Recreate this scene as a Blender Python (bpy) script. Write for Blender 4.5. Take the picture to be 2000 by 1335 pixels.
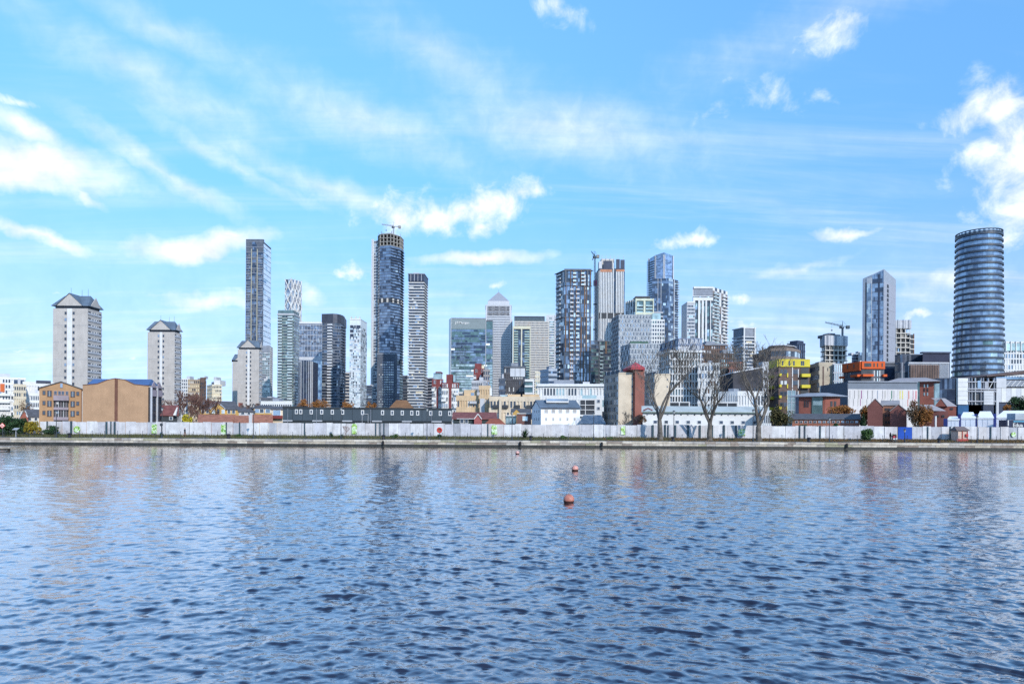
import bpy, bmesh, math, random
import numpy as np
from mathutils import Vector, Matrix

# ---------------------------------------------------------------- camera
F = 2000 * 24.0 / 36.0            # focal length in photograph pixels
CX, HY = 1000.0, 826.0            # optical axis in the photograph
ROLL = 0.006
CAM_Z = 4.0
scene = bpy.context.scene
for o in list(bpy.data.objects):
    bpy.data.objects.remove(o, do_unlink=True)
col = scene.collection
cam_d = bpy.data.cameras.new('camera')
cam = bpy.data.objects.new('camera', cam_d)
col.objects.link(cam)
scene.camera = cam
cam_d.sensor_width = 36.0
cam_d.lens = 24.0
cam_d.shift_y = (HY - 667.5) / 2000.0
cam_d.clip_start = 0.1
cam_d.clip_end = 20000
c_, s_ = math.cos(ROLL), math.sin(ROLL)
cam.matrix_world = Matrix(((c_, -s_, 0, 0), (0, 0, -1, 0), (s_, c_, 0, CAM_Z), (0, 0, 0, 1)))

# ---------------------------------------------------------------- sky, sun, exposure
SUN_EL, SUN_AZ = math.radians(30), math.radians(152)      # azimuth clockwise from +Y (view direction)
sun_dir = Vector((math.sin(SUN_AZ) * math.cos(SUN_EL), math.cos(SUN_AZ) * math.cos(SUN_EL), math.sin(SUN_EL)))
scene.view_settings.view_transform = 'Standard'
scene.view_settings.look = 'None'
scene.view_settings.exposure = 0.6
scene.view_settings.gamma = 1.0
scene.view_settings.use_curve_mapping = False
scene.render.engine = 'CYCLES'
scene.cycles.use_denoising = False
scene.cycles.max_bounces = 6
scene.cycles.caustics_reflective = False
scene.cycles.caustics_refractive = False
sl = bpy.data.lights.new('sun', 'SUN')
sl.energy = 2.7
sl.angle = math.radians(0.8)
sl.color = (1.0, 0.93, 0.84)
so = bpy.data.objects.new('sun', sl)
col.objects.link(so)
so.rotation_euler = sun_dir.to_track_quat('Z', 'Y').to_euler()

def node(nt, typ, ins=None, **kw):
    n = nt.nodes.new(typ)
    for k, v in kw.items():
        setattr(n, k, v)
    if ins:
        for k, v in ins.items():
            if hasattr(v, 'is_output'):
                nt.links.new(v, n.inputs[k])
            else:
                n.inputs[k].default_value = v
    return n
def M(nt, op, a, b=None, c=None, clamp=False):
    ins = {0: a}
    if b is not None: ins[1] = b
    if c is not None: ins[2] = c
    n = node(nt, 'ShaderNodeMath', ins, operation=op)
    n.use_clamp = clamp
    return n.outputs[0]

world = bpy.data.worlds.new('World')
scene.world = world
world.use_nodes = True
nt = world.node_tree
nt.nodes.clear()
sky = node(nt, 'ShaderNodeTexSky', sky_type='NISHITA')
sky.sun_disc = False
sky.sun_elevation = SUN_EL
sky.sun_rotation = SUN_AZ
sky.altitude = 10
sky.air_density = 1.0
sky.dust_density = 0.35
sky.ozone_density = 1.6
tc = node(nt, 'ShaderNodeTexCoord')
sep = node(nt, 'ShaderNodeSeparateXYZ', {0: tc.outputs['Generated']})
dx, dy, dz = sep.outputs
sv = node(nt, 'ShaderNodeCombineXYZ', {0: dx, 1: dy, 2: M(nt, 'MULTIPLY_ADD', M(nt, 'MAXIMUM', dz, 0.0), 0.10, 0.28)})
svn = node(nt, 'ShaderNodeVectorMath', {0: sv.outputs[0]}, operation='NORMALIZE')
nt.links.new(svn.outputs[0], sky.inputs[0])
az = M(nt, 'ARCTAN2', dx, dy)
el = M(nt, 'ARCSINE', dz)
# domain warp shared by all clouds
wn = node(nt, 'ShaderNodeTexNoise', {'Vector': tc.outputs['Generated'], 'Scale': 7.0, 'Detail': 3.0, 'Roughness': 0.6})
wsep = node(nt, 'ShaderNodeSeparateColor', {0: wn.outputs['Color']})
azw = M(nt, 'MULTIPLY_ADD', M(nt, 'SUBTRACT', wsep.outputs[0], 0.5), 0.09, az)
elw = M(nt, 'MULTIPLY_ADD', M(nt, 'SUBTRACT', wsep.outputs[1], 0.5), 0.05, el)

def px_dir(px, py):
    u, v = (px - CX) / F, (HY - py) / F
    x, z = u - ROLL * v, v + ROLL * u
    return math.atan2(x, 1), math.atan2(z, math.hypot(1, x))
wf2 = node(nt, 'ShaderNodeTexNoise', {'Vector': tc.outputs['Generated'], 'Scale': 38.0, 'Detail': 3.0, 'Roughness': 0.55})
ws2 = node(nt, 'ShaderNodeSeparateColor', {0: wf2.outputs['Color']})
azw = M(nt, 'MULTIPLY_ADD', M(nt, 'SUBTRACT', ws2.outputs[0], 0.5), 0.032, azw)
elw = M(nt, 'MULTIPLY_ADD', M(nt, 'SUBTRACT', ws2.outputs[1], 0.5), 0.020, elw)
cvec = node(nt, 'ShaderNodeCombineXYZ', {0: azw, 1: elw, 2: 0.0}).outputs[0]
def blob(px, py, w, h, ang, amp):
    a0, e0 = px_dir(px, py)
    sa = math.cos(a0)
    mp_ = node(nt, 'ShaderNodeMapping', {0: cvec, 1: (a0, e0, 0), 2: (0, 0, math.radians(ang)), 3: (w / F * sa ** 1.5, h / F * sa, 1)}, vector_type='TEXTURE')
    ln = node(nt, 'ShaderNodeVectorMath', {0: mp_.outputs[0]}, operation='LENGTH')
    return M(nt, 'MULTIPLY_ADD', ln.outputs['Value'], -amp, amp)
def field(lst):
    acc = None
    for b in lst:
        v = blob(*b)
        acc = v if acc is None else M(nt, 'MAXIMUM', acc, v)
    return acc
PUFF = [(775, 425, 110, 46, 0, .95), (850, 432, 110, 50, 0, .95), (935, 405, 140, 50, 20, .95), (1000, 372, 80, 36, 12, .85), (940, 450, 70, 30, 40, .7),
        (1625, 55, 84, 44, 15, .66), (1660, 40, 70, 34, 0, .55), (1345, 474, 80, 20, 3, .85), (1464, 581, 36, 18, 0, .62), (692, 529, 66, 22, 0, .85),
        (972, 561, 50, 16, 10, .7), (1800, 622, 100, 22, 0, .75), (1450, 634, 70, 16, 0, .7),
        (1950, 205, 140, 50, 14, .95), (1990, 300, 130, 160, 8, 1.0), (2010, 400, 130, 110, 0, .85),
        (28, 689, 66, 12, 0, .7), (105, 566, 32, 10, 0, .55), (1085, 10, 66, 24, -30, .55),
        (1500, 185, 80, 34, -20, .28), (1385, 218, 66, 22, 20, .30),
        (20, 203, 80, 12, -8, .6), (245, 700, 66, 11, 0, .5)]
WISP = [(60, 330, 300, 62, 3, 1.35), (20, 345, 200, 40, 0, 1.4), (60, 270, 200, 34, -22, .9), (390, 474, 190, 40, 13, 1.35), (450, 455, 90, 22, 8, 1.0), (60, 458, 190, 26, -16, 1.0),
        (1650, 455, 100, 13, 0, 1.05), (940, 508, 190, 22, 4, 1.1), (410, 580, 210, 34, 6, 1.0), (600, 575, 90, 30, -15, .8),
        (170, 380, 90, 14, -18, .8), (330, 340, 300, 34, -22, .66), (640, 370, 420, 46, -17, .66), (480, 330, 300, 30, -22, .6),
        (850, 110, 500, 84, -24, .52), (1100, 240, 440, 110, -14, .5), (250, 130, 560, 84, -18, .5), (300, 40, 300, 50, -12, .6),
        (700, 240, 480, 80, -16, .5), (1560, 520, 240, 30, 8, .6), (1850, 560, 260, 60, 10, .75), (1900, 630, 200, 40, 0, .8),
        (1600, 40, 600, 90, 12, .45), (80, 270, 120, 26, -24, .7)]
pn = node(nt, 'ShaderNodeTexNoise', {'Vector': tc.outputs['Generated'], 'Scale': 26.0, 'Detail': 6.0, 'Roughness': 0.6, 'Distortion': 0.3})
pf = M(nt, 'MULTIPLY_ADD', M(nt, 'SUBTRACT', pn.outputs[0], 0.48), 2.1, field(PUFF))
pd = node(nt, 'ShaderNodeMapRange', {0: pf, 1: 0.0, 2: 1.2, 3: 0.0, 4: 1.0}, interpolation_type='SMOOTHSTEP').outputs[0]
# streaky noise: high-altitude sheet, stretched along one direction of the cloud plane
zz = M(nt, 'ADD', M(nt, 'ABSOLUTE', dz), 0.10)
pv = node(nt, 'ShaderNodeCombineXYZ', {0: M(nt, 'DIVIDE', dx, zz), 1: M(nt, 'DIVIDE', dy, zz), 2: 0.0})
mp = node(nt, 'ShaderNodeMapping', {0: pv.outputs[0], 2: (0, 0, math.radians(-33)), 3: (0.35, 2.0, 1.0)})
sn = node(nt, 'ShaderNodeTexNoise', {'Vector': mp.outputs[0], 'Scale': 1.5, 'Detail': 6.0, 'Roughness': 0.6, 'Distortion': 0.6})
wf = M(nt, 'MULTIPLY_ADD', M(nt, 'SUBTRACT', sn.outputs[0], 0.5), 1.0, M(nt, 'MULTIPLY_ADD', M(nt, 'SUBTRACT', pn.outputs[0], 0.5), 0.35, field(WISP)))
wd = M(nt, 'MULTIPLY', node(nt, 'ShaderNodeMapRange', {0: wf, 1: -0.05, 2: 1.25, 3: 0.0, 4: 1.0}, interpolation_type='SMOOTHSTEP').outputs[0], 1.0)
thin = M(nt, 'MULTIPLY', node(nt, 'ShaderNodeMapRange', {0: sn.outputs[0], 1: 0.42, 2: 0.85, 3: 0.0, 4: 1.0}, interpolation_type='SMOOTHSTEP').outputs[0], 0.35)
low = node(nt, 'ShaderNodeMapRange', {0: dz, 1: 0.0, 2: 0.36, 3: 0.42, 4: 0.0}, interpolation_type='SMOOTHERSTEP').outputs[0]
dens = M(nt, 'MAXIMUM', M(nt, 'MAXIMUM', pd, wd), M(nt, 'ADD', thin, low), clamp=True)
tint = node(nt, 'ShaderNodeMix', {0: 1.0, 6: sky.outputs[0], 7: (0.60, 0.98, 1.22, 1)}, data_type='RGBA', blend_type='MULTIPLY')
cshade = node(nt, 'ShaderNodeMapRange', {0: pn.outputs[0], 1: 0.3, 2: 0.75, 3: 4.6, 4: 6.3}).outputs[0]
ccol = node(nt, 'ShaderNodeCombineColor', {0: M(nt, 'MULTIPLY', cshade, 0.95), 1: M(nt, 'MULTIPLY', cshade, 0.995), 2: M(nt, 'MULTIPLY', cshade, 1.06)})
cm = node(nt, 'ShaderNodeMix', {0: dens, 6: tint.outputs[2], 7: ccol.outputs[0]}, data_type='RGBA')
world.cycles.sampling_method = 'MANUAL'
world.cycles.sample_map_resolution = 512
bg = node(nt, 'ShaderNodeBackground', {0: cm.outputs[2], 1: 0.14})
wo = node(nt, 'ShaderNodeOutputWorld', {0: bg.outputs[0]})

# ---------------------------------------------------------------- helpers
def PX(px, D, py=800):                     # world X of a photograph column at depth D
    return D * ((px - CX) / F - ROLL * (HY - py) / F)
def PZ(px, py, D):                         # world Z of a photograph point at depth D
    return CAM_Z + D * ((HY - py) / F + ROLL * (px - CX) / F)
GZ = 1.35                                  # ground level behind the hoarding
QZ = 1.1                                   # top of the quay
QD = 113.0                                 # quay face

MATS = {}
def mat(name, c, rough=0.8, var=0.12, scale=0.35, metal=0.0, spec=0.3, fine=None, bump=0.0, streak=0.0):
    if name in MATS: return MATS[name]
    m = bpy.data.materials.new(name); m.use_nodes = True
    t = m.node_tree; b = t.nodes['Principled BSDF']
    b.inputs['Roughness'].default_value = rough
    b.inputs['Metallic'].default_value = metal
    b.inputs['Specular IOR Level'].default_value = spec
    g = node(t, 'ShaderNodeNewGeometry')
    n1 = node(t, 'ShaderNodeTexNoise', {'Vector': g.outputs['Position'], 'Scale': scale, 'Detail': 6.0, 'Roughness': 0.65})
    v = n1.outputs[0]
    if streak:
        mp_ = node(t, 'ShaderNodeMapping', {0: g.outputs['Position'], 3: (1.3, 1.3, 0.08)})
        n2 = node(t, 'ShaderNodeTexNoise', {'Vector': mp_.outputs[0], 'Scale': 1.1, 'Detail': 5.0, 'Roughness': 0.7})
        v = M(t, 'MULTIPLY_ADD', M(t, 'SUBTRACT', n2.outputs[0], 0.5), streak, v)
    lo = [max(0, x * (1 - var * 2.2)) for x in c]; hi = [min(1, x * (1 + var * 2.2)) for x in c]
    mr = node(t, 'ShaderNodeMapRange', {0: v, 1: 0.25, 2: 0.75})
    mx = node(t, 'ShaderNodeMix', {0: mr.outputs[0], 6: (*lo, 1), 7: (*hi, 1)}, data_type='RGBA')
    t.links.new(mx.outputs[2], b.inputs['Base Color'])
    if bump:
        nb = node(t, 'ShaderNodeTexNoise', {'Vector': g.outputs['Position'], 'Scale': fine or 8.0, 'Detail': 4.0})
        bp = node(t, 'ShaderNodeBump', {'Strength': bump, 'Distance': 0.05, 'Height': nb.outputs[0]})
        t.links.new(bp.outputs[0], b.inputs['Normal'])
    MATS[name] = m
    return m
def glass(name, c, metal=0.55, rough=0.12, var=0.25, wob=0.02, scale=0.25):
    if name in MATS: return MATS[name]
    m = mat(name, c, rough=rough, var=var, scale=scale, metal=metal, spec=0.6)
    t = m.node_tree; b = t.nodes['Principled BSDF']
    g = node(t, 'ShaderNodeNewGeometry')
    nb = node(t, 'ShaderNodeTexNoise', {'Vector': g.outputs['Position'], 'Scale': 0.22, 'Detail': 2.0})
    bp = node(t, 'ShaderNodeBump', {'Strength': 0.35, 'Distance': wob * 12, 'Height': nb.outputs[0]})
    t.links.new(bp.outputs[0], b.inputs['Normal'])
    return m

class MB:
    def __init__(s): s.v = []; s.f = []
    def poly(s, pts):
        k = len(s.v); s.v += [tuple(p) for p in pts]; s.f.append(tuple(range(k, k + len(pts))))
    def box(s, x0, x1, y0, y1, z0, z1):
        k = len(s.v)
        s.v += [(x0, y0, z0), (x1, y0, z0), (x1, y1, z0), (x0, y1, z0), (x0, y0, z1), (x1, y0, z1), (x1, y1, z1), (x0, y1, z1)]
        s.f += [tuple(k + i for i in q) for q in ((0, 3, 2, 1), (4, 5, 6, 7), (0, 1, 5, 4), (1, 2, 6, 5), (2, 3, 7, 6), (3, 0, 4, 7))]
    def prism(s, pts, z0, z1):             # pts 2-D counter-clockwise; z1 may be a list (sloping top)
        n = len(pts); k = len(s.v)
        zt = z1 if isinstance(z1, (list, tuple)) else [z1] * n
        zb = z0 if isinstance(z0, (list, tuple)) else [z0] * n
        s.v += [(p[0], p[1], zb[i]) for i, p in enumerate(pts)] + [(p[0], p[1], zt[i]) for i, p in enumerate(pts)]
        for i in range(n):
            j = (i + 1) % n
            s.f.append((k + i, k + j, k + n + j, k + n + i))
        s.f.append(tuple(k + n + i for i in range(n))); s.f.append(tuple(k + n - 1 - i for i in range(n)))
    def tube(s, p, q, r0, r1, n=6):
        p, q = Vector(p), Vector(q); d = (q - p)
        if d.length < 1e-6: return
        d.normalize(); a = d.orthogonal().normalized(); b = d.cross(a); k = len(s.v)
        for c, r in ((p, r0), (q, r1)):
            for i in range(n):
                t = 2 * math.pi * i / n
                s.v.append(tuple(c + a * (r * math.cos(t)) + b * (r * math.sin(t))))
        for i in range(n):
            j = (i + 1) % n
            s.f.append((k + i, k + j, k + n + j, k + n + i))
        s.f.append(tuple(k + n - 1 - i for i in range(n))); s.f.append(tuple(k + n + i for i in range(n)))
    def lathe(s, c, prof, n=16):           # prof: [(r, z)]
        k = len(s.v)
        for r, z in prof:
            for i in range(n):
                t = 2 * math.pi * i / n
                s.v.append((c[0] + r * math.cos(t), c[1] + r * math.sin(t), c[2] + z))
        for a in range(len(prof) - 1):
            for i in range(n):
                j = (i + 1) % n
                s.f.append((k + a * n + i, k + a * n + j, k + (a + 1) * n + j, k + (a + 1) * n + i))
        s.f.append(tuple(k + n - 1 - i for i in range(n)))
        s.f.append(tuple(k + (len(prof) - 1) * n + i for i in range(n)))
    def build(s, name, m, parent=None, loc=None, smooth=False):
        loc = Vector(loc) if loc is not None else (parent['_w'] if False else Vector((0, 0, 0)))
        me = bpy.data.meshes.new(name)
        me.from_pydata([(x - loc[0], y - loc[1], z - loc[2]) for x, y, z in s.v], [], s.f)
        me.materials.append(m)
        if smooth: me.polygons.foreach_set('use_smooth', [True] * len(me.polygons))
        o = bpy.data.objects.new(name, me); col.objects.link(o)
        if parent is not None: o.parent = parent
        else: o.location = loc
        return o
def tag(o, label=None, cat=None, group=None, kind=None):
    if label: o['label'] = label
    if cat: o['category'] = cat
    if group: o['group'] = group
    if kind: o['kind'] = kind
    return o

UNIT = {}
def unit(m):
    if m.name not in UNIT:
        b = MB(); b.box(-.5, .5, -.5, .5, -.5, .5)
        me = bpy.data.meshes.new('block'); me.from_pydata(b.v, [], b.f); me.materials.append(m)
        UNIT[m.name] = me
    return UNIT[m.name]

STUFF = {'panes', 'window_strips', 'lit_panes', 'blinds', 'frames', 'mullions', 'lattice', 'twigs', 'leaves', 'railings', 'pane_grid', 'fins', 'ledges'}
MULTI = {'gable', 'chimney', 'bargeboard', 'window_arch', 'brace', 'coping', 'wall_coping', 'gable_wing', 'crown_slab', 'hoist_tie', 'side_gable', 'roof_edge', 'arched_end', 'rooflight', 'crown', 'limb', 'stone', 'plank', 'pile', 'wheel', 'hook', 'post', 'arch'}
def islands(b):
    par = list(range(len(b.v)))
    def find(i):
        while par[i] != i:
            par[i] = par[par[i]]; i = par[i]
        return i
    for f in b.f:
        r = find(f[0])
        for i in f[1:]: par[find(i)] = r
    out = {}
    for f in b.f:
        q, mp = out.setdefault(find(f[0]), (MB(), {}))
        idx = []
        for i in f:
            if i not in mp: mp[i] = len(q.v); q.v.append(b.v[i])
            idx.append(mp[i])
        q.f.append(tuple(idx))
    return [q for q, _ in out.values()]
class Thing:
    def __init__(s, name, label, cat, loc, group=None):
        s.o = bpy.data.objects.new(name, None); col.objects.link(s.o)
        s.loc = Vector(loc); s.o.location = s.loc; s.o.empty_display_size = 0.5
        tag(s.o, label, cat, group); s.b = {}; s.n = {}
    def mb(s, part, m):
        return s.b.setdefault((part, m.name), MB())
    def box(s, part, m, c, size, ang=0.0, parent=None):
        if s.n.get(part, 0) >= 300:
            b = s.mb('ledges', m); hx, hy, hz = [x / 2 for x in size]; k = len(b.v); ca, sa = math.cos(ang), math.sin(ang)
            t = MB(); t.box(-hx, hx, -hy, hy, -hz, hz)
            b.v += [(c[0] + x * ca - y * sa, c[1] + x * sa + y * ca, c[2] + z) for x, y, z in t.v]
            b.f += [tuple(k + i for i in q) for q in t.f]
            return None
        s.n[part] = s.n.get(part, 0) + 1
        o = bpy.data.objects.new(part, unit(m)); col.objects.link(o)
        o.parent = s.o if parent is None else parent
        base = s.loc
        o.location = Vector(c) - base; o.scale = size; o.rotation_euler = (0, 0, ang)
        return o
    def done(s):
        for (part, mn), b in s.b.items():
            if not b.v: continue
            for q in (islands(b) if part in MULTI else [b]):
                o = q.build(part, MATS[mn], parent=s.o, loc=s.loc)
                if part in STUFF: o['kind'] = 'stuff'
        return s.o
# ---------------------------------------------------------------- water
def make_water():
    m = bpy.data.materials.new('dock_water'); m.use_nodes = True
    t = m.node_tree; b = t.nodes['Principled BSDF']
    t.nodes.remove(b)
    out = [n for n in t.nodes if n.type == 'OUTPUT_MATERIAL'][0]
    body = node(t, 'ShaderNodeBsdfDiffuse', {'Color': (0.018, 0.026, 0.050, 1)})
    gl = node(t, 'ShaderNodeBsdfGlossy', {'Color': (0.96, 0.92, 0.90, 1), 'Roughness': 0.02})
    fr = node(t, 'ShaderNodeLayerWeight', {'Blend': 0.5})
    refl = M(t, 'MULTIPLY', M(t, 'POWER', fr.outputs['Facing'], 2.3), 1.15, clamp=True)      # steep rise of reflection towards grazing view
    mix = node(t, 'ShaderNodeMixShader', {0: refl, 1: body.outputs[0], 2: gl.outputs[0]})
    t.links.new(mix.outputs[0], out.inputs['Surface'])
    g = node(t, 'ShaderNodeNewGeometry')
    mp1 = node(t, 'ShaderNodeMapping', {0: g.outputs['Position'], 2: (0, 0, math.radians(16)), 3: (0.75, 1.5, 1)})
    n1 = node(t, 'ShaderNodeTexNoise', {'Vector': mp1.outputs[0], 'Scale': 4.2, 'Detail': 3.0, 'Roughness': 0.55, 'Distortion': 0.2})
    mp2 = node(t, 'ShaderNodeMapping', {0: g.outputs['Position'], 2: (0, 0, math.radians(-22)), 3: (0.8, 1.3, 1)})
    n2 = node(t, 'ShaderNodeTexNoise', {'Vector': mp2.outputs[0], 'Scale': 15.0, 'Detail': 3.0, 'Roughness': 0.5})
    h = M(t, 'MULTIPLY_ADD', n2.outputs[0], 0.12, n1.outputs[0])
    bp = node(t, 'ShaderNodeBump', {'Strength': 0.35, 'Distance': 0.04, 'Height': h})
    for n in (body, gl, fr): t.links.new(bp.outputs[0], n.inputs['Normal'])
    step = 0.0032
    fa = math.radians(52)
    th = np.concatenate([np.arange(-math.pi, -fa, 0.12), np.arange(-fa, fa, step), np.arange(fa, math.pi, 0.12), [math.pi]])
    rr = np.concatenate([[0.0, 2.0], 4.0 * np.exp(np.arange(0, math.log(150 / 4.0), step * 1.15)), [220, 420]])
    R_, T_ = np.meshgrid(rr, th, indexing='ij')
    X = R_ * np.sin(T_); Y = R_ * np.cos(T_)
    rng = np.random.default_rng(5)
    Z = np.zeros_like(X)
    sp = np.where(np.abs(T_) < fa, np.maximum(R_ * step, 0.02), 3.0)
    nw = 140
    lam = 0.145 * (1.6 / 0.145) ** rng.random(nw)
    ang = math.radians(255) + rng.normal(0, 0.72, nw)       # wind comes from the far left, runs towards the viewer
    ph = rng.random(nw) * 2 * math.pi
    env = 0.85 + 0.30 * np.sin(X * 0.045 + 1.0) * np.sin(Y * 0.06 + X * 0.02) + 0.16 * np.sin(X * 0.16 - Y * 0.10) * np.sin(Y * 0.21 + 0.7)
    for i in range(nw):
        k = 2 * math.pi / lam[i]
        slope = 0.0215 * (lam[i] / 0.32) ** (0.3 if lam[i] < 0.32 else -0.6)
        a = slope / k
        fade = np.clip((lam[i] / sp - 2.0) / 2.5, 0, 1)
        q = k * (X * math.cos(ang[i]) + Y * math.sin(ang[i])) + ph[i]
        Z += a * fade * (np.sin(q) - 0.25 * np.cos(2 * q))
    Z = Z * env * 1.25
    lean = 1.9                                              # crests lean over towards the lee, steep faces towards the viewer
    X = X + lean * Z * math.cos(math.radians(255)); Y = Y + lean * Z * math.sin(math.radians(255))
    nr, nt_ = X.shape
    co = np.stack([X, Y, Z], -1).reshape(-1, 3)
    idx = np.arange(nr * nt_).reshape(nr, nt_)
    q = np.stack([idx[:-1, :-1], idx[:-1, 1:], idx[1:, 1:], idx[1:, :-1]], -1).reshape(-1, 4)
    me = bpy.data.meshes.new('water')
    me.vertices.add(len(co)); me.vertices.foreach_set('co', co.astype(np.float32).ravel())
    me.loops.add(q.size); me.loops.foreach_set('vertex_index', q.astype(np.int32).ravel())
    me.polygons.add(len(q)); me.polygons.foreach_set('loop_start', np.arange(0, q.size, 4, dtype=np.int32))
    me.polygons.foreach_set('use_smooth', np.ones(len(q), dtype=bool))
    me.update(calc_edges=True); me.validate()
    me.materials.append(m)
    o = bpy.data.objects.new('water', me); col.objects.link(o)
    return tag(o, 'rippled blue grey dock water', kind='structure')
make_water()

# ---------------------------------------------------------------- ground and quay
def make_ground():
    b = MB()
    rows = [(QD + 0.4, QZ - .12), (QD + 1.7, QZ - 0.004), (QD + 4.5, QZ + .02), (QD + 7.5, GZ - .08), (QD + 9.5, GZ), (400, GZ), (1500, GZ), (9000, GZ)]
    xs = [-9000, -1500, -300, 300, 1500, 9000]
    for i in range(len(rows) - 1):
        for j in range(len(xs) - 1):
            (y0, z0), (y1, z1) = rows[i], rows[i + 1]
            b.poly([(xs[j], y0, z0), (xs[j + 1], y0, z0), (xs[j + 1], y1, z1), (xs[j], y1, z1)])
    m = mat('ground_soil', (0.11, 0.10, 0.085), rough=0.95, var=0.25, scale=0.6)
    return tag(b.build('ground', m), 'bare ground behind the quay', kind='structure')
make_ground()
# ---------------------------------------------------------------- building kit
RND = random.Random(11)
def offset(poly, d):
    n = len(poly); out = []
    for i in range(n):
        a, b, c = Vector(poly[i - 1]), Vector(poly[i]), Vector(poly[(i + 1) % n])
        t1 = (b - a).normalized(); t2 = (c - b).normalized()
        n1 = Vector((t1.y, -t1.x)); n2 = Vector((t2.y, -t2.x))
        k = (n1 + n2); q = k.dot(n1)
        out.append(tuple(b + k * (d / max(q, 0.35))))
    return out
class Face:
    def __init__(s, T, A, B):
        s.T = T; s.A = Vector(A); s.B = Vector(B); s.W = (s.B - s.A).length
        s.t = (s.B - s.A) / s.W; s.n = Vector((s.t.y, -s.t.x)); s.ang = math.atan2(s.t.y, s.t.x)
    def upx(s, px):                        # fraction along the face where photograph column px meets it
        a = Vector(((px - CX) / F, 1)); k = s.A.dot(s.n) / a.dot(s.n)
        return (a * k - s.A).dot(s.t) / s.W
    def pt(s, u, d=0.0):
        p = s.A + s.t * (u * s.W) + s.n * d
        return p
    def box(s, part, m, u0, u1, z0, z1, d0=-.1, d1=.3, parent=None):
        p = s.pt((u0 + u1) / 2, (d0 + d1) / 2)
        return s.T.box(part, m, (p.x, p.y, (z0 + z1) / 2), ((u1 - u0) * s.W, d1 - d0, z1 - z0), s.ang, parent)
    def quad(s, part, m, u0, u1, z0, z1, d=.05):
        a, b = s.pt(u0, d), s.pt(u1, d)
        s.T.mb(part, m).poly([(a.x, a.y, z0), (b.x, b.y, z0), (b.x, b.y, z1), (a.x, a.y, z1)])
    def win(s, u, z, w, h, fm, gm, dep=.14, part='window', inner=(.76, .82)):
        du = w / s.W / 2
        o = s.box(part, fm, u - du, u + du, z - h / 2, z + h / 2, -.05, dep)
        if o is not None:
            p = bpy.data.objects.new('pane', unit(gm)); col.objects.link(p); p.parent = o
            p.scale = (inner[0], 1.12, inner[1])
        return o
def pick(pal):
    r = RND.random() * sum(w for _, w in pal)
    for m, w in pal:
        r -= w
        if r <= 0: return m
    return pal[-1][0]
def wpts(pts, py=720): return [(PX(x, D, py), D) for x, D in pts]
def perp(D, xb, xc): return D * (xb - CX) / (xc - CX)
def fc(xa, xb, D):                          # two front corners of a building that faces the viewer squarely
    c = Vector(((((xa + xb) / 2) - CX) / F * D, D)); r = c.normalized(); out = []
    for x in (xa, xb):
        a = Vector(((x - CX) / F, 1)); out.append((x, c.dot(r) / a.dot(r)))
    return out
def complete(P, depth=None, radial=False):
    P = [Vector(p) for p in P]
    if len(P) == 2:
        t = (P[1] - P[0]).normalized(); aw = Vector((-t.y, t.x)); d = depth or max(9.0, (P[1] - P[0]).length * .8)
        if radial: P += [P[1] * (1 + d / P[1].y), P[0] * (1 + d / P[0].y)]
        else: P += [P[1] + aw * d, P[0] + aw * d]
    elif len(P) == 3:
        P.append(P[0] + P[2] - P[1])
    return [tuple(p) for p in P]
def bldg(name, label, pts, top, core, depth=None, z0=None, cat='building', group=None, part='wall', ref=None, yref=720):
    far = True
    if len(pts) == 2 and pts[0][1] == pts[1][1] and pts[0][1] <= 262 and abs(pts[1][0] - pts[0][0]) < 200:
        pts = fc(pts[0][0], pts[1][0], pts[0][1]); far = False
    P = wpts(pts, yref); poly = complete(P, depth, radial=far)
    k = ref if ref is not None else min(range(len(pts)), key=lambda i: pts[i][1])
    zt = PZ(pts[k][0], top, pts[k][1]); z0 = GZ - .3 if z0 is None else z0
    T = Thing(name, label, cat, (sum(p[0] for p in poly) / len(poly), sum(p[1] for p in poly) / len(poly), GZ), group)
    T.mb(part, core).prism(poly, z0, zt)
    T.poly = poly; T.zt = zt; T.z0 = z0; T.faces = [Face(T, poly[i], poly[i + 1]) for i in range(len(pts) - 1)]
    T.zp = lambda py, k=k: PZ(pts[k][0], py, pts[k][1])
    T.up = lambda px, i=0: ((PX(px, pts[i][1], yref) - T.faces[i].A.x) / (T.faces[i].B.x - T.faces[i].A.x))
    return T
def bands(T, m, z0, z1, nf, h, d=.3, part='floor_band', poly=None, skip=()):
    b = MB(); b.prism(offset(poly or T.poly, d), -h / 2, h / 2)
    me = bpy.data.meshes.new(part)
    me.from_pydata([(x - T.loc.x, y - T.loc.y, z) for x, y, z in b.v], [], b.f); me.materials.append(m)
    H = (z1 - z0) / nf
    for i in range(nf + 1):
        if i in skip: continue
        o = bpy.data.objects.new(part, me); col.objects.link(o); o.parent = T.o
        o.location = (0, 0, z0 + i * H - T.loc.z)
def panes(f, pal, z0, z1, nf, nb, u0=0.0, u1=1.0, d=.05, mx=.0, mz=.0, part='panes', prob=1.0, jit=0.0):
    H = (z1 - z0) / nf; w = (u1 - u0) / nb
    for i in range(nf):
        cur = None
        for j in range(nb):
            if RND.random() > prob: continue
            if cur is None or RND.random() > .42: cur = pick(pal)
            q = (RND.random() - .5) * jit * w
            f.quad(part, cur, u0 + (j + mx) * w + q, u0 + (j + 1 - mx) * w + q, z0 + (i + mz) * H, z0 + (i + 1 - mz) * H, d)
def piers(f, m, z0, z1, nb, w, u0=0.0, u1=1.0, d=.36, part='pier', ends=True):
    for j in range(nb + 1):
        if not ends and j in (0, nb): continue
        u = u0 + (u1 - u0) * j / nb; du = min(w, .38 * f.W * (u1 - u0) / nb) / f.W / 2
        f.box(part, m, max(0, u - du), min(1, u + du), z0, z1, -.1, d)
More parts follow.
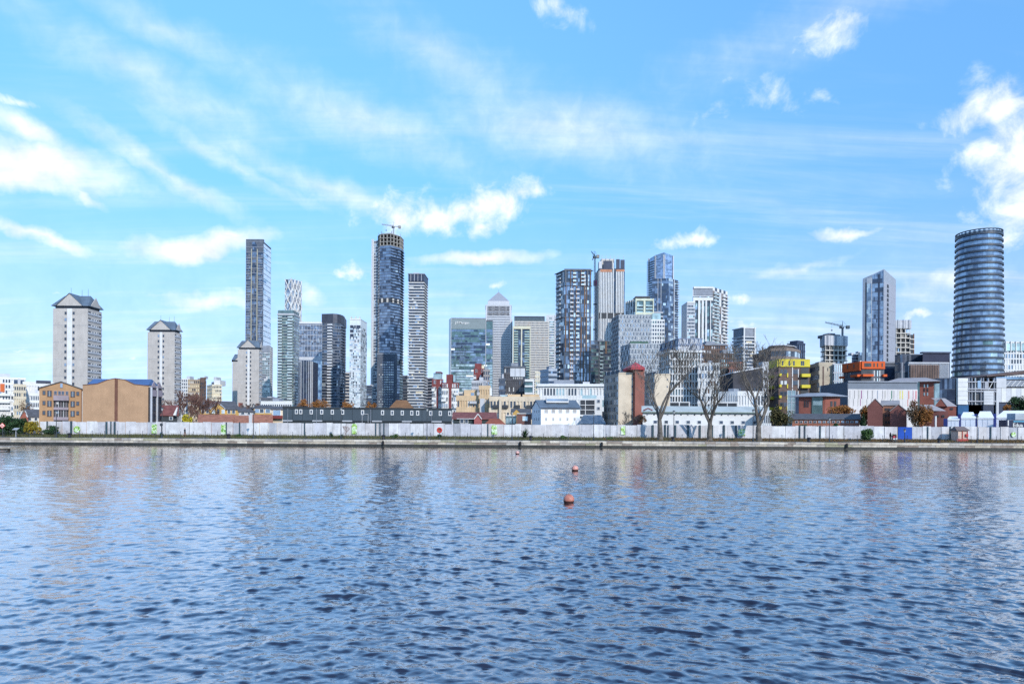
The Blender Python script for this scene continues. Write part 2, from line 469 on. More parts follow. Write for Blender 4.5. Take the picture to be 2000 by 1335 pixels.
def balconies(f, u0, u1, z0, z1, nf, slab, rail, dep=1.3, sh=.28, rh=1.0, part='balcony', rd=.08, skip=()):
    H = (z1 - z0) / nf
    for i in range(nf):
        if i in skip: continue
        z = z0 + i * H
        o = f.box(part, slab, u0, u1, z, z + sh, -.1, dep)
        if rail is not None and o is not None:
            r = bpy.data.objects.new('balustrade', unit(rail)); col.objects.link(r); r.parent = o
            W = dep + .1
            r.scale = (.985, rd / W, rh / sh)
            r.location = (0, -.5 + rd / W * .8, .5 + rh / sh / 2)
def gable_roof(T, part, m, A, B, C, D, ze, zr, over=.5, hip=0.0, axis='AB'):
    """ridge parallel to AB over rectangle A B C D (2-D, counter-clockwise)."""
    A, B, C, D = [Vector(p) for p in (A, B, C, D)]
    t = (B - A).normalized(); s = (D - A).normalized()
    A2, B2, C2, D2 = A - t * over - s * over, B + t * over - s * over, C + t * over + s * over, D - t * over + s * over
    L = (B2 - A2).length
    r0 = (A2 + D2) / 2 + t * (hip * L); r1 = (B2 + C2) / 2 - t * (hip * L)
    b = T.mb(part, m); th = .18
    v = lambda p, z: (p.x, p.y, z)
    for dz in (0, -th):
        b.poly([v(A2, ze + dz), v(B2, ze + dz), v(r1, zr + dz), v(r0, zr + dz)])
        b.poly([v(C2, ze + dz), v(D2, ze + dz), v(r0, zr + dz), v(r1, zr + dz)])
        if hip:
            b.poly([v(D2, ze + dz), v(A2, ze + dz), v(r0, zr + dz)]); b.poly([v(B2, ze + dz), v(C2, ze + dz), v(r1, zr + dz)])
    for p, q in ((A2, B2), (C2, D2)):
        b.poly([v(p, ze - th), v(q, ze - th), v(q, ze), v(p, ze)])
    if not hip:
        for p, r in ((A2, r0), (D2, r0), (B2, r1), (C2, r1)):
            b.poly([v(p, ze - th), v(r, zr - th), v(r, zr), v(p, ze)])
def gable_wall(T, part, m, A, D, ze, zr, th=.25):
    """triangular wall between 2-D points A and D, rising from ze to zr in the middle."""
    A, D = Vector(A), Vector(D); mid = (A + D) / 2
    t = (D - A).normalized(); n = Vector((t.y, -t.x)) * th
    b = T.mb(part, m)
    k = len(b.v)
    for q in (Vector((0, 0)), n):
        b.v += [(A.x + q.x, A.y + q.y, ze), (D.x + q.x, D.y + q.y, ze), (mid.x + q.x, mid.y + q.y, zr)]
    b.f += [(k, k + 1, k + 2), (k + 5, k + 4, k + 3), (k, k + 3, k + 4, k + 1), (k + 1, k + 4, k + 5, k + 2), (k + 2, k + 5, k + 3, k)]
def plant(T, m, u0, u1, h, inset=.15, part='roof_plant'):
    A, B, C, D = [Vector(p) for p in T.poly[:4]]
    ab = B - A; ad = D - A
    pts = [A + ab * u0 + ad * inset, A + ab * u1 + ad * inset, A + ab * u1 + ad * (1 - inset), A + ab * u0 + ad * (1 - inset)]
    T.mb(part, m).prism([tuple(p) for p in pts], T.zt - .05, T.zt + h)

# glass
GD = glass('glass_dark', (0.055, 0.07, 0.095), metal=.3)
GN = glass('glass_navy', (0.055, 0.075, 0.115), metal=.5)
GB = glass('glass_blue', (0.18, 0.225, 0.30), metal=.65)
GS = glass('glass_steel', (0.29, 0.345, 0.42), metal=.75)
GP = glass('glass_pale', (0.58, 0.65, 0.71), metal=.6, rough=.2)
GT = glass('glass_teal', (0.12, 0.185, 0.18), metal=.5)
GTP = glass('glass_teal_pale', (0.38, 0.475, 0.47), metal=.5, rough=.2)
GG = glass('glass_green', (0.13, 0.19, 0.19), metal=.5)
BL = mat('blind_white', (0.52, 0.53, 0.53), var=.08)
BC = mat('blind_cream', (0.62, 0.55, 0.40), var=.1)
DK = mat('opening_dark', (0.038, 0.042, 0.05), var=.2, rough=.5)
WH = mat('white_render', (0.60, 0.60, 0.595), var=.06, streak=.3)
WH2 = mat('white_cladding', (0.49, 0.50, 0.525), var=.07, streak=.3)
LG = mat('light_grey_cladding', (0.42, 0.43, 0.46), var=.08, streak=.3)
MG = mat('mid_grey_cladding', (0.22, 0.24, 0.28), var=.1)
DG = mat('dark_grey_cladding', (0.10, 0.11, 0.13), var=.15)
SL = mat('slate_blue_cladding', (0.09, 0.105, 0.135), var=.15)
NV = mat('navy_cladding', (0.032, 0.043, 0.075), var=.2, rough=.45)
CO = mat('council_concrete', (0.41, 0.38, 0.355), var=.07, streak=.6)
CP = mat('pale_concrete', (0.50, 0.47, 0.43), var=.09, streak=.3)
CT = mat('raw_concrete', (0.25, 0.235, 0.215), var=.14)
ST = mat('brushed_steel', (0.48, 0.48, 0.50), var=.06, metal=.25, rough=.45)
SR = mat('slate_roof', (0.10, 0.135, 0.18), var=.15, rough=.6)
TN = mat('tan_brick', (0.50, 0.37, 0.235), var=.10, streak=.3)
TNP = mat('pale_tan_brick', (0.56, 0.47, 0.36), var=.08, streak=.3)
BRB = mat('brown_brick', (0.125, 0.085, 0.072), var=.2)
BRR = mat('red_brick', (0.25, 0.085, 0.062), var=.15)
RD = mat('red_cladding', (0.17, 0.045, 0.045), var=.15)
BRZ = mat('bronze_panel', (0.15, 0.092, 0.062), var=.2)
PAL_BLUE = [(GB, 5), (GS, 2), (GN, 3), (GP, .6)]
PAL_NAVY = [(GN, 6), (GD, 3), (GB, 2), (GP, .4)]
PAL_APT = [(GD, 5), (GN, 3), (GS, 1), (BL, .7)]
PAL_OFF = [(GD, 5), (GN, 2), (GT, 1)]

# ---------------------------------------------------------------- council point blocks
def council(label, xa, xb, xc, D, top, strip, nfl, gap=True):
    D2 = perp(D, xb, xc) if xc else None
    pts = [(xa, D), (xb, D)] + ([(xc, D2)] if xc else [])
    T = bldg('tower_block', label, pts, top, CO, depth=12, group='grey council tower blocks with pitched roofs')
    A, B, C, E = [Vector(p) for p in T.poly]
    zt = T.zt; f = T.faces[0]; W = f.W
    # recessed dark storey, then the cross-gabled roof
    T.mb('attic_storey', DG).prism(offset(T.poly, -.6), zt - .1, zt + 1.3)
    ze, zr = zt + 1.2, zt + 1.2 + W * .36
    gable_roof(T, 'roof', SR, A, B, C, E, ze, zr - .3, over=.55, hip=.15)
    m0 = f.pt(.13); m1 = f.pt(.87); ad = E - A
    n = ad.normalized()
    q0, q1 = m0 - n * .62, m1 - n * .62
    q2, q3 = m1 + ad + n * .9, m0 + ad + n * .9
    gable_roof(T, 'roof', SR, q1, q2, q3, q0, ze + .02, zr, over=.3)
    gable_wall(T, 'gable', CO, q0 + n * .25, q1 + n * .25, ze - .05, zr - .25)
    if xc:
        g = T.faces[1]; t = f.t
        gable_wall(T, 'gable', CO, g.pt(.12) + t * .25, g.pt(.88) + t * .25, ze - .05, zr - W * .08)
    z0 = T.z0; H = 2.75
    for k_, (ux, hh) in enumerate(((.3, 3.2), (.62, 2.4), (.8, 2.8))):
        pa = f.pt(ux, -5); aer = MB(); aer.tube((pa.x, pa.y, zr - 1.5), (pa.x, pa.y, zr + hh), .07, .05, 4); aer.build('aerial', DG, parent=T.o, loc=T.loc)
    for k_ in range(1, 7): f.box('panel_joint', MG, 0, strip[0] - .09, z0 + (zt - z0) * k_ / 7, z0 + (zt - z0) * k_ / 7 + .10, -.05, .012); f.box('panel_joint', MG, strip[1] + .09, 1, z0 + (zt - z0) * k_ / 7, z0 + (zt - z0) * k_ / 7 + .10, -.05, .012)
    f.box('stair_strip', WH, strip[0], strip[1], z0, zt - .02, -.1, .10)
    us = strip[0] - .045, strip[1] + .045
    k = 0; z = zt - 2.0
    while z > 6:
        for u in us:
            f.win(u, z, W * .065, 1.3, CO, pick([(GD, 6), (GN, 1), (GS, .6)]), dep=.1, inner=(.92, .92))
        z -= H
    if xc:
        z = zt - 1.2
        nb = 0
        while z > 8:
            g.box('spandrel', LG, .0, 1.0, z - 2.75 + 1.45, z - 2.75 + 2.25, -.1, .22)
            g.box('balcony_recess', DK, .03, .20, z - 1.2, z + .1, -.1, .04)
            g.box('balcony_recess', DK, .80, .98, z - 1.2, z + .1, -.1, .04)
            for u in (.34, .52, .68):
                g.win(u, z - .6, g.W * .13, 1.2, WH, pick([(GD, 4), (GS, 2), (GN, 2)]), dep=.12)
            z -= H
    T.done(); return T
council('tallest grey concrete tower block with slate gabled roof behind the orange brick flats', 103, 171, 198, 292, 602, (.41, .55), 17)
council('second grey tower block with slate gabled roof, between orange flats and yellow bush', 288, 341, 354, 356, 648, (.45, .54), 17)
council('third grey tower block in front of the slim glass skyscraper', 464, 506, 512, 432, 682, (.46, .56), 17)
council('grey tower block half hidden behind the third one, only its left edge showing', 454, 492, None, 480, 706, (.46, .56), 17)

# ---------------------------------------------------------------- towers, left group
def s1():
    D = 830
    T = bldg('skyscraper', 'slim dark blue skyscraper with bright glass right side rising behind a council block', [(479, D), (513, D), (528, 862)], 472, SL, ref=1)
    f, g = T.faces; z0, zt = T.z0, T.zt; nf = 70
    H = (zt - z0) / nf
    panes(f, [(GN, 6), (GB, 4), (SL, 3)], z0, zt - 14, nf - 4, 7, .02, .30, d=.1)
    panes(f, [(SL, 4), (GN, 5), (GB, 2)], z0, zt, nf, 5, .36, .62, d=.1)
    panes(f, [(GN, 6), (GB, 4), (SL, 3)], z0, zt - 12, nf - 4, 7, .70, .98, d=.1)
    GBR = glass('glass_painted_sky', (0.80, 0.83, 0.87), metal=.25, rough=.25, var=.06)  # sky reflection on the right side painted in as near-white colour
    panes(g, [(GBR, 9), (GP, 2), (GS, .4)], z0, zt - 2, nf, 8, .02, .98, d=.1)
    for u in (.33, .66):
        f.box('fin', mat('fin_beige', (0.38, 0.36, 0.28)), u - .02, u + .02, z0, zt - 9, -.1, .7)
    bands(T, MG, z0, zt, nf // 2, .5, d=.25)
    for u0, u1 in ((.03, .28), (.71, .97)):
        balconies(f, u0, u1, z0 + 80, zt - 14, 40, LG, None, dep=.9, sh=.35, part='balcony')
    f.box('parapet', SL, 0, 1, zt, zt + 3, -3, .1)
    T.done()
s1()
def simple(name, label, pts, top, core, nf, nbs, band, pal, bh=.35, bd=.3, pier=None, pw=.35, ztrim=0, depth=None, cat='building', group=None, ref=None, done=True, parapet=None):
    T = bldg(name, label, pts, top, core, depth=depth, cat=cat, group=group, ref=ref)
    z0, zt = T.z0, T.zt - ztrim
    H = (zt - z0) / nf
    for f, nb in zip(T.faces, nbs):
        if nb:
            panes(f, pal, z0, zt, nf, nb, .01, .99)
            if pier is not None: piers(f, pier, z0, zt, nb, pw, d=bd + .06)
    if band is not None: bands(T, band, z0, zt, nf, H * bh, d=bd)
    if parapet is not None:
        T.mb('parapet', parapet).prism(offset(T.poly, .25), T.zt - .1, T.zt + 1.0)
    u = RND.uniform(.15, .5); d_ = Vector(T.poly[-1]) - Vector(T.poly[0])
    T.faces[0].box('roof_plant', LG if RND.random() < .5 else MG, u, u + RND.uniform(.2, .35), T.zt - .1, T.zt + RND.uniform(1.2, 2.6), -d_.length * .7, -d_.length * .3)
    if done: T.done()
    return T
T = simple('glass_tower', 'green glass tower with white floor lines beside the council block, under the slim skyscraper', [(505, 700), (527, 700), (532, 716)], 676, GG, 34, (6, 3), WH2, [(GG, 4), (GT, 4), (GTP, 2), (GD, 2), (BL, .5)], bh=.18, pier=LG, pw=.4, done=False)
T.faces[0].box('crown', MG, 0, 1, T.zt - 6, T.zt + .5, -.1, .5); T.done()

def s2():                                     # diagrid tower
    D = 960
    T = bldg('diagrid_tower', 'pale tower wrapped in a white diamond lattice behind the green glass flats', [(556, D), (568, D - 4), (588, D + 14)], 546, GS, ref=0)
    z0, zt = T.z0, T.zt
    for f, nb in zip(T.faces, (1, 3)):
        panes(f, [(GS, 3), (GP, 3), (GB, 2), (GN, 2), (GD, 1)], z0 + 60, zt, 36, nb * 4, d=.1)
        nd = 12; Hh = (zt - z0 - 90) / nd; w = 1 / nb
        for i in range(nd):
            for j in range(nb):
                za = z0 + 90 + i * Hh
                for (ua, ub) in ((j * w, (j + .5) * w), ((j + 1) * w, (j + .5) * w)):
                    if i % 2: ua, ub = ub, ua
                    p, q = f.pt(ua, .5), f.pt(ub, .5)
                    T.mb('lattice', WH).tube((p.x, p.y, za), (q.x, q.y, za + Hh), .75, .75, 4)
        for j in range(nb + 1):
            f.box('rib', WH2, max(0, j * w - .02), min(1, j * w + .02), z0, zt + 2, -.1, .45)
    bands(T, LG, z0 + 90, zt, 12, .7, d=.2)
    T.done()
s2()
def s3():
    D = 600
    T = bldg('apartment_tower', 'green glass apartment tower with stacked balconies in front of the white lattice tower', [(542, D), (573, D), (584, 617)], 606, GG)
    z0, zt = T.z0, T.zt - 4; nf = 36; f, g = T.faces
    GGL = glass('glass_green_grey', (0.11, 0.15, 0.145), metal=.4)
    panes(f, [(GGL, 6), (GD, 3), (GTP, 1), (GG, 3)], z0, zt, nf, 12, .02, .98)
    panes(g, [(GP, 3), (GS, 4), (GTP, 2), (GB, 1)], z0, zt, nf, 6, .02, .98)
    bands(T, mat('green_grey_band', (0.33, 0.37, 0.34)), z0, zt, nf, .55, d=.2)
    RL = glass('balustrade_glass', (0.45, 0.52, 0.50), metal=.3, rough=.3)
    balconies(f, .02, .30, z0 + 20, zt, nf - 6, LG, RL, dep=1.4)
    balconies(f, .64, .96, z0 + 20, zt, nf - 6, LG, RL, dep=1.4)
    T.mb('crown', LG).prism(offset(T.poly, .5), T.zt - 4, T.zt - 2.6); T.mb('crown', GTP).prism(offset(T.poly, -.4), T.zt - 2.7, T.zt + .5)
    T.done()
s3()
def s4():
    D = 690
    T = bldg('glass_office', 'pale blue glass block with a white top edge between two darker towers', [(583, D), (630, D)], 629, GB, depth=30)
    z0, zt = T.z0, T.zt; f = T.faces[0]
    zm = T.zp(699)
    panes(f, PAL_BLUE + [(GS, 3)], zm + 2, zt - 2, 14, 24, d=.1)
    panes(f, [(GP, 5), (GS, 4), (GB, 1)], z0, zm - 3, 20, 24, d=.1)
    for j in range(17):
        u = (j + .5) / 17
        f.box('fin', MG if j % 2 else LG, u - .006, u + .006, zm + 2, zt - 2, -.1, .5)
    f.box('cornice', WH, 0, 1, zt - 1.5, zt + .4, -.1, .7)
    f.box('cornice', WH2, 0, 1, zm - 2, zm + 1.2, -.1, .5)
    for i in range(1, 7): f.box('floor_band', LG, 0, 1, zm + 2 + i * 5.2, zm + 2.6 + i * 5.2, -.1, .2)
    T.done()
s4()
def s5():
    D = 585
    P = [(584, D + 6), (588, D), (598, D - 1), (606, D + 2), (611, D + 9)]
    W = wpts(P); back = [(W[-1][0], W[-1][1] + 16), (W[0][0], W[0][1] + 16)]
    T = Thing('dark_glass_block', 'low dark glass block with wavy vertical fins in front of pale blue glass', 'building', (W[2][0], D, GZ))
    zt = PZ(598, 704, D); T.mb('wall', NV).prism(W + back, GZ - .3, zt)
    for i in range(4):
        f = Face(T, W[i], W[i + 1])
        nb = max(1, round(f.W / 2.2))
        for j in range(nb):
            off = (j + i) % 2
            for k in range(6):
                z = GZ + (k + off * .5) * zt / 6.2
                f.quad('panes', GD if k % 2 else NV, (j + .05) / nb, (j + .95) / nb, z, min(zt, z + zt / 6.6), .1)
            f.box('fin', LG if (j + i) % 2 else MG, (j) / nb, (j) / nb + .10, GZ, zt, -.1, .6)
    T.done()
s5()
def s6():
    D = 620
    P = [(629, D)] + [(650, D - 2)] + [(650 + 22 * math.sin(a), D - 2 + 24 * (1 - math.cos(a))) for a in (.35, .7, 1.0, 1.25, 1.45, 1.57)]
    W = wpts(P); back = [(W[-1][0] - 2, W[-1][1] + 14), (W[0][0], W[0][1] + 26)]
    poly = W + back
    T = Thing('curved_tower', 'dark charcoal apartment tower with curved right side and white balconies', 'building', (W[1][0], D, GZ)); T.poly = poly
    zt = PZ(640, 613, D); zc = PZ(640, 630, D); z0 = GZ - .3
    T.mb('wall', DG).prism(poly, z0, zt - 1)
    T.mb('crown', mat('charcoal_crown', (0.06, 0.065, 0.085), metal=.3, rough=.4)).prism(offset(poly, .5), zc, zt)
    nf = 34
    for i in range(len(W) - 1):
        f = Face(T, W[i], W[i + 1])
        panes(f, [(GN, 4), (GD, 5), (SL, 4), (GB, 1), (GP, .4)], z0, zc, nf, max(1, round(f.W / 1.8)), d=.06)
    bands(T, MG, z0, zc, nf, .5, d=.3)
    f = Face(T, W[0], W[1])
    balconies(f, .52, .98, z0 + 16, zc, nf - 5, WH, WH2, dep=1.3, sh=.4, rh=.9)
    for i in (3, 4, 5):
        g = Face(T, W[i], W[i + 1])
        balconies(g, .0, 1.0, z0 + 16, zc, nf - 5, MG, None, dep=1.6, sh=.35, part='balcony_slab')
    T.done()
s6()
def s7():
    D = 560
    T = bldg('speckled_tower', 'slim white tower speckled with scattered dark windows', [(682.5, D), (704, D), (716, D * 1.0375)], 623, mat('pale_panel', (0.55, 0.60, 0.62), var=.05))
    z0, zt = T.z0, T.zt; nf = 31
    P2 = mat('pale_panel_grey', (0.38, 0.43, 0.46), var=.08)
    for f, nb in zip(T.faces, (7, 6)):
        panes(f, [(P2, 3), (WH2, 3), (GP, 3), (GS, 1.2)], z0, zt - 6, nf * 2, nb, d=.06, prob=.75, mx=.08, mz=.06)
        panes(f, [(GD, 5), (GN, 3)], z0, zt - 6, nf, nb, d=.12, prob=.30, mx=.18, mz=.12)
    bands(T, WH2, z0, zt, 8, .4, d=.14)
    f = T.faces[0]
    for z, u0, u1 in ((zt - 5, .05, .36), (zt - 8.5, .05, .36), (zt - 12, .05, .36), (zt - 5, .62, .98), (zt - 5, .42, .56)):
        f.box('roof_window', NV, u0, u1, z - 2.4, z, -.1, .25)
    for u in (.1, .5, .86): f.box('roof_post', TNP, u, u + .05, zt, zt + 2.2, -2, -.2)
    f.box('parapet', WH, 0, 1, zt - .6, zt + .5, -.2, .3)
    T.done()
s7()

def crane(name, label, base, h, jib_len, cj_len, heading, tilt, m, r=.9, luff=False):
    T = Thing(name, label, 'crane', base)
    b = T.mb('mast', m); x, y, z = base
    s = r
    for sx, sy in ((-s, -s), (s, -s), (s, s), (-s, s)):
        b.tube((x + sx, y + sy, z), (x + sx, y + sy, z + h), .22, .22, 4)
    n = max(2, int(h / (2.4 * s)))
    for i in range(n):
        za, zb = z + h * i / n, z + h * (i + 1) / n
        b.tube((x - s, y - s, za), (x + s, y - s, zb), .14, .14, 4); b.tube((x + s, y + s, za), (x - s, y + s, zb), .14, .14, 4)
        b.tube((x - s, y + s, za), (x - s, y - s, zb), .14, .14, 4); b.tube((x + s, y - s, za), (x + s, y + s, zb), .14, .14, 4)
    top = Vector((x, y, z + h)); d = Vector((math.cos(heading), math.sin(heading), 0))
    j = (d * math.cos(tilt) + Vector((0, 0, math.sin(tilt)))); side = Vector((-d.y, d.x, 0)); up = Vector((0, 0, 1))
    T.mb('cab', DG).prism([tuple((top + d * a + side * c)[:2]) for a, c in ((.4, -1.6), (2.2, -1.6), (2.2, -.3), (.4, -.3))][::-1][::-1], z + h - .4, z + h + 2.0)
    T.mb('slew_ring', DG).lathe(tuple(top), [(1.3, -.6), (1.3, .5)], 10)
    g = T.mb('jib', m); st = top + up * 1.2
    for o in (side * .6, side * -.6, up * 1.3): g.tube(st + o, st + j * jib_len + o * .5, .22, .18, 4)
    k = int(jib_len / 2.6)
    for i in range(k):
        a, c = st + j * (jib_len * i / k), st + j * (jib_len * (i + 1) / k)
        g.tube(a + side * .6, c + up * 1.2, .12, .12, 4); g.tube(a + up * 1.2, c - side * .6, .12, .12, 4)
    cj = T.mb('counter_jib', m)
    for o in (side * .8, side * -.8): cj.tube(st + o, st - d * cj_len + o, .25, .25, 4)
    e = st - d * (cj_len - 1.4)
    T.mb('counterweight', CT).box(e.x - 1.3, e.x + 1.3, e.y - 1.3, e.y + 1.3, e.z - 2.0, e.z + .8)
    ap = T.mb('apex', m); tp = st + up * 5.0
    ap.tube(st + side * .6, tp, .2, .15, 4); ap.tube(st - side * .6, tp, .2, .15, 4)
    ap.tube(tp, st + j * jib_len * .7 + up * .9, .08, .08, 4); ap.tube(tp, e, .08, .08, 4)
    hk = st + j * jib_len * .62
    T.mb('hook', DG).tube(hk, hk - up * 5, .07, .07, 4); T.mb('hook', DG).box(hk.x - .5, hk.x + .5, hk.y - .5, hk.y + .5, hk.z - 6, hk.z - 5)
    T.done(); return T

def s8():                                     # tallest tower with unfinished crown
    D = 740
    P = [(737, D + 8), (741, D), (762, D - 3), (781, D + 8), (787, D + 22)]
    W = wpts(P, 650); back = [(W[-1][0] - 4, W[-1][1] + 22), (W[0][0], W[0][1] + 36)]
    poly = W + back
    T = Thing('tall_skyscraper', 'tallest dark blue glass skyscraper with an unfinished concrete crown', 'building', (W[2][0], D, GZ)); T.poly = poly
    zt = PZ(760, 480, D); z0 = GZ - .3; zc = PZ(760, 458, D); nf = 62
    T.mb('wall', GN).prism(poly, z0, zt)
    breaks = [(PZ(760, 591, D), PZ(760, 583, D)), (PZ(760, 709, D), PZ(760, 702, D))]
    H = (zt - z0) / nf
    for i in range(4):
        f = Face(T, W[i], W[i + 1]); nb = max(2, round(f.W / 1.7))
        pal = [(GB, 6), (GS, 2.5), (GN, 1.5)] if i < 2 else [(GB, 5), (GN, 2), (GS, 3), (GP, .3)]
        panes(f, pal, z0, zt, nf, nb, d=.06)
        for (za, zb) in breaks:
            for j in range(max(1, nb // 3)):
                u = (j + .5) / max(1, nb // 3)
                f.box('refuge_floor_column', CP, u - .08, u + .08, za, zb, -.1, .75)
            f.box('refuge_floor', DK, 0, 1, za, zb, -.1, .3)
        if i in (2, 3):
            balconies(f, .0, 1.0, z0 + 6, zt, nf - 2, SL, None, dep=1.5, sh=.34, part='balcony_slab')
    bands(T, SL, z0, zt, nf, .55, d=.25)
    # grey panelled lower block standing forward at the left
    P2 = wpts([(736.5, D - 10), (772, D - 10)]); f = Face(T, P2[0], P2[1]); zl = PZ(750, 690, D - 10)
    T.mb('podium_tower', SL).prism(complete(P2, 12), z0, zl)
    panes(f, [(GS, 4), (GP, 3), (BL, 1), (GB, 3)], z0, zl - 8, 26, 9, .08, .92, d=.12, mx=.24, mz=.25)
    f.box('podium_cornice', MG, 0, 1, zl - 1, zl + .4, -.1, .3)
    # white side strip with hoist
    P3 = wpts([(725.5, D + 14), (738, D + 10)], 650); f = Face(T, P3[0], P3[1]); zs = PZ(730, 470, D + 12)
    T.mb('side_wing', WH2).prism(complete(P3, 16), z0, zs)
    f.box('side_rail', WH, 0, .26, z0, zs + 2, -.1, .9)
    panes(f, [(GD, 4), (SL, 3), (GP, 2)], z0, zs, 62, 3, .34, 1.0, d=.1, mx=.1, mz=.22)
    # concrete skeleton crown
    cz = [zt, zt + (zc - zt) * .33, zt + (zc - zt) * .66, zc]
    T.mb('core', DK).prism(offset(poly, -4), zt, zc - .6)
    for k in range(4):
        T.mb('crown_slab', CT).prism(offset(poly, .3), cz[k] - .35, cz[k] + .35)
    for i in range(4):
        f = Face(T, W[i], W[i + 1]); nb = max(1, round(f.W / 5))
        for j in range(nb + 1):
            f.box('crown_column', CT, max(0, j / nb - .5 / f.W), min(1, j / nb + .5 / f.W), zt, zc, -1.2, .2)
    T.mb('roof_formwork', MG).prism(offset(poly, -2.5), zc, zc + 1.8)
    for i in range(4):
        f = Face(T, W[i], W[i + 1]); f.box('safety_rail', MG, .1, .16, zc, zc + 3.5, -.6, -.3)
    T.done()
    crane('tower_crane', 'small tower crane perched on the tallest unfinished skyscraper', (W[2][0], D + 14, zc), PZ(760, 437, D) - zc, 13, 8, math.pi + .08, .12, mat('crane_grey', (0.25, 0.26, 0.28), var=.1), r=.5)
s8()
def s9():
    D = 660
    T = bldg('banded_tower', 'slim tower of stacked white balcony bands right of the tallest skyscraper', [(798.5, D), (826, D), (833, 683)], 540, DK)
    z0, zt = T.z0, T.zt - 6; nf = 49
    for f, nb in zip(T.faces, (10, 5)): panes(f, [(GD, 6), (GS, 1.5), (BL, .8), (GN, 2), (BC, .4)], z0, zt, nf, nb, d=.06)
    bands(T, mat('balcony_white', (0.50, 0.495, 0.49), var=.05), z0, zt, nf, 1.05, d=1.1, part='balcony_band')
    f, g = T.faces
    T.mb('crown', NV).prism(offset(T.poly, .9), zt + 1.5, T.zt + 2.2); T.mb('crown_cap', MG).prism(offset(T.poly, 1.3), T.zt + 2.2, T.zt + 2.9)
    for u in (.1, .35, .6, .85): f.box('crown_post', LG, u, u + .03, zt + 1.5, T.zt + 2.2, .3, 1.15)
    f.box('roof_plant', LG, .25, .65, T.zt + 2.8, T.zt + 4.6, -8, -3)
    T.done()
s9()
simple('mid_rise', 'dark block squeezed between the tallest tower and the white banded tower', [(785, 800), (799, 800)], 734, SL, 16, (8,), DG, PAL_NAVY, depth=20)
simple('mid_rise', 'pinkish striped block right beside the white banded tower', [(832, 700), (848, 690)], 738, mat('pinkish_grey', (0.45, 0.38, 0.38)), 15, (5,), mat('pinkish_white', (0.6, 0.55, 0.55)), PAL_APT, depth=20)
simple('mid_rise', 'low brownish block behind the white speckled tower', [(668, 800), (686, 800)], 728, LG, 16, (6,), CP, PAL_APT, depth=20)
simple('mid_rise', 'dark narrow block right of the white speckled tower', [(715, 640), (726, 640)], 753, DG, 16, (3,), DG, PAL_NAVY, depth=20)

# ---------------------------------------------------------------- financial district
def text_obj(body, m, size, loc, rotz, parent, ploc, ext=.06, shear=0.0, name='lettering', bold=0.0):
    cu = bpy.data.curves.new('lettering', 'FONT'); cu.body = body; cu.size = size; cu.extrude = ext; cu.shear = shear; cu.offset = bold
    cu.resolution_u = 3
    o = bpy.data.objects.new('lettering_source', cu); col.objects.link(o)
    bpy.context.view_layer.update()
    me = bpy.data.meshes.new_from_object(o.evaluated_get(bpy.context.evaluated_depsgraph_get()))
    bpy.data.objects.remove(o, do_unlink=True)
    me.materials.clear(); me.materials.append(m)
    t = bpy.data.objects.new(name, me); col.objects.link(t); t.parent = parent
    t.rotation_euler = (math.pi / 2, 0, rotz); t.location = Vector(loc) - ploc
    return t
def s10():
    D = 950
    T = bldg('glass_office_tower', 'broad blue green glass bank tower with small white lettering at its top', [(876.5, 962), (880, D), (949, D), (962, D + 6)], 621, GT, ref=1)
    T.poly = None
    T.b.clear()
    P = wpts([(876.5, 962), (880, D), (949, D), (949.2, D + 3), (962, D + 3)]); back = [(P[-1][0], D + 45), (P[0][0], D + 45)]
    zt = PZ(900, 621, D); z0 = GZ - .3
    T.mb('wall', GT).prism(P + back, z0, [zt, zt, zt, zt - 2.5, zt - 2.5, zt - 2.5, zt])
    f = Face(T, P[1], P[2]); g = Face(T, P[3], P[4]); zs = PZ(900, 642, D)
    nf = 36; H = (zs - z0) / nf
    LIT = mat('lit_blind', (0.80, 0.84, 0.80), var=.05)
    for F_, nb in ((f, 34), (g, 7)):
        for i in range(nf):
            z = z0 + i * H; run = None
            for j in range(nb):
                if run is None or RND.random() < .22:
                    hi = z < PZ(900, 712, D)
                    run = pick([(GTP, 5), (GT, 2), (LIT, .5), (GP, 1.2)] if hi else [(GT, 6), (GB, 4), (GN, 2), (GS, 1), (LIT, .35)])
                F_.quad('panes', run, j / nb, (j + 1) / nb, z, z + H * .72, .08)
            F_.quad('panes', pick([(GT, 2), (GB, 1), (GN, 1)]), 0, 1, z + H * .72, z + H, .09)
    for i in range(0, nf, 3):
        f.box('floor_band', GN if i % 2 else GS, 0, 1, z0 + i * H - .25, z0 + i * H + .25, -.1, .2)
    f.box('sign_band', mat('sign_band_grey', (0.20, 0.24, 0.25), var=.06, rough=.4), 0, 1, zs, zt - .8, -.1, .25)
    f.box('parapet', MG, 0, 1, zt - .8, zt + .3, -.1, .45)
    for F_, u in ((f, 0), (f, .985), (g, .97)): F_.box('corner_fin', LG, u, u + .015, z0, zt - (0 if F_ is f else 3), -.1, .8)
    g.box('parapet', DG, 0, 1, zt - 4, zt - 2.4, -.1, .3)
    p = f.pt(.12, .3)
    text_obj('J.P.Morgan', WH, 4.6, (p.x, p.y, PZ(890, 632, D)), 0, T.o, T.loc, ext=.25, bold=.06)
    T.done()
s10()
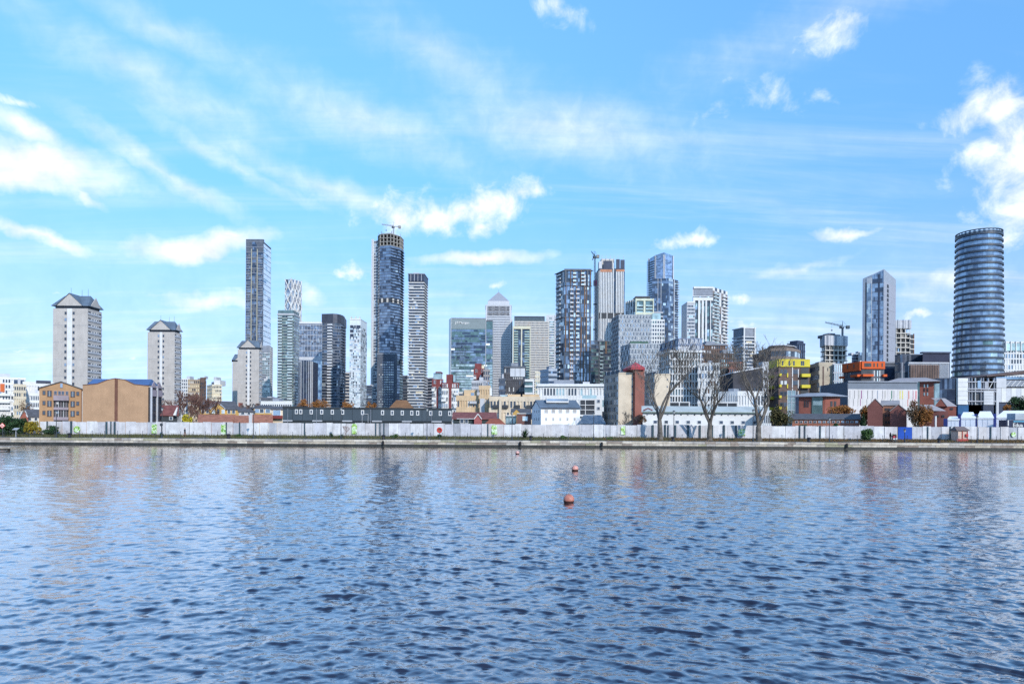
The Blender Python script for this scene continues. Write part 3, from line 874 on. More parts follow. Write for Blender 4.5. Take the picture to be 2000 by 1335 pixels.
def s11():
    D = 1100
    T = bldg('pyramid_skyscraper', 'pale steel skyscraper topped by a grey pyramid', [(948, D), (998, D)], 595, ST, depth=40)
    z0, zt = T.z0, T.zt; f = T.faces[0]; nf = 48
    T.mb('shoulder', ST).prism(complete(wpts([(946, D + 5), (1000.5, D + 5)]), 32), z0, PZ(973, 622, D))
    panes(f, [(GD, 6), (GN, 1.5)], z0, zt - 2, nf, 20, .06, .94, d=.06)
    bands(T, ST, z0, zt - 2, nf, 1.9, d=.25)
    piers(f, ST, z0, zt - 2, 20, 1.1, .06, .94, d=.3)
    f.box('corner_panel', ST, 0, .06, z0, zt, -.1, .4); f.box('corner_panel', ST, .94, 1, z0, zt, -.1, .4)
    LV = mat('louvre_dark', (0.12, 0.12, 0.13))
    for j in range(16):
        u = .07 + .86 * j / 16
        f.box('louvre', LV, u, u + .038, PZ(973, 608, D), PZ(973, 598, D), .1, .5)
    for j in range(16):
        u = .07 + .86 * j / 16
        f.box('louvre', LV, u, u + .038, PZ(973, 616, D), PZ(973, 610, D), .1, .5)
    cp = offset(T.poly, -3.2); zc = PZ(973, 587, D)
    T.mb('crown', ST).prism(cp, zt - .2, zc)
    T.mb('crown_ledge', ST).prism(offset(T.poly, .6), zt - 1.2, zt)
    za = PZ(973, 565, D); cx = sum(p[0] for p in cp) / 4; cy = sum(p[1] for p in cp) / 4
    b = T.mb('pyramid', mat('pyramid_steel', (0.33, 0.34, 0.38), var=.05, metal=.3, rough=.5))
    pp = offset(cp, -.3)
    for i in range(4):
        b.poly([(pp[i][0], pp[i][1], zc), (pp[(i + 1) % 4][0], pp[(i + 1) % 4][1], zc), (cx, cy, za)])
    b.poly([(p[0], p[1], zc) for p in pp][::-1])
    T.mb('mast', DG).tube((cx, cy, za - .5), (cx, cy, za + 3.5), .25, .1, 5)
    T.done()
s11()
def s12():
    D = 1060
    T = bldg('bank_tower', 'beige gridded bank tower with a dark curved glass roof', [(1004, D), (1072, D)], 628, CP, depth=45)
    z0, zt = T.z0, T.zt; f = T.faces[0]; nf = 42
    panes(f, [(GD, 5), (BRB, 1), (GN, 1)], z0, zt, nf, 26, .02, .98, d=.06)
    bands(T, CP, z0, zt, nf, 1.8, d=.25); piers(f, CP, z0, zt, 26, 1.15, .02, .98, d=.32)
    zr = PZ(1040, 614, D)
    P = wpts([(1004.5, D + 1), (1064, D + 1)], 620); A, B, C, E = complete(P, 38)
    b = T.mb('roof', mat('roof_glass', (0.10, 0.12, 0.13), metal=.5, rough=.3)); n = 8
    for i in range(n):
        t0, t1 = i / n, (i + 1) / n
        h = lambda t: zt + (zr - zt) * math.sin(min(1, t * 1.4 + .35) * math.pi / 2) * (1 if t < .7 else 1)
        y = lambda t: P[0][1] + 38 * t
        b.poly([(P[0][0], y(t0), h(t0)), (P[1][0], y(t0), h(t0)), (P[1][0], y(t1), h(t1)), (P[0][0], y(t1), h(t1))])
    b.poly([(P[0][0], P[0][1], zt - .5), (P[1][0], P[1][1], zt - .5), (P[1][0], P[1][1], h(0)), (P[0][0], P[0][1], h(0))])
    b.poly([(P[1][0], P[1][1], zt - .5), (P[1][0], y(1), zt - .5), (P[1][0], y(1), h(1)), (P[1][0], P[1][1], h(0))])
    b.poly([(P[0][0], y(1), zt - .5), (P[0][0], P[0][1], zt - .5), (P[0][0], P[0][1], h(0)), (P[0][0], y(1), h(1))])
    for k, z in enumerate((.25, .55, .8)): f.box('roof_rib', MG, .01, .88, zt + (zr - zt) * z, zt + (zr - zt) * z + .5, -8, -6)
    T.done()
s12()
def s12b():
    D = 800
    T = bldg('balcony_tower', 'cream framed tower with two columns of green balconies in front of the bank tower', [(1001, D), (1036, D)], 637, NV, depth=22)
    z0, zt = T.z0, T.zt; f = T.faces[0]; nf = 38
    CR = mat('cream_frame', (0.56, 0.54, 0.42), var=.06)
    panes(f, [(GD, 4), (GN, 4), (GB, 1)], z0, zt - 4, nf, 12, d=.06)
    for u0, u1 in ((0, .06), (.46, .53), (.95, 1.0)): f.box('frame_post', CR, u0, u1, z0, zt, -.1, 1.5)
    f.box('frame_top', CR, 0, 1, zt - 3.2, zt + .2, -.1, 1.6)
    RG = glass('balustrade_green', (0.30, 0.42, 0.36), metal=.3, rough=.3)
    balconies(f, .08, .30, z0, zt - 4, nf, CR, RG, dep=1.4, sh=.35); balconies(f, .66, .94, z0, zt - 4, nf, CR, RG, dep=1.4, sh=.35)
    T.done()
s12b()
def s13():
    D = 1090
    T = bldg('striped_office', 'narrow teal glass office with white floor stripes left of the bronze tower', [(1066, D), (1086, D)], 615, WH2, depth=35)
    z0, zt = T.z0, T.zt; f = T.faces[0]; nf = 40
    panes(f, [(GT, 4), (GTP, 2), (GB, 2)], z0, zt - 10, nf, 5, .18, .8, d=.06)
    for i in range(nf): f.box('floor_band', WH2, .16, .82, z0 + i * (zt - 10 - z0) / nf, z0 + (i + .5) * (zt - 10 - z0) / nf, -.1, .25)
    f.box('side_panel', LG, .82, 1, z0, zt, -.1, .4)
    for u in (.32, .42, .52): f.box('roof_mark', GT, u, u + .045, zt - 7, zt - 3.5, -.1, .2)
    T.done()
s13()
# ---------------------------------------------------------------- towers, right of centre
def d1():
    D = 500
    T = bldg('bronze_tower', 'dark bronze apartment tower of offset stacked blocks with white balconies', [(1085.5, 512), (1101, D), (1154, D)], 528, NV, ref=1)
    z0, zt = T.z0, T.zt; g, f = T.faces
    cuts = [z0, T.zp(686), T.zp(619), T.zp(558), zt]
    nfl = [19, 8, 7, 5]
    for k in range(4):
        a, b = cuts[k], cuts[k + 1]; nf = max(4, round((b - a) / 3.1)); H = (b - a) / nf
        sh = (.0, .4, .1, .6)[k]
        bk = MB(); bk.prism(offset(T.poly, .35 + sh), b - .35, b + .1); bk.build('block_cornice', DG, parent=T.o, loc=T.loc)
        panes(f, [(GD, 4), (GN, 3), (GB, 3), (GS, 1.5), (GP, .4)], a, b, nf, 14, d=.06)
        panes(g, [(GD, 4), (WH2, 2), (GP, 1)], a, b, nf, 5, d=.06)
        # bronze fins, uneven between the stacked blocks
        us = [.02, .19, .31, .40, .58, .70, .80, .93]
        for j, u in enumerate(us):
            u2 = min(.97, u + ((k * 37 + j * 13) % 5) * .008)
            f.box('bronze_fin', BRZ if (j + k) % 3 else DG, u2, u2 + (.045 if (j + k) % 2 else .028), a, b, -.1, .45 + sh)
        bu = [(.22, .34), (.44, .56)] if k < 3 else [(.32, .44), (.62, .74)]
        for (u0, u1) in bu:
            balconies(f, u0, u1, a + .3, b, nf, WH2, GP if k % 2 else WH2, dep=1.2, sh=.3, rh=.85)
        for i in range(nf):
            g.box('side_balcony', WH if i % 2 else WH2, .1, .62, a + i * H + .2, a + i * H + 1.3, -.1, 1.1)
            if RND.random() < .5: f.quad('blinds', BL, .72, .79, a + i * H + .4, a + i * H + 2.4, .09)
            if RND.random() < .4: f.quad('blinds', GP, .84, .91, a + i * H + .4, a + i * H + 2.4, .09)
        for i in range(1, nf, 2): f.box('spandrel', DG, 0, 1, a + i * H - .2, a + i * H + .2, -.1, .25)
    f.box('parapet', DG, 0, 1, zt, zt + 1.2, -.5, .1)
    T.done()
d1()
T = simple('glass_podium', 'dark teal glass block attached right of the bronze tower', [(1153, 520), (1193, 520)], 666, NV, 23, (14,), DG, [(GD, 4), (GT, 4), (GN, 2), (GTP, .8), (GS, 1)], bh=.2, depth=22, done=False)
f = T.faces[0]
f.box('bronze_panel', BRZ, .72, .80, T.zp(690), T.zt, -.1, .4); f.box('dark_panel', DG, .40, .46, T.z0, T.zt, -.1, .45)
balconies(f, .46, .62, T.z0 + 4, T.zt - 4, 20, MG, GTP, dep=1.2); T.done()

def d2():
    D = 640
    T = bldg('striped_tower', 'unfinished tower of white and black vertical stripes with ragged top', [(1164, 654), (1169, D), (1219, D)], 524, DG, ref=1)
    z0, zt = T.z0, T.zt; g, f = T.faces; zb0, zb1 = T.zp(622), T.zp(611)
    panes(f, [(GD, 5), (GN, 2), (DG, 3)], z0, zt, 48, 16, d=.06)
    n = 15
    for j in range(n):
        u = .02 + .96 * j / n
        if j == 9: continue
        w = .036
        f.box('white_fin', WH, u, u + w, zb1, zt + (5 if j in (8, 10) else -2), -.1, .7)
        f.box('white_fin', WH, u + .01, u + .01 + w, z0, zb0, -.1, .7)
    f.box('refuge_floor', DK, 0, 1, zb0, zb1, -.1, .3)
    for u in (.06, .3, .56, .84): f.box('refuge_brace', WH, u, u + .03, zb0, zb1, -.1, .6)
    g.box('side_wall', CP, 0, 1, z0, zt - 2, -.1, .3)
    # ragged top: dark screens, raw slabs, props
    f.box('formwork_screen', NV, .16, .50, zt - 1, zt + 7, -.3, .9); f.box('formwork_screen', NV, .66, .80, zt - 1, zt + 8.5, -.3, .9); f.box('formwork_screen', NV, .83, .99, zt - 1, zt + 8, -.3, .9)
    f.box('insulation_strip', mat('insulation_ochre', (0.42, 0.20, 0.12)), .04, .50, zt - 3.5, zt - 1, -.1, .8); f.box('insulation_strip', mat('insulation_ochre', (0.42, 0.20, 0.12)), .66, .99, zt - 3, zt - 1, -.1, .8)
    f.box('roof_core', CP, .10, .62, zt, zt + 10, -14, -4); f.box('roof_core', WH2, .0, .12, zt - 2, zt + 7, -8, -1)
    for u in (.12, .28, .45, .6, .75, .97): f.box('roof_prop', LG, u, u + .012, zt + 6, zt + 13, -3, -2.6)
    # hoist with pink cabins on the left
    p = g.pt(.2, 1.2); RM = mat('hoist_pink', (0.5, 0.12, 0.22))
    T.mb('hoist_mast', mat('hoist_white', (0.6, 0.5, 0.52))).box(p.x - .6, p.x + .6, p.y - .6, p.y + .6, z0, T.zp(527))
    for y in (548, 590, 640, 690):
        z = T.zp(y); T.mb('hoist_tie', RM if y == 548 else DG).box(p.x - 2.2, p.x + 2.5, p.y - .8, p.y + .8, z - (2.6 if y == 548 else .5), z + (2.6 if y == 548 else .5))
    T.done()
    crane('tower_crane', 'dark tower crane head above the striped unfinished tower', (PX(1161.5, D + 6, 560), D + 6, GZ), PZ(1161, 500, D) - GZ, 6, 4.5, 2.6, .9, mat('crane_dark', (0.05, 0.08, 0.11)), r=.55)
d2()

def speckle(name, label, pts, top, nf, nbs, wall, d=.25, depth=None, pal=None, done=True):
    T = bldg(name, label, pts, top, wall, depth=depth)
    z0, zt = T.z0, T.zt; H = (zt - z0) / nf
    for fi, (f, nb) in enumerate(zip(T.faces, nbs)):
        w = 1 / nb
        for i in range(nf):
            for j in range(nb):
                m = pick(pal or [(GD, 5), (GN, 3), (GS, 2), (BL, .6)])
                sft = .12 if (i + j) % 2 else .3
                f.quad('panes', m, (j + sft) * w, (j + sft + .5) * w, z0 + (i + .2) * H, z0 + (i + .85) * H, .06)
                if (i + j) % 2 == 0:
                    p = f.pt((j + .1) * w, .3); q = f.pt((j + .75) * w, .3)
                    T.mb('fins', WH2).tube((p.x, p.y, z0 + (i + .1) * H), (q.x, q.y, z0 + (i + .95) * H), .22, .22, 4)
    bands(T, wall, z0, zt, nf, H * .16, d=.2)
    if done: T.done()
    return T
WSP = mat('speckle_white', (0.36, 0.39, 0.42), var=.08)
WSD = mat('speckle_slate', (0.20, 0.24, 0.33), var=.1)
speckle('patterned_tower', 'grey white apartment block with zigzag window pattern behind the red topped stair tower', [(1194, 470), (1208, 452), (1271, 452)], 615, 27, (6, 20), WSP)
T = speckle('patterned_block', 'lower zigzag patterned grey wing in front of the taller patterned block', [(1212, 430), (1230, 412), (1296, 412)], 671, 16, (6, 20), WSP, done=False)
T.faces[1].box('planted_ledge', mat('planting_green', (0.04, 0.10, 0.07)), .02, .55, T.zt, T.zt + 1.4, -6, -.2); T.done()

def d4():
    D = 600
    T = bldg('framed_tower', 'pale green framed tower with a black flat top behind the patterned block', [(1222, 616), (1240, D), (1276, D)], 583, GG, ref=1)
    z0, zt = T.z0, T.zt; g, f = T.faces; CR = mat('pale_green_frame', (0.55, 0.57, 0.45)); nf = 38
    panes(f, [(GD, 4), (GG, 3), (GTP, 1)], z0, zt - 3, nf, 10, d=.06); panes(g, [(GD, 4), (GP, 3), (WH2, 3)], z0, zt - 3, nf, 6, d=.06)
    for u0, u1 in ((0, .06), (.44, .54), (.94, 1)): f.box('frame_post', CR, u0, u1, z0, zt, -.1, 1.1)
    for z in (zt - 2, zt - 14, zt - 30, zt - 46): f.box('frame_beam', CR, 0, 1, z, z + 1.8, -.1, 1.2)
    for i in range(4): g.box('side_panel', WH, i * .25, i * .25 + .06, z0, zt, -.1, .8)
    balconies(f, .08, .42, z0 + 40, zt - 4, 24, CR, GTP, dep=1.0); balconies(f, .56, .92, z0 + 40, zt - 4, 24, CR, GTP, dep=1.0)
    T.mb('roof_plant', DK).prism(complete(wpts([(1240.5, D + 3), (1269, D + 3)]), 14), zt - .1, PZ(1250, 577, D))
    T.done()
d4()
T = simple('white_block', 'small white block with square windows in front of the tall blue skyscraper', [(1268, 560), (1297, 560)], 625, WH, 27, (6,), WH, PAL_OFF, bh=.42, pier=WH, pw=1.1, depth=16, done=False)
T.faces[0].box('roof_plant', GTP, .25, .8, T.zt, T.zt + 6, -10, -3); T.done()
simple('grey_block', 'grey glass slab tucked behind the white square windowed block', [(1276, 640), (1294, 640)], 610, MG, 28, (5,), LG, PAL_OFF, depth=16)

def d5():
    D = 850
    T = bldg('blue_skyscraper', 'tall blue skyscraper with a paler upper half standing behind lower towers', [(1273, D), (1305, D - 3), (1323.5, D + 10)], 544, NV, ref=0)
    z0, zt = T.z0, T.zt; f, g = T.faces; nf = 60
    panes(f, PAL_NAVY, z0, zt, nf, 12, d=.06); panes(g, [(GB, 4), (GS, 3), (GP, 2), (GN, 2)], z0, zt, nf, 7, d=.06)
    for u in (.33, .52): f.box('fin', LG, u, u + .03, z0, zt, -.1, .8)
    g.box('fin', LG, .52, .58, z0, zt, -.1, .8)
    balconies(g, .68, 1.0, z0 + 30, zt, 50, LG, None, dep=2.6, sh=.4, part='balcony_slab')
    P = wpts([(1267, D + 22), (1280, D + 8), (1297, D + 2), (1315.5, D + 8)], 520)
    zu = PZ(1297, 492, D); poly = P + [(P[3][0], D + 34), (P[0][0], D + 34)]
    T.mb('upper_shaft', GS).prism(poly, z0, [zu - 4, zu - 2, zu, zu - 3, zu - 3, zu - 4])
    UPG = glass('glass_upper', (0.36, 0.42, 0.55), metal=.7)
    nfu = 22
    for i in range(3):
        q = Face(T, P[i], P[i + 1])
        panes(q, [(UPG, 6), (GS, 3), (GB, 1)], zt, zu - 5, nfu, 5, d=.08)
        q.box('upper_fin', LG, .0, .07, zt, zu - 3, -.1, .9)
        q.box('upper_fin', WH2, .90, .98, zt, zu - 3, -.1, .9)
    q = Face(T, P[0], P[1]); balconies(q, 0, 1, z0 + 70, zu - 6, 48, LG, None, dep=1.6, sh=.4, part='balcony_slab')
    q = Face(T, P[2], P[3])
    T.done()
d5()
def d6():
    D = 560
    T = bldg('white_tower', 'white stepped apartment tower with vertical ribs and a checkered right flank', [(1352, D), (1391, D), (1420, D + 20)], 560, WH2, ref=1)
    z0, zt = T.z0, T.zt; f, g = T.faces; nf = 40
    panes(f, [(GD, 4), (GG, 3), (GTP, 1.5), (GS, 1)], z0, zt - 8, nf, 12, d=.06)
    for u0, u1 in ((0, .1), (.26, .36), (.44, .54), (.62, .7), (.86, .9)): f.box('rib', WH, u0, u1, z0, zt - 10, -.1, 1.4)
    f.box('crown', MG, .06, 1, zt - 7, zt - 1.5, -.3, .4); f.box('crown_cap', WH, .04, 1, zt - 1.5, zt, -.3, 1.0)
    f.box('crown_cap', WH, 0, 1, zt - 11.5, zt - 9, -.1, 1.5)
    CKD = mat('check_brown', (0.20, 0.17, 0.16))
    H = (zt - z0) / nf
    for i in range(nf):
        for j in range(7):
            g.quad('panes', [WH, CKD, GD, WH2][(i * 3 + j * 2 + (i // 2)) % 4], j / 7, (j + 1) / 7, z0 + i * H, z0 + (i + 1) * H, .06)
    balconies(g, 0, .4, z0 + 10, zt - 3, nf - 4, WH, GTP, dep=1.2); balconies(g, .62, 1, z0 + 10, zt - 3, nf - 4, WH, None, dep=1.4, sh=.8, part='balcony_slab')
    P = wpts([(1341, D - 6), (1357, D - 6)]); q = Face(T, P[0], P[1]); zl = PZ(1345, 592, D)
    T.mb('side_wing', WH2).prism(complete(P, 18), z0, zl)
    panes(q, [(GD, 4), (GTP, 2), (GN, 2)], z0, zl - 2, 36, 5, .05, .95, d=.06, mx=.12, mz=.2)
    q.box('side_wing_cap', WH, 0, 1, zl - 1, zl + .3, -.1, .5)
    T.done()
d6()
def d7():
    D = 620
    T = bldg('banded_block', 'white banded residential tower with a bright edge left of the yellow block', [(1432, D + 14), (1451, D), (1474, D + 2)], 640, DK, ref=1)
    z0, zt = T.z0, T.zt; g, f = T.faces; nf = 30
    for q, nb in ((g, 6), (f, 8)): panes(q, [(GD, 4), (GN, 2), (GS, 1), (BC, .6)], z0, zt, nf, nb, d=.06)
    bands(T, WH2, z0, zt - 8, nf - 3, 1.2, d=.9, part='balcony_band')
    f.box('edge_wall', WH, 0, .09, z0, zt + .6, -.1, 1.3); f.box('edge_wall', WH, .91, 1, z0, zt + .6, -.1, 1.3)
    f.box('roof_screen', MG, .1, .88, zt - 7, zt - .3, -.1, .5); g.box('roof_screen', MG, .25, .95, zt - 7, zt - .3, -.1, .4)
    T.mb('roof_edge', WH).prism(offset(T.poly, .9), zt - .3, zt + .5)
    T.done()
d7()
def l1():
    D = 450
    T = Thing('wedge_tower', 'wedge topped silver and blue tower standing alone left of the round tower', 'building', (PX(1718, D), D, GZ))
    P = wpts([(1685, D + 7), (1703, D + 3), (1726, D), (1749.5, D + 17)], 600)
    zA, zB, zC, zD = PZ(1685, 544, D + 7), PZ(1703, 536, D + 3), PZ(1726, 525, D), PZ(1749, 546, D + 17)
    back = [(P[3][0] - 1, D + 36), (P[0][0] + 14, D + 30)]
    z0 = GZ - .3
    AL = mat('silver_cladding', (0.40, 0.42, 0.46), var=.05, metal=.4, rough=.4)
    T.mb('wall', AL).prism(P + back, z0, [zA, zB, zC, zD, zD - 4, zA - 3])
    fa, fb, fc = [Face(T, P[i], P[i + 1]) for i in range(3)]
    nf = 34
    fa.box('silver_panel', AL, 0, .26, z0, zA - .4, -.1, .5); fa.box('dark_slot', SL, .26, .42, z0, zA - 3, -.1, .1); fa.box('silver_panel', WH2, .44, .96, z0, zA - .2, -.1, .35)
    panes(fa, [(GS, 3), (GP, 2)], z0, zA - 4, nf, 3, .46, .94, d=.4)
    panes(fb, [(GB, 6), (GS, 3), (GN, 3)], z0, zB - 3, nf, 9, .02, .98, d=.08)
    for j in range(8):                                     # glass steps following the sloped top
        fb.quad('panes', GB if j % 2 else GS, .02 + j * .12, .02 + (j + 1) * .12, zB - 3, zB - 3 + (zC - zB) * (j + .5) / 8 + 2.4, .08)
    H = (zB - 3 - z0) / nf
    for i in range(1, nf): fb.box('floor_band', SL if i % 2 else GS, .02, .98, z0 + i * H - .18, z0 + i * H + .18, -.1, .2)
    fb.box('dark_column', NV, .5, .66, z0, zB, -.1, .22); fb.box('corner_post', AL, .97, 1, z0, zC - 1, -.1, .4)
    SG = mat('satin_silver', (0.40, 0.40, 0.44), var=.05, metal=.35, rough=.42)
    z = z0
    k = 0
    while z < zD - 9:
        fc.box('cladding_panel', SG, .0, .98, z, z + 8.8, -.1, .12 + .02 * (k % 2)); z += 8.9; k += 1
    for i in range(30): fc.box('slot_window', DK, .24, .36, z0 + 6 + i * 3.05, z0 + 8.2 + i * 3.05, 0, .3)
    T.done()
l1()
def c_tower(label, pts, top, capy, nf, D, step=None, seed=0):
    T = bldg('unfinished_tower', label, pts, capy, DK, ref=1)
    z0, zt = T.z0, T.zt
    T.b.clear(); T.mb('core', DK).prism(offset(T.poly, -1.8), z0, zt)
    bands(T, CP, z0, zt, nf, .85, d=.5, part='floor_slab')
    for f in T.faces:
        nb = max(2, round(f.W / 4.5)); piers(f, CP, z0, zt, nb, .7, d=.15, part='column')
        panes(f, [(CT, 3), (DK, 4), (GS, 1)], z0, zt, nf, nb * 2, d=-1.0, prob=.6)
    zc = PZ(pts[1][0], top, pts[1][1])
    T.mb('screen', LG).prism(offset(T.poly, .9), zt, zc)
    for f in T.faces:
        for j in range(5): f.box('screen_rib', WH2 if j % 2 else MG, j * .2 + .02, j * .2 + .10, zt, zc + .2, .9, 1.15)
    return T, zc
T, zc = c_tower('unfinished concrete tower with white screens and a crane behind the tan block', [(1603.5, 616), (1612, 600), (1653, 604)], 655, 674, 17, 600)
f = T.faces[1]
f.box('roof_formwork', DG, .1, .78, zc - 1, zc + 1.5, -14, -2); f.box('roof_formwork', DG, .3, .6, zc + 1.5, zc + 2.8, -12, -4)
balconies(T.faces[1], .86, 1.0, T.z0 + 10, T.zt, 14, CP, None, dep=2.2, sh=.4, part='slab_edge'); T.done()
crane('tower_crane', 'slender tower crane with a long jib above the tan block', (PX(1645.5, 610, 645), 610, T.zt), PZ(1645, 640, 610) - T.zt, 15.5, 6, math.pi - .05, .22, mat('crane_slate', (0.10, 0.14, 0.17)), r=.5)
T, zc = c_tower('unfinished banded tower with a ribbed grey cap right of the wedge topped tower', [(1746, 626), (1750, 622), (1777, 622)], 625, 641, 21, 622)
P = wpts([(1776, 626), (1785, 628)]); zs = PZ(1780, 653, 626)
T.mb('side_core', DK).prism(complete(P, 9), T.z0, zs); q = Face(T, P[0], P[1])
for i in range(19): q.box('side_slab', CP, 0, 1, T.z0 + i * (zs - T.z0) / 19, T.z0 + i * (zs - T.z0) / 19 + .8, -.1, .5)
q.box('side_column', BRZ, .8, 1, T.z0, zs + 1, -.1, .3); T.done()
simple('far_block', 'small pale lattice fronted block far behind the orange block', [(1664, 700), (1680, 700)], 692, LG, 26, (8,), WH2, [(LG, 3), (GS, 3), (GD, 2)], depth=16)
simple('far_block', 'pinkish sliver of a far block left of the wedge topped tower', [(1676, 690), (1686, 690)], 688, mat('far_pink', (0.30, 0.22, 0.25)), 28, (3,), None, PAL_APT, depth=12)

# ---------------------------------------------------------------- round tower
def round_tower():
    D = 510; cx = PX(1911, D, 600)
    T = Thing('round_tower', 'tall round glass tower ringed by dark floor bands', 'building', (cx, D, GZ))
    z0 = GZ; zt = PZ(1910, 464, D); nf = 33; n = 60; rot = math.radians(-24)
    RA, RB = 14.3, 14.3
    def rad(z):
        t = (z - z0) / (zt - z0)
        return 1.235 - .19 * min(1, t / .62) ** .9 - .045 * max(0, (t - .62) / .38)
    def ring(z, off=0.0, shift=0.0):
        k = rad(z); out = []
        for i in range(n):
            a = 2 * math.pi * i / n
            x, y = (RA * k + off) * math.cos(a), (RB * k + off) * math.sin(a)
            out.append((cx + x * math.cos(rot) - y * math.sin(rot), D + x * math.sin(rot) + y * math.cos(rot), z))
        return out
    H = (zt - z0) / nf
    pal_hi = [(GS, 6), (GB, 4)]; pal_lo = [(GTP, 2), (GS, 8), (GT, .6), (GB, 1), (GP, 1.0)]
    core = T.mb('glass_core', GN)
    for i in range(nf):
        a, b = ring(z0 + i * H, -.12), ring(z0 + (i + 1) * H, -.12)
        for j in range(n):
            k = (j + 1) % n; core.poly([a[j], a[k], b[k], b[j]])
        a, b = ring(z0 + i * H), ring(z0 + (i + 1) * H); t = i / nf
        cur = None
        for j in range(n):
            k = (j + 1) % n
            if cur is None or RND.random() > .6: cur = pick(pal_lo if RND.random() > t * 1.7 else pal_hi)
            T.mb('panes', cur).poly([a[j], a[k], b[k], b[j]])
    BN = mat('band_navy', (0.035, 0.046, 0.066), rough=.4, spec=.5, var=.15)
    BW = mat('band_lip', (0.30, 0.33, 0.37), rough=.4)
    def band(z, h, off, name, m):
        b = MB(); zl, zh = z - h / 2, z + h / 2
        r = [ring(zl, -.3), ring(zl, off), ring(zh, off), ring(zh, -.3)]
        r[1] = [(p[0], p[1], zl) for p in ring(z, off)]; r[2] = [(p[0], p[1], zh) for p in ring(z, off)]
        for q in range(3):
            for j in range(n):
                k = (j + 1) % n; b.poly([r[q][j], r[q][k], r[q + 1][k], r[q + 1][j]])
        o = b.build(name, m, parent=T.o, loc=T.loc); return o
    for i in range(1, nf + 1):
        o = band(z0 + i * H, 1.5, .85, 'floor_band', BN)
    # open crown, cut on a slope
    za = zt
    for q in range(2):
        band(zt + 1.4 + q * 1.6, .5, .75, 'crown_ring', BN)
    b = T.mb('crown_screen', GS); a = ring(zt + .5); c = ring(zt + 3)
    for j in range(n):
        k = (j + 1) % n
        if j % 2: b.poly([a[j], a[k], c[k], c[j]])
    b = T.mb('roof', DG); b.poly(ring(zt + .55, -.4))
    # slim lift spine on the left
    s = PX(1862, D + 8, 650)
    T.mb('lift_spine', mat('spine_grey', (0.30, 0.27, 0.28))).box(s - .3, s + .3, D + 6, D + 7, z0, PZ(1858, 600, D))
    T.done()
round_tower()
# ---------------------------------------------------------------- mid-rise layer
def mid(name, label, pts, top, wall, nf, nbs, pal, bh=.35, pier=.9, bandm=None, depth=None, group=None, cat='building', done=True, d=.25):
    return simple(name, label, pts, top, wall, nf, nbs, bandm or wall, pal, bh=bh, bd=d, pier=wall if pier else None, pw=pier or .3, depth=depth, cat=cat, group=group, done=done)
# far left white flats
T = mid('white_flats', 'white modern flats with an orange panel at the far left edge', [(-30, 262), (49, 262)], 737, WH, 9, (14,), [(GD, 4), (WH, 5), (GS, 1)], bh=.4, pier=1.2, depth=14, done=False)
f = T.faces[0]; f.box('orange_panel', mat('orange_panel', (0.50, 0.12, 0.04)), .38, .49, T.zp(764), T.zp(748), -.1, .5)
for i, z in enumerate((T.zp(772), T.zp(786), T.zp(800))): f.box('balcony', WH, .3, .62, z, z + .9, -.1, 1.3)
f.box('roof_glazing', GN, .72, .98, T.zt - 3.2, T.zt - .4, -.1, .35); T.done()
mid('cream_flats', 'cream brick flats beside the white flats at the far left', [(28, 240), (50, 240)], 752, mat('cream_brick', (0.5, 0.44, 0.34)), 7, (5,), [(GD, 4), (GS, 1), (mat('cream_brick', (0.5, 0.44, 0.34)), 3)], bh=.45, pier=1.1, depth=12)
T = mid('white_hall', 'plain white block left of the tallest council block', [(46, 255), (104, 255)], 749, WH, 5, (11,), [(WH, 8), (GD, 1.2)], bh=.5, pier=1.6, depth=20, done=False)
T.faces[0].box('roof_canopy', NV, .42, .92, T.zt + .4, T.zt + 1.4, -6, .5); T.faces[0].box('roof_box', WH, .46, .88, T.zt, T.zt + .5, -5, .1); T.done()
mid('white_flats', 'white flats with irregular dark windows just left of the orange brick flats', [(60, 225), (80, 225)], 770, WH, 5, (6,), [(GD, 3), (WH, 3)], bh=.4, pier=1.0, depth=10)
# behind second council block
mid('white_flats', 'thin white block right of the second council block', [(352, 420), (370, 420)], 740, WH, 14, (5,), PAL_APT, depth=12)
mid('brown_flats', 'cream and brown flats with dark right tower behind bare reddish tree', [(368, 400), (394, 400), (402, 412)], 742, mat('cream_brown', (0.36, 0.28, 0.2)), 12, (7, 3), [(GD, 4), (BC, 1.5), (BL, 1)], bh=.35, depth=12)
mid('brown_tower', 'dark brown stair tower on the right end of the cream flats', [(392, 396), (402, 396)], 738, BRB, 13, (3,), [(GD, 3), (BRB, 3)], depth=8)
T = mid('cream_flats', 'small cream and white tower with stepped top between council blocks', [(405.5, 460), (415, 448), (433, 448)], 752, mat('cream_white', (0.60, 0.54, 0.42)), 11, (4, 6), [(GD, 3), (BC, 1), (GS, 1)], bh=.45, pier=1.1, done=False)
T.faces[1].box('roof_storey', WH, .1, .75, T.zt, T.zt + 3.4, -10, -1); T.faces[1].box('roof_storey', LG, -.1 + .1, .3, T.zt + 3.4, T.zt + 5.5, -9, -2); T.done()
T = mid('white_flats', 'long low white block with dark balconies under the green glass towers', [(511, 330), (570, 330)], 786, WH, 3, (14,), [(GD, 5), (GN, 2), (BC, 1)], bh=.4, pier=.5, depth=14)
mid('grey_flats', 'low dark roofed building in front of the green glass tower', [(511, 360), (545, 360)], 779, DG, 3, (7,), [(GD, 4), (SL, 2)], depth=12)
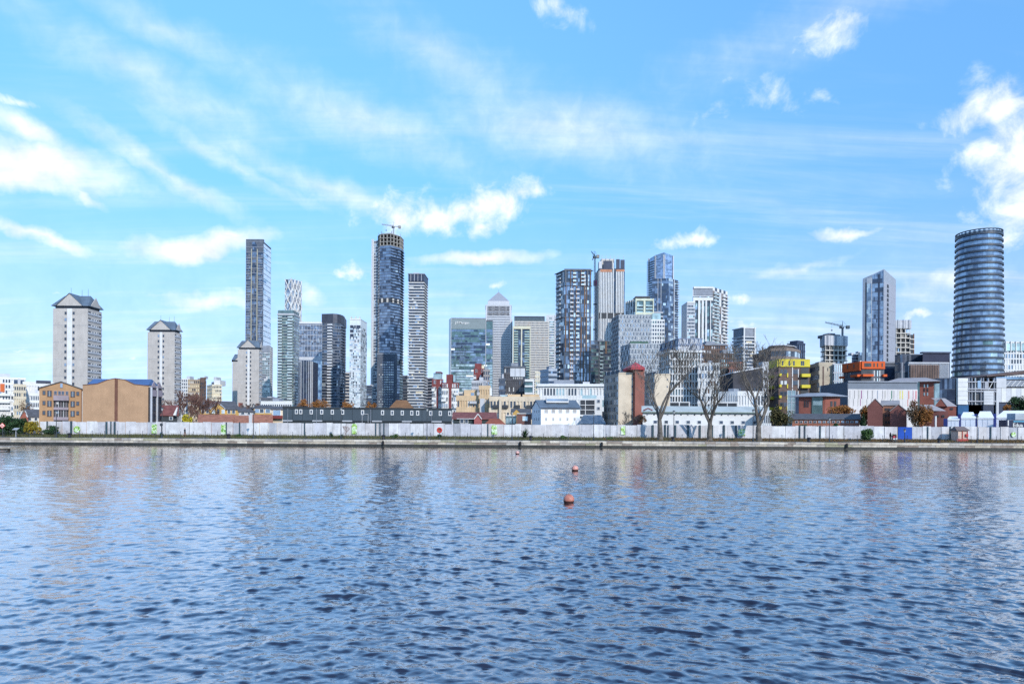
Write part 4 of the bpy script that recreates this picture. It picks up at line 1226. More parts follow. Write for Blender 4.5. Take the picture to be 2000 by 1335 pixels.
# red and white flats
def red_white(label, xa, xb, top, D, k):
    T = bldg('red_white_flats', label, [(xa, D), (xb, D)], top, WH, depth=16)
    f = T.faces[0]; z0, zt = T.z0, T.zt; H = 3.0
    nf = int((zt - z0) / H)
    zm = T.zp(757)
    f.box('red_upper_wall', RD, 0, 1, zm, zt, -.1, .35)
    f.box('red_stripe', RD, .42, .56, z0, zm, -.1, .4)
    for i in range(nf):
        z = zt - (i + 1) * H
        for j, u in enumerate((.08, .2, .32, .64, .76, .9)):
            if (i + j * k) % 3 == 0 and z > zm: continue
            f.win(u, z + 1.6, f.W * .07, 1.7, WH, pick([(GD, 4), (GS, 1), (BL, 1)]), dep=.5)
    for i in range(1, min(nf, 9)):
        z = zt - (i + .9) * H
        if i % 2 == k % 2: f.box('balcony', WH, .0, .26, z, z + 1.1, -.1, 1.5)
        else: f.box('balcony', WH, .72, 1.0, z, z + 1.1, -.1, 1.5)
    return T
T = red_white('white flats with dark red upper floors, left of the glass bank tower', 844, 866, 740, 320, 1)
T.faces[0].box('roof_storey', GTP, .1, .75, T.zt, T.zt + 3, -8, -1); T.faces[0].box('roof_slab', RD, .3, .8, T.zt + 3, T.zt + 3.5, -8, 0); T.done()
T = red_white('white flats with a dark red tower at the foot of the glass bank tower', 863, 897, 747, 315, 2)
T.faces[0].box('red_tower', RD, .26, .62, T.zt, T.zt + 3.8, -7, .2); T.faces[0].box('tower_window', GTP, .66, .78, T.zt + .4, T.zt + 3.6, -6, .3); T.done()
T = red_white('stacked red and white flats with stepped balconies in front of the glass bank tower', 925, 946, 719, 360, 1)
T.faces[0].box('roof_storey', RD, .1, .72, T.zt, T.zt + 2.6, -8, -.5); T.faces[0].box('roof_storey', BC, .74, .95, T.zt, T.zt + 1.8, -8, -1); T.done()
mid('grey_flats', 'narrow grey flats right of the stacked red and white flats', [(945, 350), (956, 350)], 723, mat('warm_grey', (0.28, 0.25, 0.24)), 11, (3,), PAL_APT, depth=10)
mid('grey_flats', 'pale grey wing below the stacked red and white flats', [(922, 318), (950, 318)], 745, LG, 8, (7,), [(LG, 3), (GD, 2), (BL, 2)], bh=.45, depth=10)
# dark brick and white panel block
T = mid('charcoal_block', 'charcoal brick block with a pale panelled top at the foot of the bank towers', [(985, 300), (1026, 300)], 717, mat('charcoal_brick', (0.075, 0.075, 0.085)), 10, (10,), [(mat('charcoal_brick', (0.075, 0.075, 0.085)), 5), (BL, 2), (GD, 2)], bh=.3, pier=1.4, depth=14, done=False)
f = T.faces[0]
for j in range(3): f.box('pale_panel', WH2, .28 + j * .24, .28 + j * .24 + .225, T.zp(735), T.zp(718.5), -.1, .5)
f.box('edge_cap', DG, 0, 1, T.zt - .3, T.zt + .5, -.1, .7); T.done()
mid('charcoal_block', 'low dark slate wing left of the charcoal brick block', [(975, 296), (987, 296)], 740, SL, 9, (4,), [(GN, 3), (GS, 2), (GD, 3)], depth=12)
T = bldg('balcony_frame_block', 'white framed block with green glass balconies beside the charcoal block', [(1025, 290), (1043, 290)], 742, GG, depth=10)
f = T.faces[0]; f.box('white_frame', WH, .86, 1, T.z0, T.zt, -.1, 1.8); f.box('white_frame', WH, 0, 1, T.zt - .7, T.zt + .3, -.1, 1.8)
for i in range(5): f.box('balcony', WH, 0, .84, T.zt - 3 - i * 3, T.zt - 2.3 - i * 3, -.1, 1.7); f.box('balustrade', GT, .1, .84, T.zt - 2.3 - i * 3, T.zt - 1.3 - i * 3, 1.2, 1.4)
T.done()
T = mid('grey_block', 'pale grey blank walled block left of the bronze tower', [(1056, 380), (1072, 368), (1087, 368)], 722, mat('pale_blue_grey', (0.36, 0.40, 0.46)), 12, (0, 4), PAL_APT, bh=.5, pier=0)
mid('cream_flats', 'pale cream flats peeping left of the grey blank walled block', [(1046, 400), (1060, 400)], 727, mat('cream_white', (0.60, 0.54, 0.42)), 13, (4,), [(BL, 2), (GTP, 2), (GD, 1)], depth=10)
# ---------------------------------------------------------------- near layer, left
OB = mat('orange_brick', (0.36, 0.215, 0.115), var=.08, streak=.35, scale=.5)
OB2 = mat('salmon_brick', (0.40, 0.25, 0.15), var=.07, streak=.35, scale=.5)
LV_ = mat('lavender_panel', (0.27, 0.23, 0.26), var=.1)
BW_ = mat('brown_strip', (0.14, 0.065, 0.045), var=.15)
BLR = mat('blue_roof', (0.06, 0.115, 0.25), var=.1, rough=.45)
TC = mat('terracotta_tiles', (0.27, 0.115, 0.075), var=.2, scale=1.2)
DRT = mat('dark_red_tiles', (0.16, 0.06, 0.055), var=.2, scale=1.2)
SLT = mat('grey_slates', (0.085, 0.085, 0.095), var=.2, scale=1.2)
YB = mat('yellow_brick', (0.46, 0.29, 0.09), var=.12, scale=.8)
def zz(T, x, y, D): return PZ(x, y, D)
def orange_flats():
    D = 150
    T = bldg('brick_flats', 'orange brick flats with gabled window front and plain blue roofed gable wall', [(77, D), (160.5, D)], 757, OB, depth=14)
    f = T.faces[0]; zt = T.zt; zr = T.zp(745)
    A, B = f.A, f.B
    gable_wall(T, 'gable', OB, A, B, zt - .01, zr, th=.02)
    gable_roof(T, 'roof', SLT, Vector(T.poly[1]), Vector(T.poly[2]), Vector(T.poly[3]), Vector(T.poly[0]), zt, zr + .25, over=.25)
    U = lambda x: (x - 77) / 83.5
    WF = mat('window_frame_dark', (0.10, 0.06, 0.05))
    for y in (767.5, 787, 806):
        z = PZ(118, y, D)
        for x in (86, 152): f.win(U(x), z, .55, .9, WF, GD, dep=.10)
        for x in (96.5, 142): f.win(U(x), z - .15, .85, 1.35, WF, GD, dep=.10); f.box('window_mullion', WH, U(x) - .003, U(x) + .003, z - .75, z + .45, .1, .2)
    for x in (108, 116, 122.5, 130.5): f.win(U(x), PZ(118, 767, D), .55, .85, LV_, GD, dep=.12)
    f.win(U(119.5), PZ(118, 752.5, D), .5, 1.0, LV_, GS, dep=.12)
    f.box('entrance_canopy', LV_, U(104), U(134), PZ(118, 782, D), PZ(118, 772, D), -.1, .9)
    for y0, y1 in ((800, 795), (820, 814)): f.box('balcony_panel', LV_, U(104.5), U(133.5), PZ(118, y0, D), PZ(118, y1, D), -.1, .6)
    for y0, y1 in ((795, 782), (814, 800)):
        f.box('bay_glazing', DK, U(104.5), U(133.5), PZ(118, y0, D), PZ(118, y1, D), -.1, .15)
        for k, x in enumerate((109, 114, 119, 124, 129)):
            f.box('bay_post', WH2 if k % 2 else LV_, U(x) - .006, U(x) + .006, PZ(118, y0, D), PZ(118, y1, D), .1, .35)
        f.box('bay_blind', BL if y0 < 800 else GS, U(110), U(113.5), PZ(118, y1 + 7, D), PZ(118, y1 + 2, D), .1, .25)
    f.box('downpipe', BW_, .975, .99, T.z0, zt, -.05, .15)
    # plain gable wall
    D2 = 147
    P = wpts([(161.5, D2), (290.5, D2)], 790); zl, zp = PZ(163, 751.5, D2), PZ(225, 738.5, D2)
    pts = [(P[0][0], zl), (PX(190, D2), PZ(190, 749, D2)), (PX(211, D2), PZ(211, 741, D2)), (PX(225, D2), zp), (PX(243, D2), PZ(243, 741, D2)), (PX(262, D2), PZ(262, 750, D2)), (P[1][0], PZ(290, 753, D2))]
    b = T.mb('plain_wall', OB2); n = len(pts)
    b.v += [(x, D2, T.z0) for x, z in pts] + [(x, D2, z) for x, z in pts] + [(x, D2 + .5, z) for x, z in pts]
    for i in range(n - 1):
        b.f.append((i, i + 1, n + i + 1, n + i)); b.f.append((n + i, n + i + 1, 2 * n + i + 1, 2 * n + i))
        (x0, z0), (x1, z1) = pts[i], pts[i + 1]
        T.mb('wall_coping', BW_).tube((x0, D2 - .02, z0), (x1, D2 - .02, z1), .09, .09, 4)
    g = Face(T, P[0], P[1])
    g.box('brown_strip', BW_, (224 - 161.5) / 129, (230 - 161.5) / 129, T.z0, zp - .05, -.1, .05)
    dp = 4.8
    T.mb('rear_wall', OB2).prism([(P[0][0], D2 + .51), (P[1][0], D2 + .51), (P[1][0], D2 + dp), (P[0][0], D2 + dp)], T.z0, zl - .3)
    r0 = PZ(230, 740, D2 + 2.5)
    b = T.mb('blue_roof', BLR)
    xa, xb = PX(171, D2 + 1), PX(291.5, D2 + 1); ze = PZ(172, 751, D2 + 1); xr0, xr1 = xa + .3, xb - .3
    b.v += [(xa, D2 + .6, ze), (xb, D2 + .6, ze), (xr1, D2 + 2.6, r0), (xr0, D2 + 2.6, r0), (xb, D2 + 5, ze), (xa, D2 + 5, ze)]
    b.f += [(0, 1, 2, 3), (3, 2, 4, 5), (0, 3, 5), (1, 4, 2)]
    T.mb('eaves_trim', WH).box(xa - .2, PX(190, D2), D2 + .52, D2 + .59, ze - .25, ze + .02)
    # right end: dark bays with lavender gables
    q = Face(T, (P[1][0], D2), (P[1][0], D2 + dp)); BD = mat('bay_dark', (0.06, 0.055, 0.06)); zk = PZ(300, 757, D2 + 2)
    q.box('side_bay', BD, .0, 1.0, T.z0, zk, -.1, .35)
    for k in range(2):
        gable_wall(T, 'side_gable', LV_, q.pt(k * .5 + .02, .36), q.pt(k * .5 + .48, .36), zk - .02, zk + 1.3, th=.15)
        q.box('side_panel', LV_, k * .5 + .04, k * .5 + .46, zk - 1.9, zk - .5, .3, .6)
        for r in range(3):
            for u in (.14, .36): q.box('side_window', GN, k * .5 + u - .06, k * .5 + u + .06, zk - 3.4 - r * 1.7, zk - 2.3 - r * 1.7, .3, .45)
        q.box('side_post', LG, k * .5 + .0, k * .5 + .04, T.z0, zk, .3, .7)
    T.done()
orange_flats()

def house(name, label, xa, xb, D, eave, ridge, wall, roof, depth=7, over=.3, hip=0.0, wins=(), winm=None, z0=None, done=True, dark=None, cat='house'):
    T = bldg(name, label, [(xa, D), (xb, D)], eave, wall, depth=depth, cat=cat)
    zr = PZ((xa + xb) / 2, ridge, D + depth / 2)
    A, B, C, E = T.poly
    gable_roof(T, 'roof', roof, A, B, C, E, T.zt, zr, over=over, hip=hip)
    if not hip:
        gable_wall(T, 'gable', wall, B, C, T.zt - .02, zr - .2, th=.02); gable_wall(T, 'gable', wall, E, A, T.zt - .02, zr - .2, th=.02)
    f = T.faces[0]
    for (x, y, w, h) in wins:
        f.win(f.upx(x), PZ(x, y, D), w, h, winm or WH, pick([(GD, 3), (GS, 1)]), dep=.12)
    if done: T.done()
    return T
def front_gable(T, xa, xb, D, eave, peak, wall, roof, out=.8):
    """cross gable on the front of a house"""
    f = T.faces[0]; u0, u1 = f.upx(xa), f.upx(xb); P = [f.pt(u0, out), f.pt(u1, out)]; Q = [f.pt(u0, -2.5), f.pt(u1, -2.5)]
    ze = PZ((xa + xb) / 2, eave, D); zp = PZ((xa + xb) / 2, peak, D); t2 = lambda v: (v.x, v.y)
    T.mb('porch_wall', wall).prism([t2(P[0]), t2(P[1]), t2(Q[1]), t2(Q[0])], T.z0, ze)
    gable_wall(T, 'front_gable', wall, P[0], P[1], ze - .01, zp, th=.02)
    gable_roof(T, 'front_roof', roof, t2(P[1]), t2(Q[1]), t2(Q[0]), t2(P[0]), ze, zp + .12, over=.12)
    return P, ze, zp
T = house('cottage', 'small grey roofed house with a white edged gable behind dark bushes', 50, 80, 172, 813, 799, mat('white_wall', (0.55, 0.52, 0.48)), SLT, done=False, wins=((58, 818, .7, .8), (70, 818, .7, .8)))
P, ze, zp = front_gable(T, 40, 55, 172, 814, 803, BRR, SLT)
for s in (0, 1): T.mb('bargeboard', WH).tube((P[s].x, P[s].y - .2, ze), ((P[0].x + P[1].x) / 2, P[s].y - .2, zp + .1), .13, .13, 4)
T.done()
T = house('shed_house', 'dark walled house with red tiled roof right of the orange flats', 316, 347, 152, 810, 791, mat('black_timber', (0.035, 0.04, 0.045)), DRT, wins=((334, 816.5, .75, .75),), done=False)
T.mb('white_gable', WH).tube((PX(343, 152), 151.6, PZ(343, 811, 152)), (PX(346.5, 152), 152, PZ(346, 795, 152)), .35, .12, 4); T.done()
T = house('brick_villa', 'yellow brick villa with slate hipped roof and pointed front gable', 391, 467, 186, 798, 783, YB, SLT, hip=.12, depth=10, wins=((396, 803.5, .8, 1.0), (405, 803.5, .8, 1.0), (447, 803.5, .8, 1.1), (456, 803.5, .9, 1.1)), done=False)
P, ze, zp = front_gable(T, 411, 440, 186, 798.5, 788, YB, SLT)
q = Face(T, P[0], P[1]); q.win(.2, PZ(416, 803.5, 186), .8, 1.1, WH, GP); q.win(.52, PZ(426, 803.5, 186), .7, 1.4, BW_, GD); q.win(.85, PZ(436, 803.5, 186), .8, 1.1, WH, GP)
for s in (0, 1): T.mb('coping', WH2).tube((P[s].x, P[s].y - .1, ze), ((P[0].x + P[1].x) / 2, P[s].y - .1, zp + .1), .14, .14, 4)
T.mb('chimney', BRR).box(PX(465.5, 188), PX(468.5, 188), 188, 190, PZ(466, 800, 188), PZ(466, 786, 188)); T.done()
house('low_house', 'low house with a broad terracotta tiled roof in front of the yellow villa', 390, 460, 152, 825, 809, BRR, TC, depth=9)
house('low_house', 'smaller terracotta roofed outbuilding right of the broad terracotta roof', 461, 484, 153, 826, 811, BRR, TC, depth=7)
house('low_house', 'terracotta roofed house left of the dark cabin row', 496, 531, 153, 825, 809, YB, TC, depth=7)
T = house('terrace_house', 'yellow brick house with dark windows behind the terracotta roof by the cabins', 495, 530, 178, 796, 791, YB, SLT, depth=8, wins=((502, 802, 1.2, 1.1), (511, 802, 1.2, 1.1), (523, 802, 1.4, 1.1)), done=False)
T.mb('chimney', BRB).box(PX(499, 180), PX(502, 180), 180, 182, PZ(500, 797, 180), PZ(500, 787, 180)); T.done()
T = house('balcony_house', 'small house with a dark red balcony beside the dark cabin row', 531, 553, 158, 798, 793, TNP, SLT, depth=6, wins=((537, 806, 1.0, 1.5), (544, 806, 1.0, 1.5)), done=False)
T.faces[0].box('balcony', mat('oxblood_rail', (0.16, 0.03, 0.03)), .02, .98, PZ(540, 817, 158), PZ(540, 811, 158), -.1, 1.0); T.done()
T = house('grey_house', 'grey roofed house with chimneys between the terracotta roofs', 467, 497, 176, 803, 794, LG, SLT, depth=8, wins=((474, 806.5, 1.0, .7), (486, 806.5, .8, .7)), done=False)
for x in (469, 481, 492): T.mb('chimney', BRB).box(PX(x, 178), PX(x + 2.6, 178), 178, 179.5, PZ(x, 800, 178), PZ(x, 789.5 + (x % 3), 178))
T.done()

def cabins():
    D = 140
    T = bldg('cabin_row', 'long dark slate cabin building with small white framed windows behind the hoarding', [(553, D), (883, D)], 795, mat('cabin_base', (0.045, 0.055, 0.06)), depth=6, ref=0)
    f = T.faces[0]; W = f.W; zt = T.zt; zb = PZ(553, 820, D)
    CM = mat('cabin_slate', (0.050, 0.068, 0.085), var=.07, rough=.55); CR_ = mat('cabin_trim', (0.03, 0.036, 0.042))
    n = 17
    for j in range(n):
        u0, u1 = j / n, (j + 1) / n
        f.box('cabin_module', CM, u0 + .0008, u1 - .0008, zb, zt - .28, -.1, .10 + .02 * (j % 2))
        f.box('roof_trim', CR_, u0, u1, zt - .28, zt + .04 + (.22 if j in (0, 1) else .0) - (.08 if j > 11 else 0), -3, .22)
        f.box('base_trim', CR_ if j % 3 else LG, u0, u1, zb - .22, zb, -.1, .2)
    for x in (580, 588.5, 608.8, 629.3, 650, 670, 709, 748, 767, 786.5, 805, 816.5, 842, 860.7, 879):
        f.win((x - 553) / 330, PZ(x, 803.2 + (x - 553) * .0115, D), .62, .96, WH, GD, dep=.2, inner=(.52, .66))
    for u in (.03, .20, .52, .88): f.box('pipe', MG, u, u + .0018, zb - .6, zt - .3, .1, .26)
    for u in (.47, .505): f.box('conduit', LG, u, u + .0015, zb - .5, zb + 1.3, .1, .24)
    f.box('conduit', LG, .47, .5065, zb + 1.3, zb + 1.38, .1, .24)
    T.done()
cabins()
house('hip_house', 'brown hipped tiled roof showing above the dark cabin row', 763, 806, 172, 796, 781, TN, mat('brown_tiles', (0.20, 0.10, 0.045), var=.2), hip=.28, depth=9)
T = house('red_roof_house', 'long dark red tiled roof house right of the cabin row', 886, 969, 152, 817, 804.5, mat('teal_black_wall', (0.03, 0.045, 0.05)), DRT, depth=8, wins=((902, 822, .9, 1.0), (911, 822, .8, 1.0)), done=False)
P, ze, zp = front_gable(T, 926, 941, 152, 818, 809, mat('dusky_red', (0.28, 0.09, 0.09)), DRT)
for s in (0, 1): T.mb('bargeboard', WH).tube((P[s].x, P[s].y - .2, ze), ((P[0].x + P[1].x) / 2, P[s].y - .2, zp + .1), .12, .12, 4)
T.faces[0].box('gutter', WH2, .08, .5, T.zt - .1, T.zt + .05, 0, .45); T.done()
house('red_roof_house', 'orange red hipped tile roof low behind the hoarding beside a green poster', 947, 988, 146, 830, 817, BRR, mat('orange_red_tiles', (0.27, 0.08, 0.045), var=.2), hip=.3, depth=8)
T = bldg('teal_cabin', 'small teal glazed cabin left of the brick cube', [(988, 150), (1009.5, 150)], 812, GT, depth=5, cat='cabin')
f = T.faces[0]; f.box('flat_roof', WH, 0, 1, T.zt, T.zt + .2, -4, .3)
for u in (0, .3, .62, .95): f.box('post', MG, u, u + .04, T.z0, T.zt, -.1, .1)
for u in (.06, .36, .68): f.box('glass_panel', GTP, u, u + .22, PZ(998, 826, 150), PZ(998, 816, 150), 0, .06)
T.done()
T = bldg('brick_cube', 'brown brick cube house with one white window left of the white hall', [(1010, 147), (1038, 147)], 808, mat('brown_red_brick', (0.15, 0.075, 0.065), var=.15), depth=7, cat='house')
f = T.faces[0]; f.box('flat_roof', WH, 0, 1, T.zt, T.zt + .16, -6, .2); f.win(.58, PZ(1026, 817, 147), 1.15, 1.0, WH, GP, dep=.15); T.done()
T = house('slate_house', 'slate roofed house with a yellow brick gable behind the brick cube', 1000, 1036, 170, 808, 797.5, YB, SLT, depth=8, done=False)
front_gable(T, 1000, 1018, 170, 808, 798.5, YB, SLT); T.done()
# tan flats
T = mid('tan_flats', 'stepped tan brick flats with balconies right of the red white flats', [(893, 212), (938, 212)], 777, TN, 3, (9,), [(TN, 4), (GD, 2), (BL, 1.5)], bh=.45, pier=1.6, depth=14, done=False)
f = T.faces[0]
f.box('upper_storey', TN, .30, .86, T.zt, PZ(915, 761, 212), -9, -.3); f.box('upper_storey', CP, .04, .28, T.zt, PZ(900, 765, 212), -9, -1.2)
f.box('upper_window', GS, .60, .74, T.zt + .4, T.zt + 1.7, -1, -.25); f.box('balcony', LG, .55, .85, T.zp(788), T.zp(783), -.1, 1.2); f.box('upper_balcony', GD, .08, .24, T.zt + .2, T.zt + 1.4, -1.4, -1.1); T.done()
T = mid('tan_flats', 'taller tan brick stair block with a white right edge', [(937, 210), (957, 210)], 757, TN, 5, (4,), [(TN, 6), (GD, 1), (LG, 1)], bh=.5, pier=2.0, depth=10, done=False)
T.faces[0].box('white_edge', WH, .94, 1.2, T.zp(772), T.zt, -6, .3); T.faces[0].box('grey_panel', LG, .05, .5, T.z0, T.zp(778), -.1, .4); T.done()
T = mid('tan_flats', 'long pale tan flats with dark balcony openings behind the red tiled roofs', [(957, 205), (1054, 205)], 779, TNP, 3, (15,), [(TNP, 4), (GD, 3), (LG, 1)], bh=.42, pier=1.4, depth=14, done=False)
f = T.faces[0]; f.box('upper_storey', TN, .36, .62, T.zt, PZ(1000, 769.5, 205), -9, -.8); f.box('upper_storey', TN, .66, 1, T.zt, PZ(1030, 769.5, 205), -9, -.8); f.box('upper_glazing', GTP, .22, .35, T.zt, PZ(985, 771, 205), -7, -1.2)
for u in (.06, .26, .5, .74): f.box('balcony', DK, u, u + .11, T.zp(797), T.zp(791), -.1, 1.1)
f.box('brick_pier', TNP, .19, .24, T.z0, T.zt, -.1, 1.2); T.done()

# white hall with rooflight
def white_hall():
    D = 141
    T = bldg('white_hall', 'white gabled hall with a slate roof and white rooflight behind the hoarding', [(1039.5, 146), (1057, D), (1133, D)], 796, mat('bright_white_render', (0.80, 0.80, 0.80), var=.03), ref=1)
    g, f = T.faces; A, B, C, E = [Vector(p) for p in T.poly]; zt = T.zt; zr = PZ(1060, 780.5, 143)
    gable_roof(T, 'roof', SR, B, C, E, A, zt, zr, over=.22)
    gable_wall(T, 'gable', MATS['bright_white_render'], A, B, zt - .02, zr - .15, th=.02)
    WG = mat('window_grey', (0.42, 0.41, 0.40))
    for k in range(5):
        x = 1067.5 + k * 13.9; u = (x - 1057) / 76
        f.win(u, PZ(x, 803.5, D), .75, .5, WH2, WG, dep=.06, part='arched_window')
        p = f.pt(u, .05); b = T.mb('window_arch', WG); r = .36
        T.mb('window_arch', WG).poly([(p.x + r * math.cos(a), p.y - .03, PZ(x, 801.5, D) + r * math.sin(a)) for a in [math.pi * i / 8 for i in range(9)]])
        f.win(u, PZ(x, 818, D), .38, .62, WH2, WG, dep=.06)
    for y in (803, 818):
        for u in (.3, .55, .8): g.win(u, PZ(1048, y, 144), .3, .6, WH, NV, dep=.05)
    rx0, rx1 = PX(1066, D + 3), PX(1109, D + 3); ry = (B.y + A.y) / 2 - 1.0
    T.mb('rooflight', WH).box(rx0, rx1, ry - .6, ry + 2.6, zr - .6, zr + .35)
    T.mb('rooflight_glass', GS).box(rx0 + .1, rx1 - .1, ry - .63, ry - .55, zr - .25, zr + .2)
    T.mb('gutter', DG).tube((B.x, B.y - .3, zt - .02), (C.x, C.y - .3, zt - .02), .07, .07, 5)
    T.done()
white_hall()
house('slate_annex', 'low slate roofed annex attached right of the white hall', 1134, 1181, 138, 826.5, 810, WH, SR, depth=9, hip=.16)
T = bldg('white_flats', 'white flats with a large black gridded opening above the slate annex', [(1133, 172), (1176.5, 172)], 778, WH, depth=10)
f = T.faces[0]; zt = T.zt; f.box('dark_opening', DK, .02, .66, zt - 4.0, zt - .4, -.1, .05)
for u in (.24, .25): f.box('opening_post', WH, .235, .262, zt - 4.0, zt - .4, 0, .2); break
for z in (zt - 1.7, zt - 2.9): f.box('opening_beam', WH, .02, .66, z, z + .14, 0, .22)
for y in (783, 797): f.win(.84, PZ(1170, y, 172), .75, .75, WH2, GD)
f.box('lower_balcony', WH, 0, .7, zt - 4.5, zt - 4.05, -.1, .8); f.box('roof_glazing', GTP, .1, .75, zt, zt + .9, -6, -1); T.done()
T = mid('white_flats', 'long white terrace flats with glass balconies below the bronze tower', [(1050, 236), (1181, 236)], 754, WH, 4, (22,), [(WH, 5), (GD, 2), (GTP, 2), (GS, 1)], bh=.4, pier=1.2, depth=14, done=False)
T.faces[0].box('roof_edge', WH, 0, 1, T.zt - .1, T.zt + .45, -2, .9); T.faces[0].box('roof_box', WH2, .68, .78, T.zt + .4, T.zt + 1.6, -4, -1); T.done()

# tan block with red stair tower
def stair_block(label, xa, xb, xc, xd, D, top, rtop, red=True):
    T = bldg('stair_tower_block', label, [(xa, D + 9), (xb, D), (xc, D)], top, TNP, ref=1)
    g, f = T.faces; z0, zt = T.z0, T.zt
    GBK = mat('perforated_brick', (0.36, 0.31, 0.27), var=.12)
    g.box('side_wall', GBK, 0, 1, z0, zt, -.1, .08)
    nf = 8; H = (zt - z0 - .5) / nf
    for i in range(nf):
        for j in range(9): g.box('side_window', pick([(DK, 3), (GS, 1), (MG, 2)]), (j + .25) / 10, (j + .7) / 10, z0 + i * H + .45, z0 + (i + .8) * H, 0, .12)
        g.box('white_window', BL, .90, .98, z0 + i * H + .3, z0 + (i + .85) * H, 0, .14)
        f.win(.82, z0 + (i + .55) * H, .36, .5, WH2, GD, dep=.08)
    g.box('roof_rail', DG, 0, 1, zt, zt + .9, -.3, -.2); f.box('roof_slab', TNP, 0, 1, zt, zt + .25, -5, .1)
    for u in (.1, .4, .7): g.box('roof_post', LG, u, u + .03, zt, zt + 1.0, -.3, -.1)
    if red:
        P = wpts([(xc, D - 1.2), (xd, D - .6)]); RB = mat('stair_brick', (0.22, 0.085, 0.065), var=.1, streak=.3); zr = PZ(xc, rtop, D - 1)
        T.mb('stair_tower', RB).prism(complete(P, 6), z0, zr)
        pc = complete(wpts([(xc - 8, D - 1.8), (xd + .3, D - 1.4)]), 7)
        apex = (PX(xc + 3, D), D + 2, PZ(xc, 705.5, D)); b = T.mb('stair_roof', mat('red_roof', (0.42, 0.055, 0.06), var=.1, rough=.5))
        T.mb('stair_roof_base', mat('red_fascia', (0.30, 0.04, 0.05))).prism(pc, zr - .35, zr + .25)
        for i in range(4): b.poly([(pc[i][0], pc[i][1], zr + .25), (pc[(i + 1) % 4][0], pc[(i + 1) % 4][1], zr + .25), apex])
        b.poly([(p[0], p[1], zr + .24) for p in pc][::-1])
    T.done()
stair_block('tan slab block with red brick stair tower and red pointed roof', 1180.5, 1208.5, 1240.5, 1259, 166, 729, 719)
stair_block('second tan slab block seen through the left bare tree', 1259, 1279, 1309, 1320, 204, 731, 722, red=False)
# white grid flats behind the bare trees
T = speckle('patterned_block', 'grey patterned upper flats above the white grid flats behind bare trees', [(1289, 330), (1324, 306), (1371, 306)], 661, 15, (8, 12), WSD, pal=[(GD, 3), (GS, 2), (WH2, 3), (BRB, 1)])
T = mid('grid_flats', 'white gridded flats with open balconies behind the left bare tree', [(1292, 250), (1312, 240), (1367, 240)], 687, WH, 11, (5, 10), [(GD, 5), (GTP, 1.5), (BRB, 1), (WH2, 2)], bh=.2, pier=.45, d=.8, done=False)
T.mb('roof_edge', WH).prism(offset(T.poly, 1.2), T.zt - .2, T.zt + .5); T.done()
mid('white_flats', 'white rendered flats behind the middle bare tree', [(1364, 232), (1405, 232)], 711, WH, 9, (7,), [(WH, 4), (GD, 2), (GS, 1), (BRB, .5)], bh=.4, pier=1.2, depth=12)
T = mid('brown_flats', 'stepped brown brick flats above the middle bare tree', [(1371, 318), (1420, 318)], 674, BRB, 20, (11,), [(GD, 4), (BRB, 3), (GS, 1), (WH2, .8)], bh=.35, depth=16, done=False)
T.faces[0].box('roof_canopy', MG, .1, .96, T.zt, T.zt + .8, -10, .6); T.done()
mid('brown_flats', 'lower brown wing with glass balconies right of the stepped brown flats', [(1404, 300), (1433, 300)], 691, BRB, 17, (7,), [(GD, 3), (GTP, 1.5), (BRB, 3), (WH2, .6)], bh=.3, depth=12)
mid('brown_flats', 'low reddish brown flats left of the slate gabled block', [(1424, 285), (1450, 285)], 708, mat('rust_brick', (0.2, 0.1, 0.08)), 13, (6,), [(GD, 3), (BRB, 3), (GS, .5)], depth=12)
def slate_gable():
    D = 250
    T = Thing('slate_block', 'dark slate block with a rising pale roof edge behind the right bare tree', 'building', (PX(1460, D), D, GZ))
    P = wpts([(1405, D + 6), (1432, D), (1489, D)]); za, zb, zc = PZ(1405, 735, D + 6), PZ(1432, 727, D), PZ(1489, 717, D)
    back = [(P[2][0], D + 14), (P[0][0], D + 18)]
    T.mb('wall', mat('slate_wall', (0.045, 0.045, 0.055), var=.25)).prism(P + back, GZ - .3, [za, zb, zc, zc, za])
    T.mb('roof_edge', WH2).tube((P[1][0], D - .2, zb), (P[2][0], D - .2, zc), .35, .35, 4); T.mb('roof_edge', WH2).tube((P[0][0], D + 5.8, za), (P[1][0], D - .2, zb), .3, .3, 4)
    f = Face(T, P[1], P[2])
    for i in range(4):
        for j in range(10):
            if RND.random() < .6: f.box('window', GD if RND.random() < .7 else GS, (j + .2) / 10, (j + .6) / 10, GZ + 4 + i * 3.4, GZ + 5.8 + i * 3.4, 0, .12)
    q = Face(T, P[2], (P[2][0] + 2.2, D)); q.box('white_edge_wall', WH2, 0, 1, GZ, PZ(1495, 706, D), -6, .3)
    for i in range(8): q.box('edge_window', DK, .3, .8, GZ + 3 + i * 2.6, GZ + 4.3 + i * 2.6, .2, .4)
    T.done()
slate_gable()
T = mid('white_flats', 'low white modern flats behind the right bare tree', [(1404, 196), (1441, 192), (1496, 192)], 768, WH, 3, (8, 10), [(WH, 3), (GD, 2), (GS, 2)], bh=.35, pier=.8, done=False)
T.done()
T = bldg('white_garages', 'white framed row of wide dark openings behind the long warehouse roof', [(1308, 186), (1348, 186)], 784, WH, depth=8)
f = T.faces[0]
for u in (.04, .52): f.box('dark_opening', DK, u, u + .42, PZ(1330, 796, 186), PZ(1330, 786, 186), -.1, .06)
T.done()
T = bldg('white_garages', 'second white framed row of dark openings right of the middle bare tree', [(1401, 184), (1442, 184)], 784, WH, depth=8)
f = T.faces[0]
for u in (.05, .52): f.box('dark_opening', DK, u, u + .42, PZ(1420, 796, 184), PZ(1420, 787, 184), -.1, .06)
T.done()
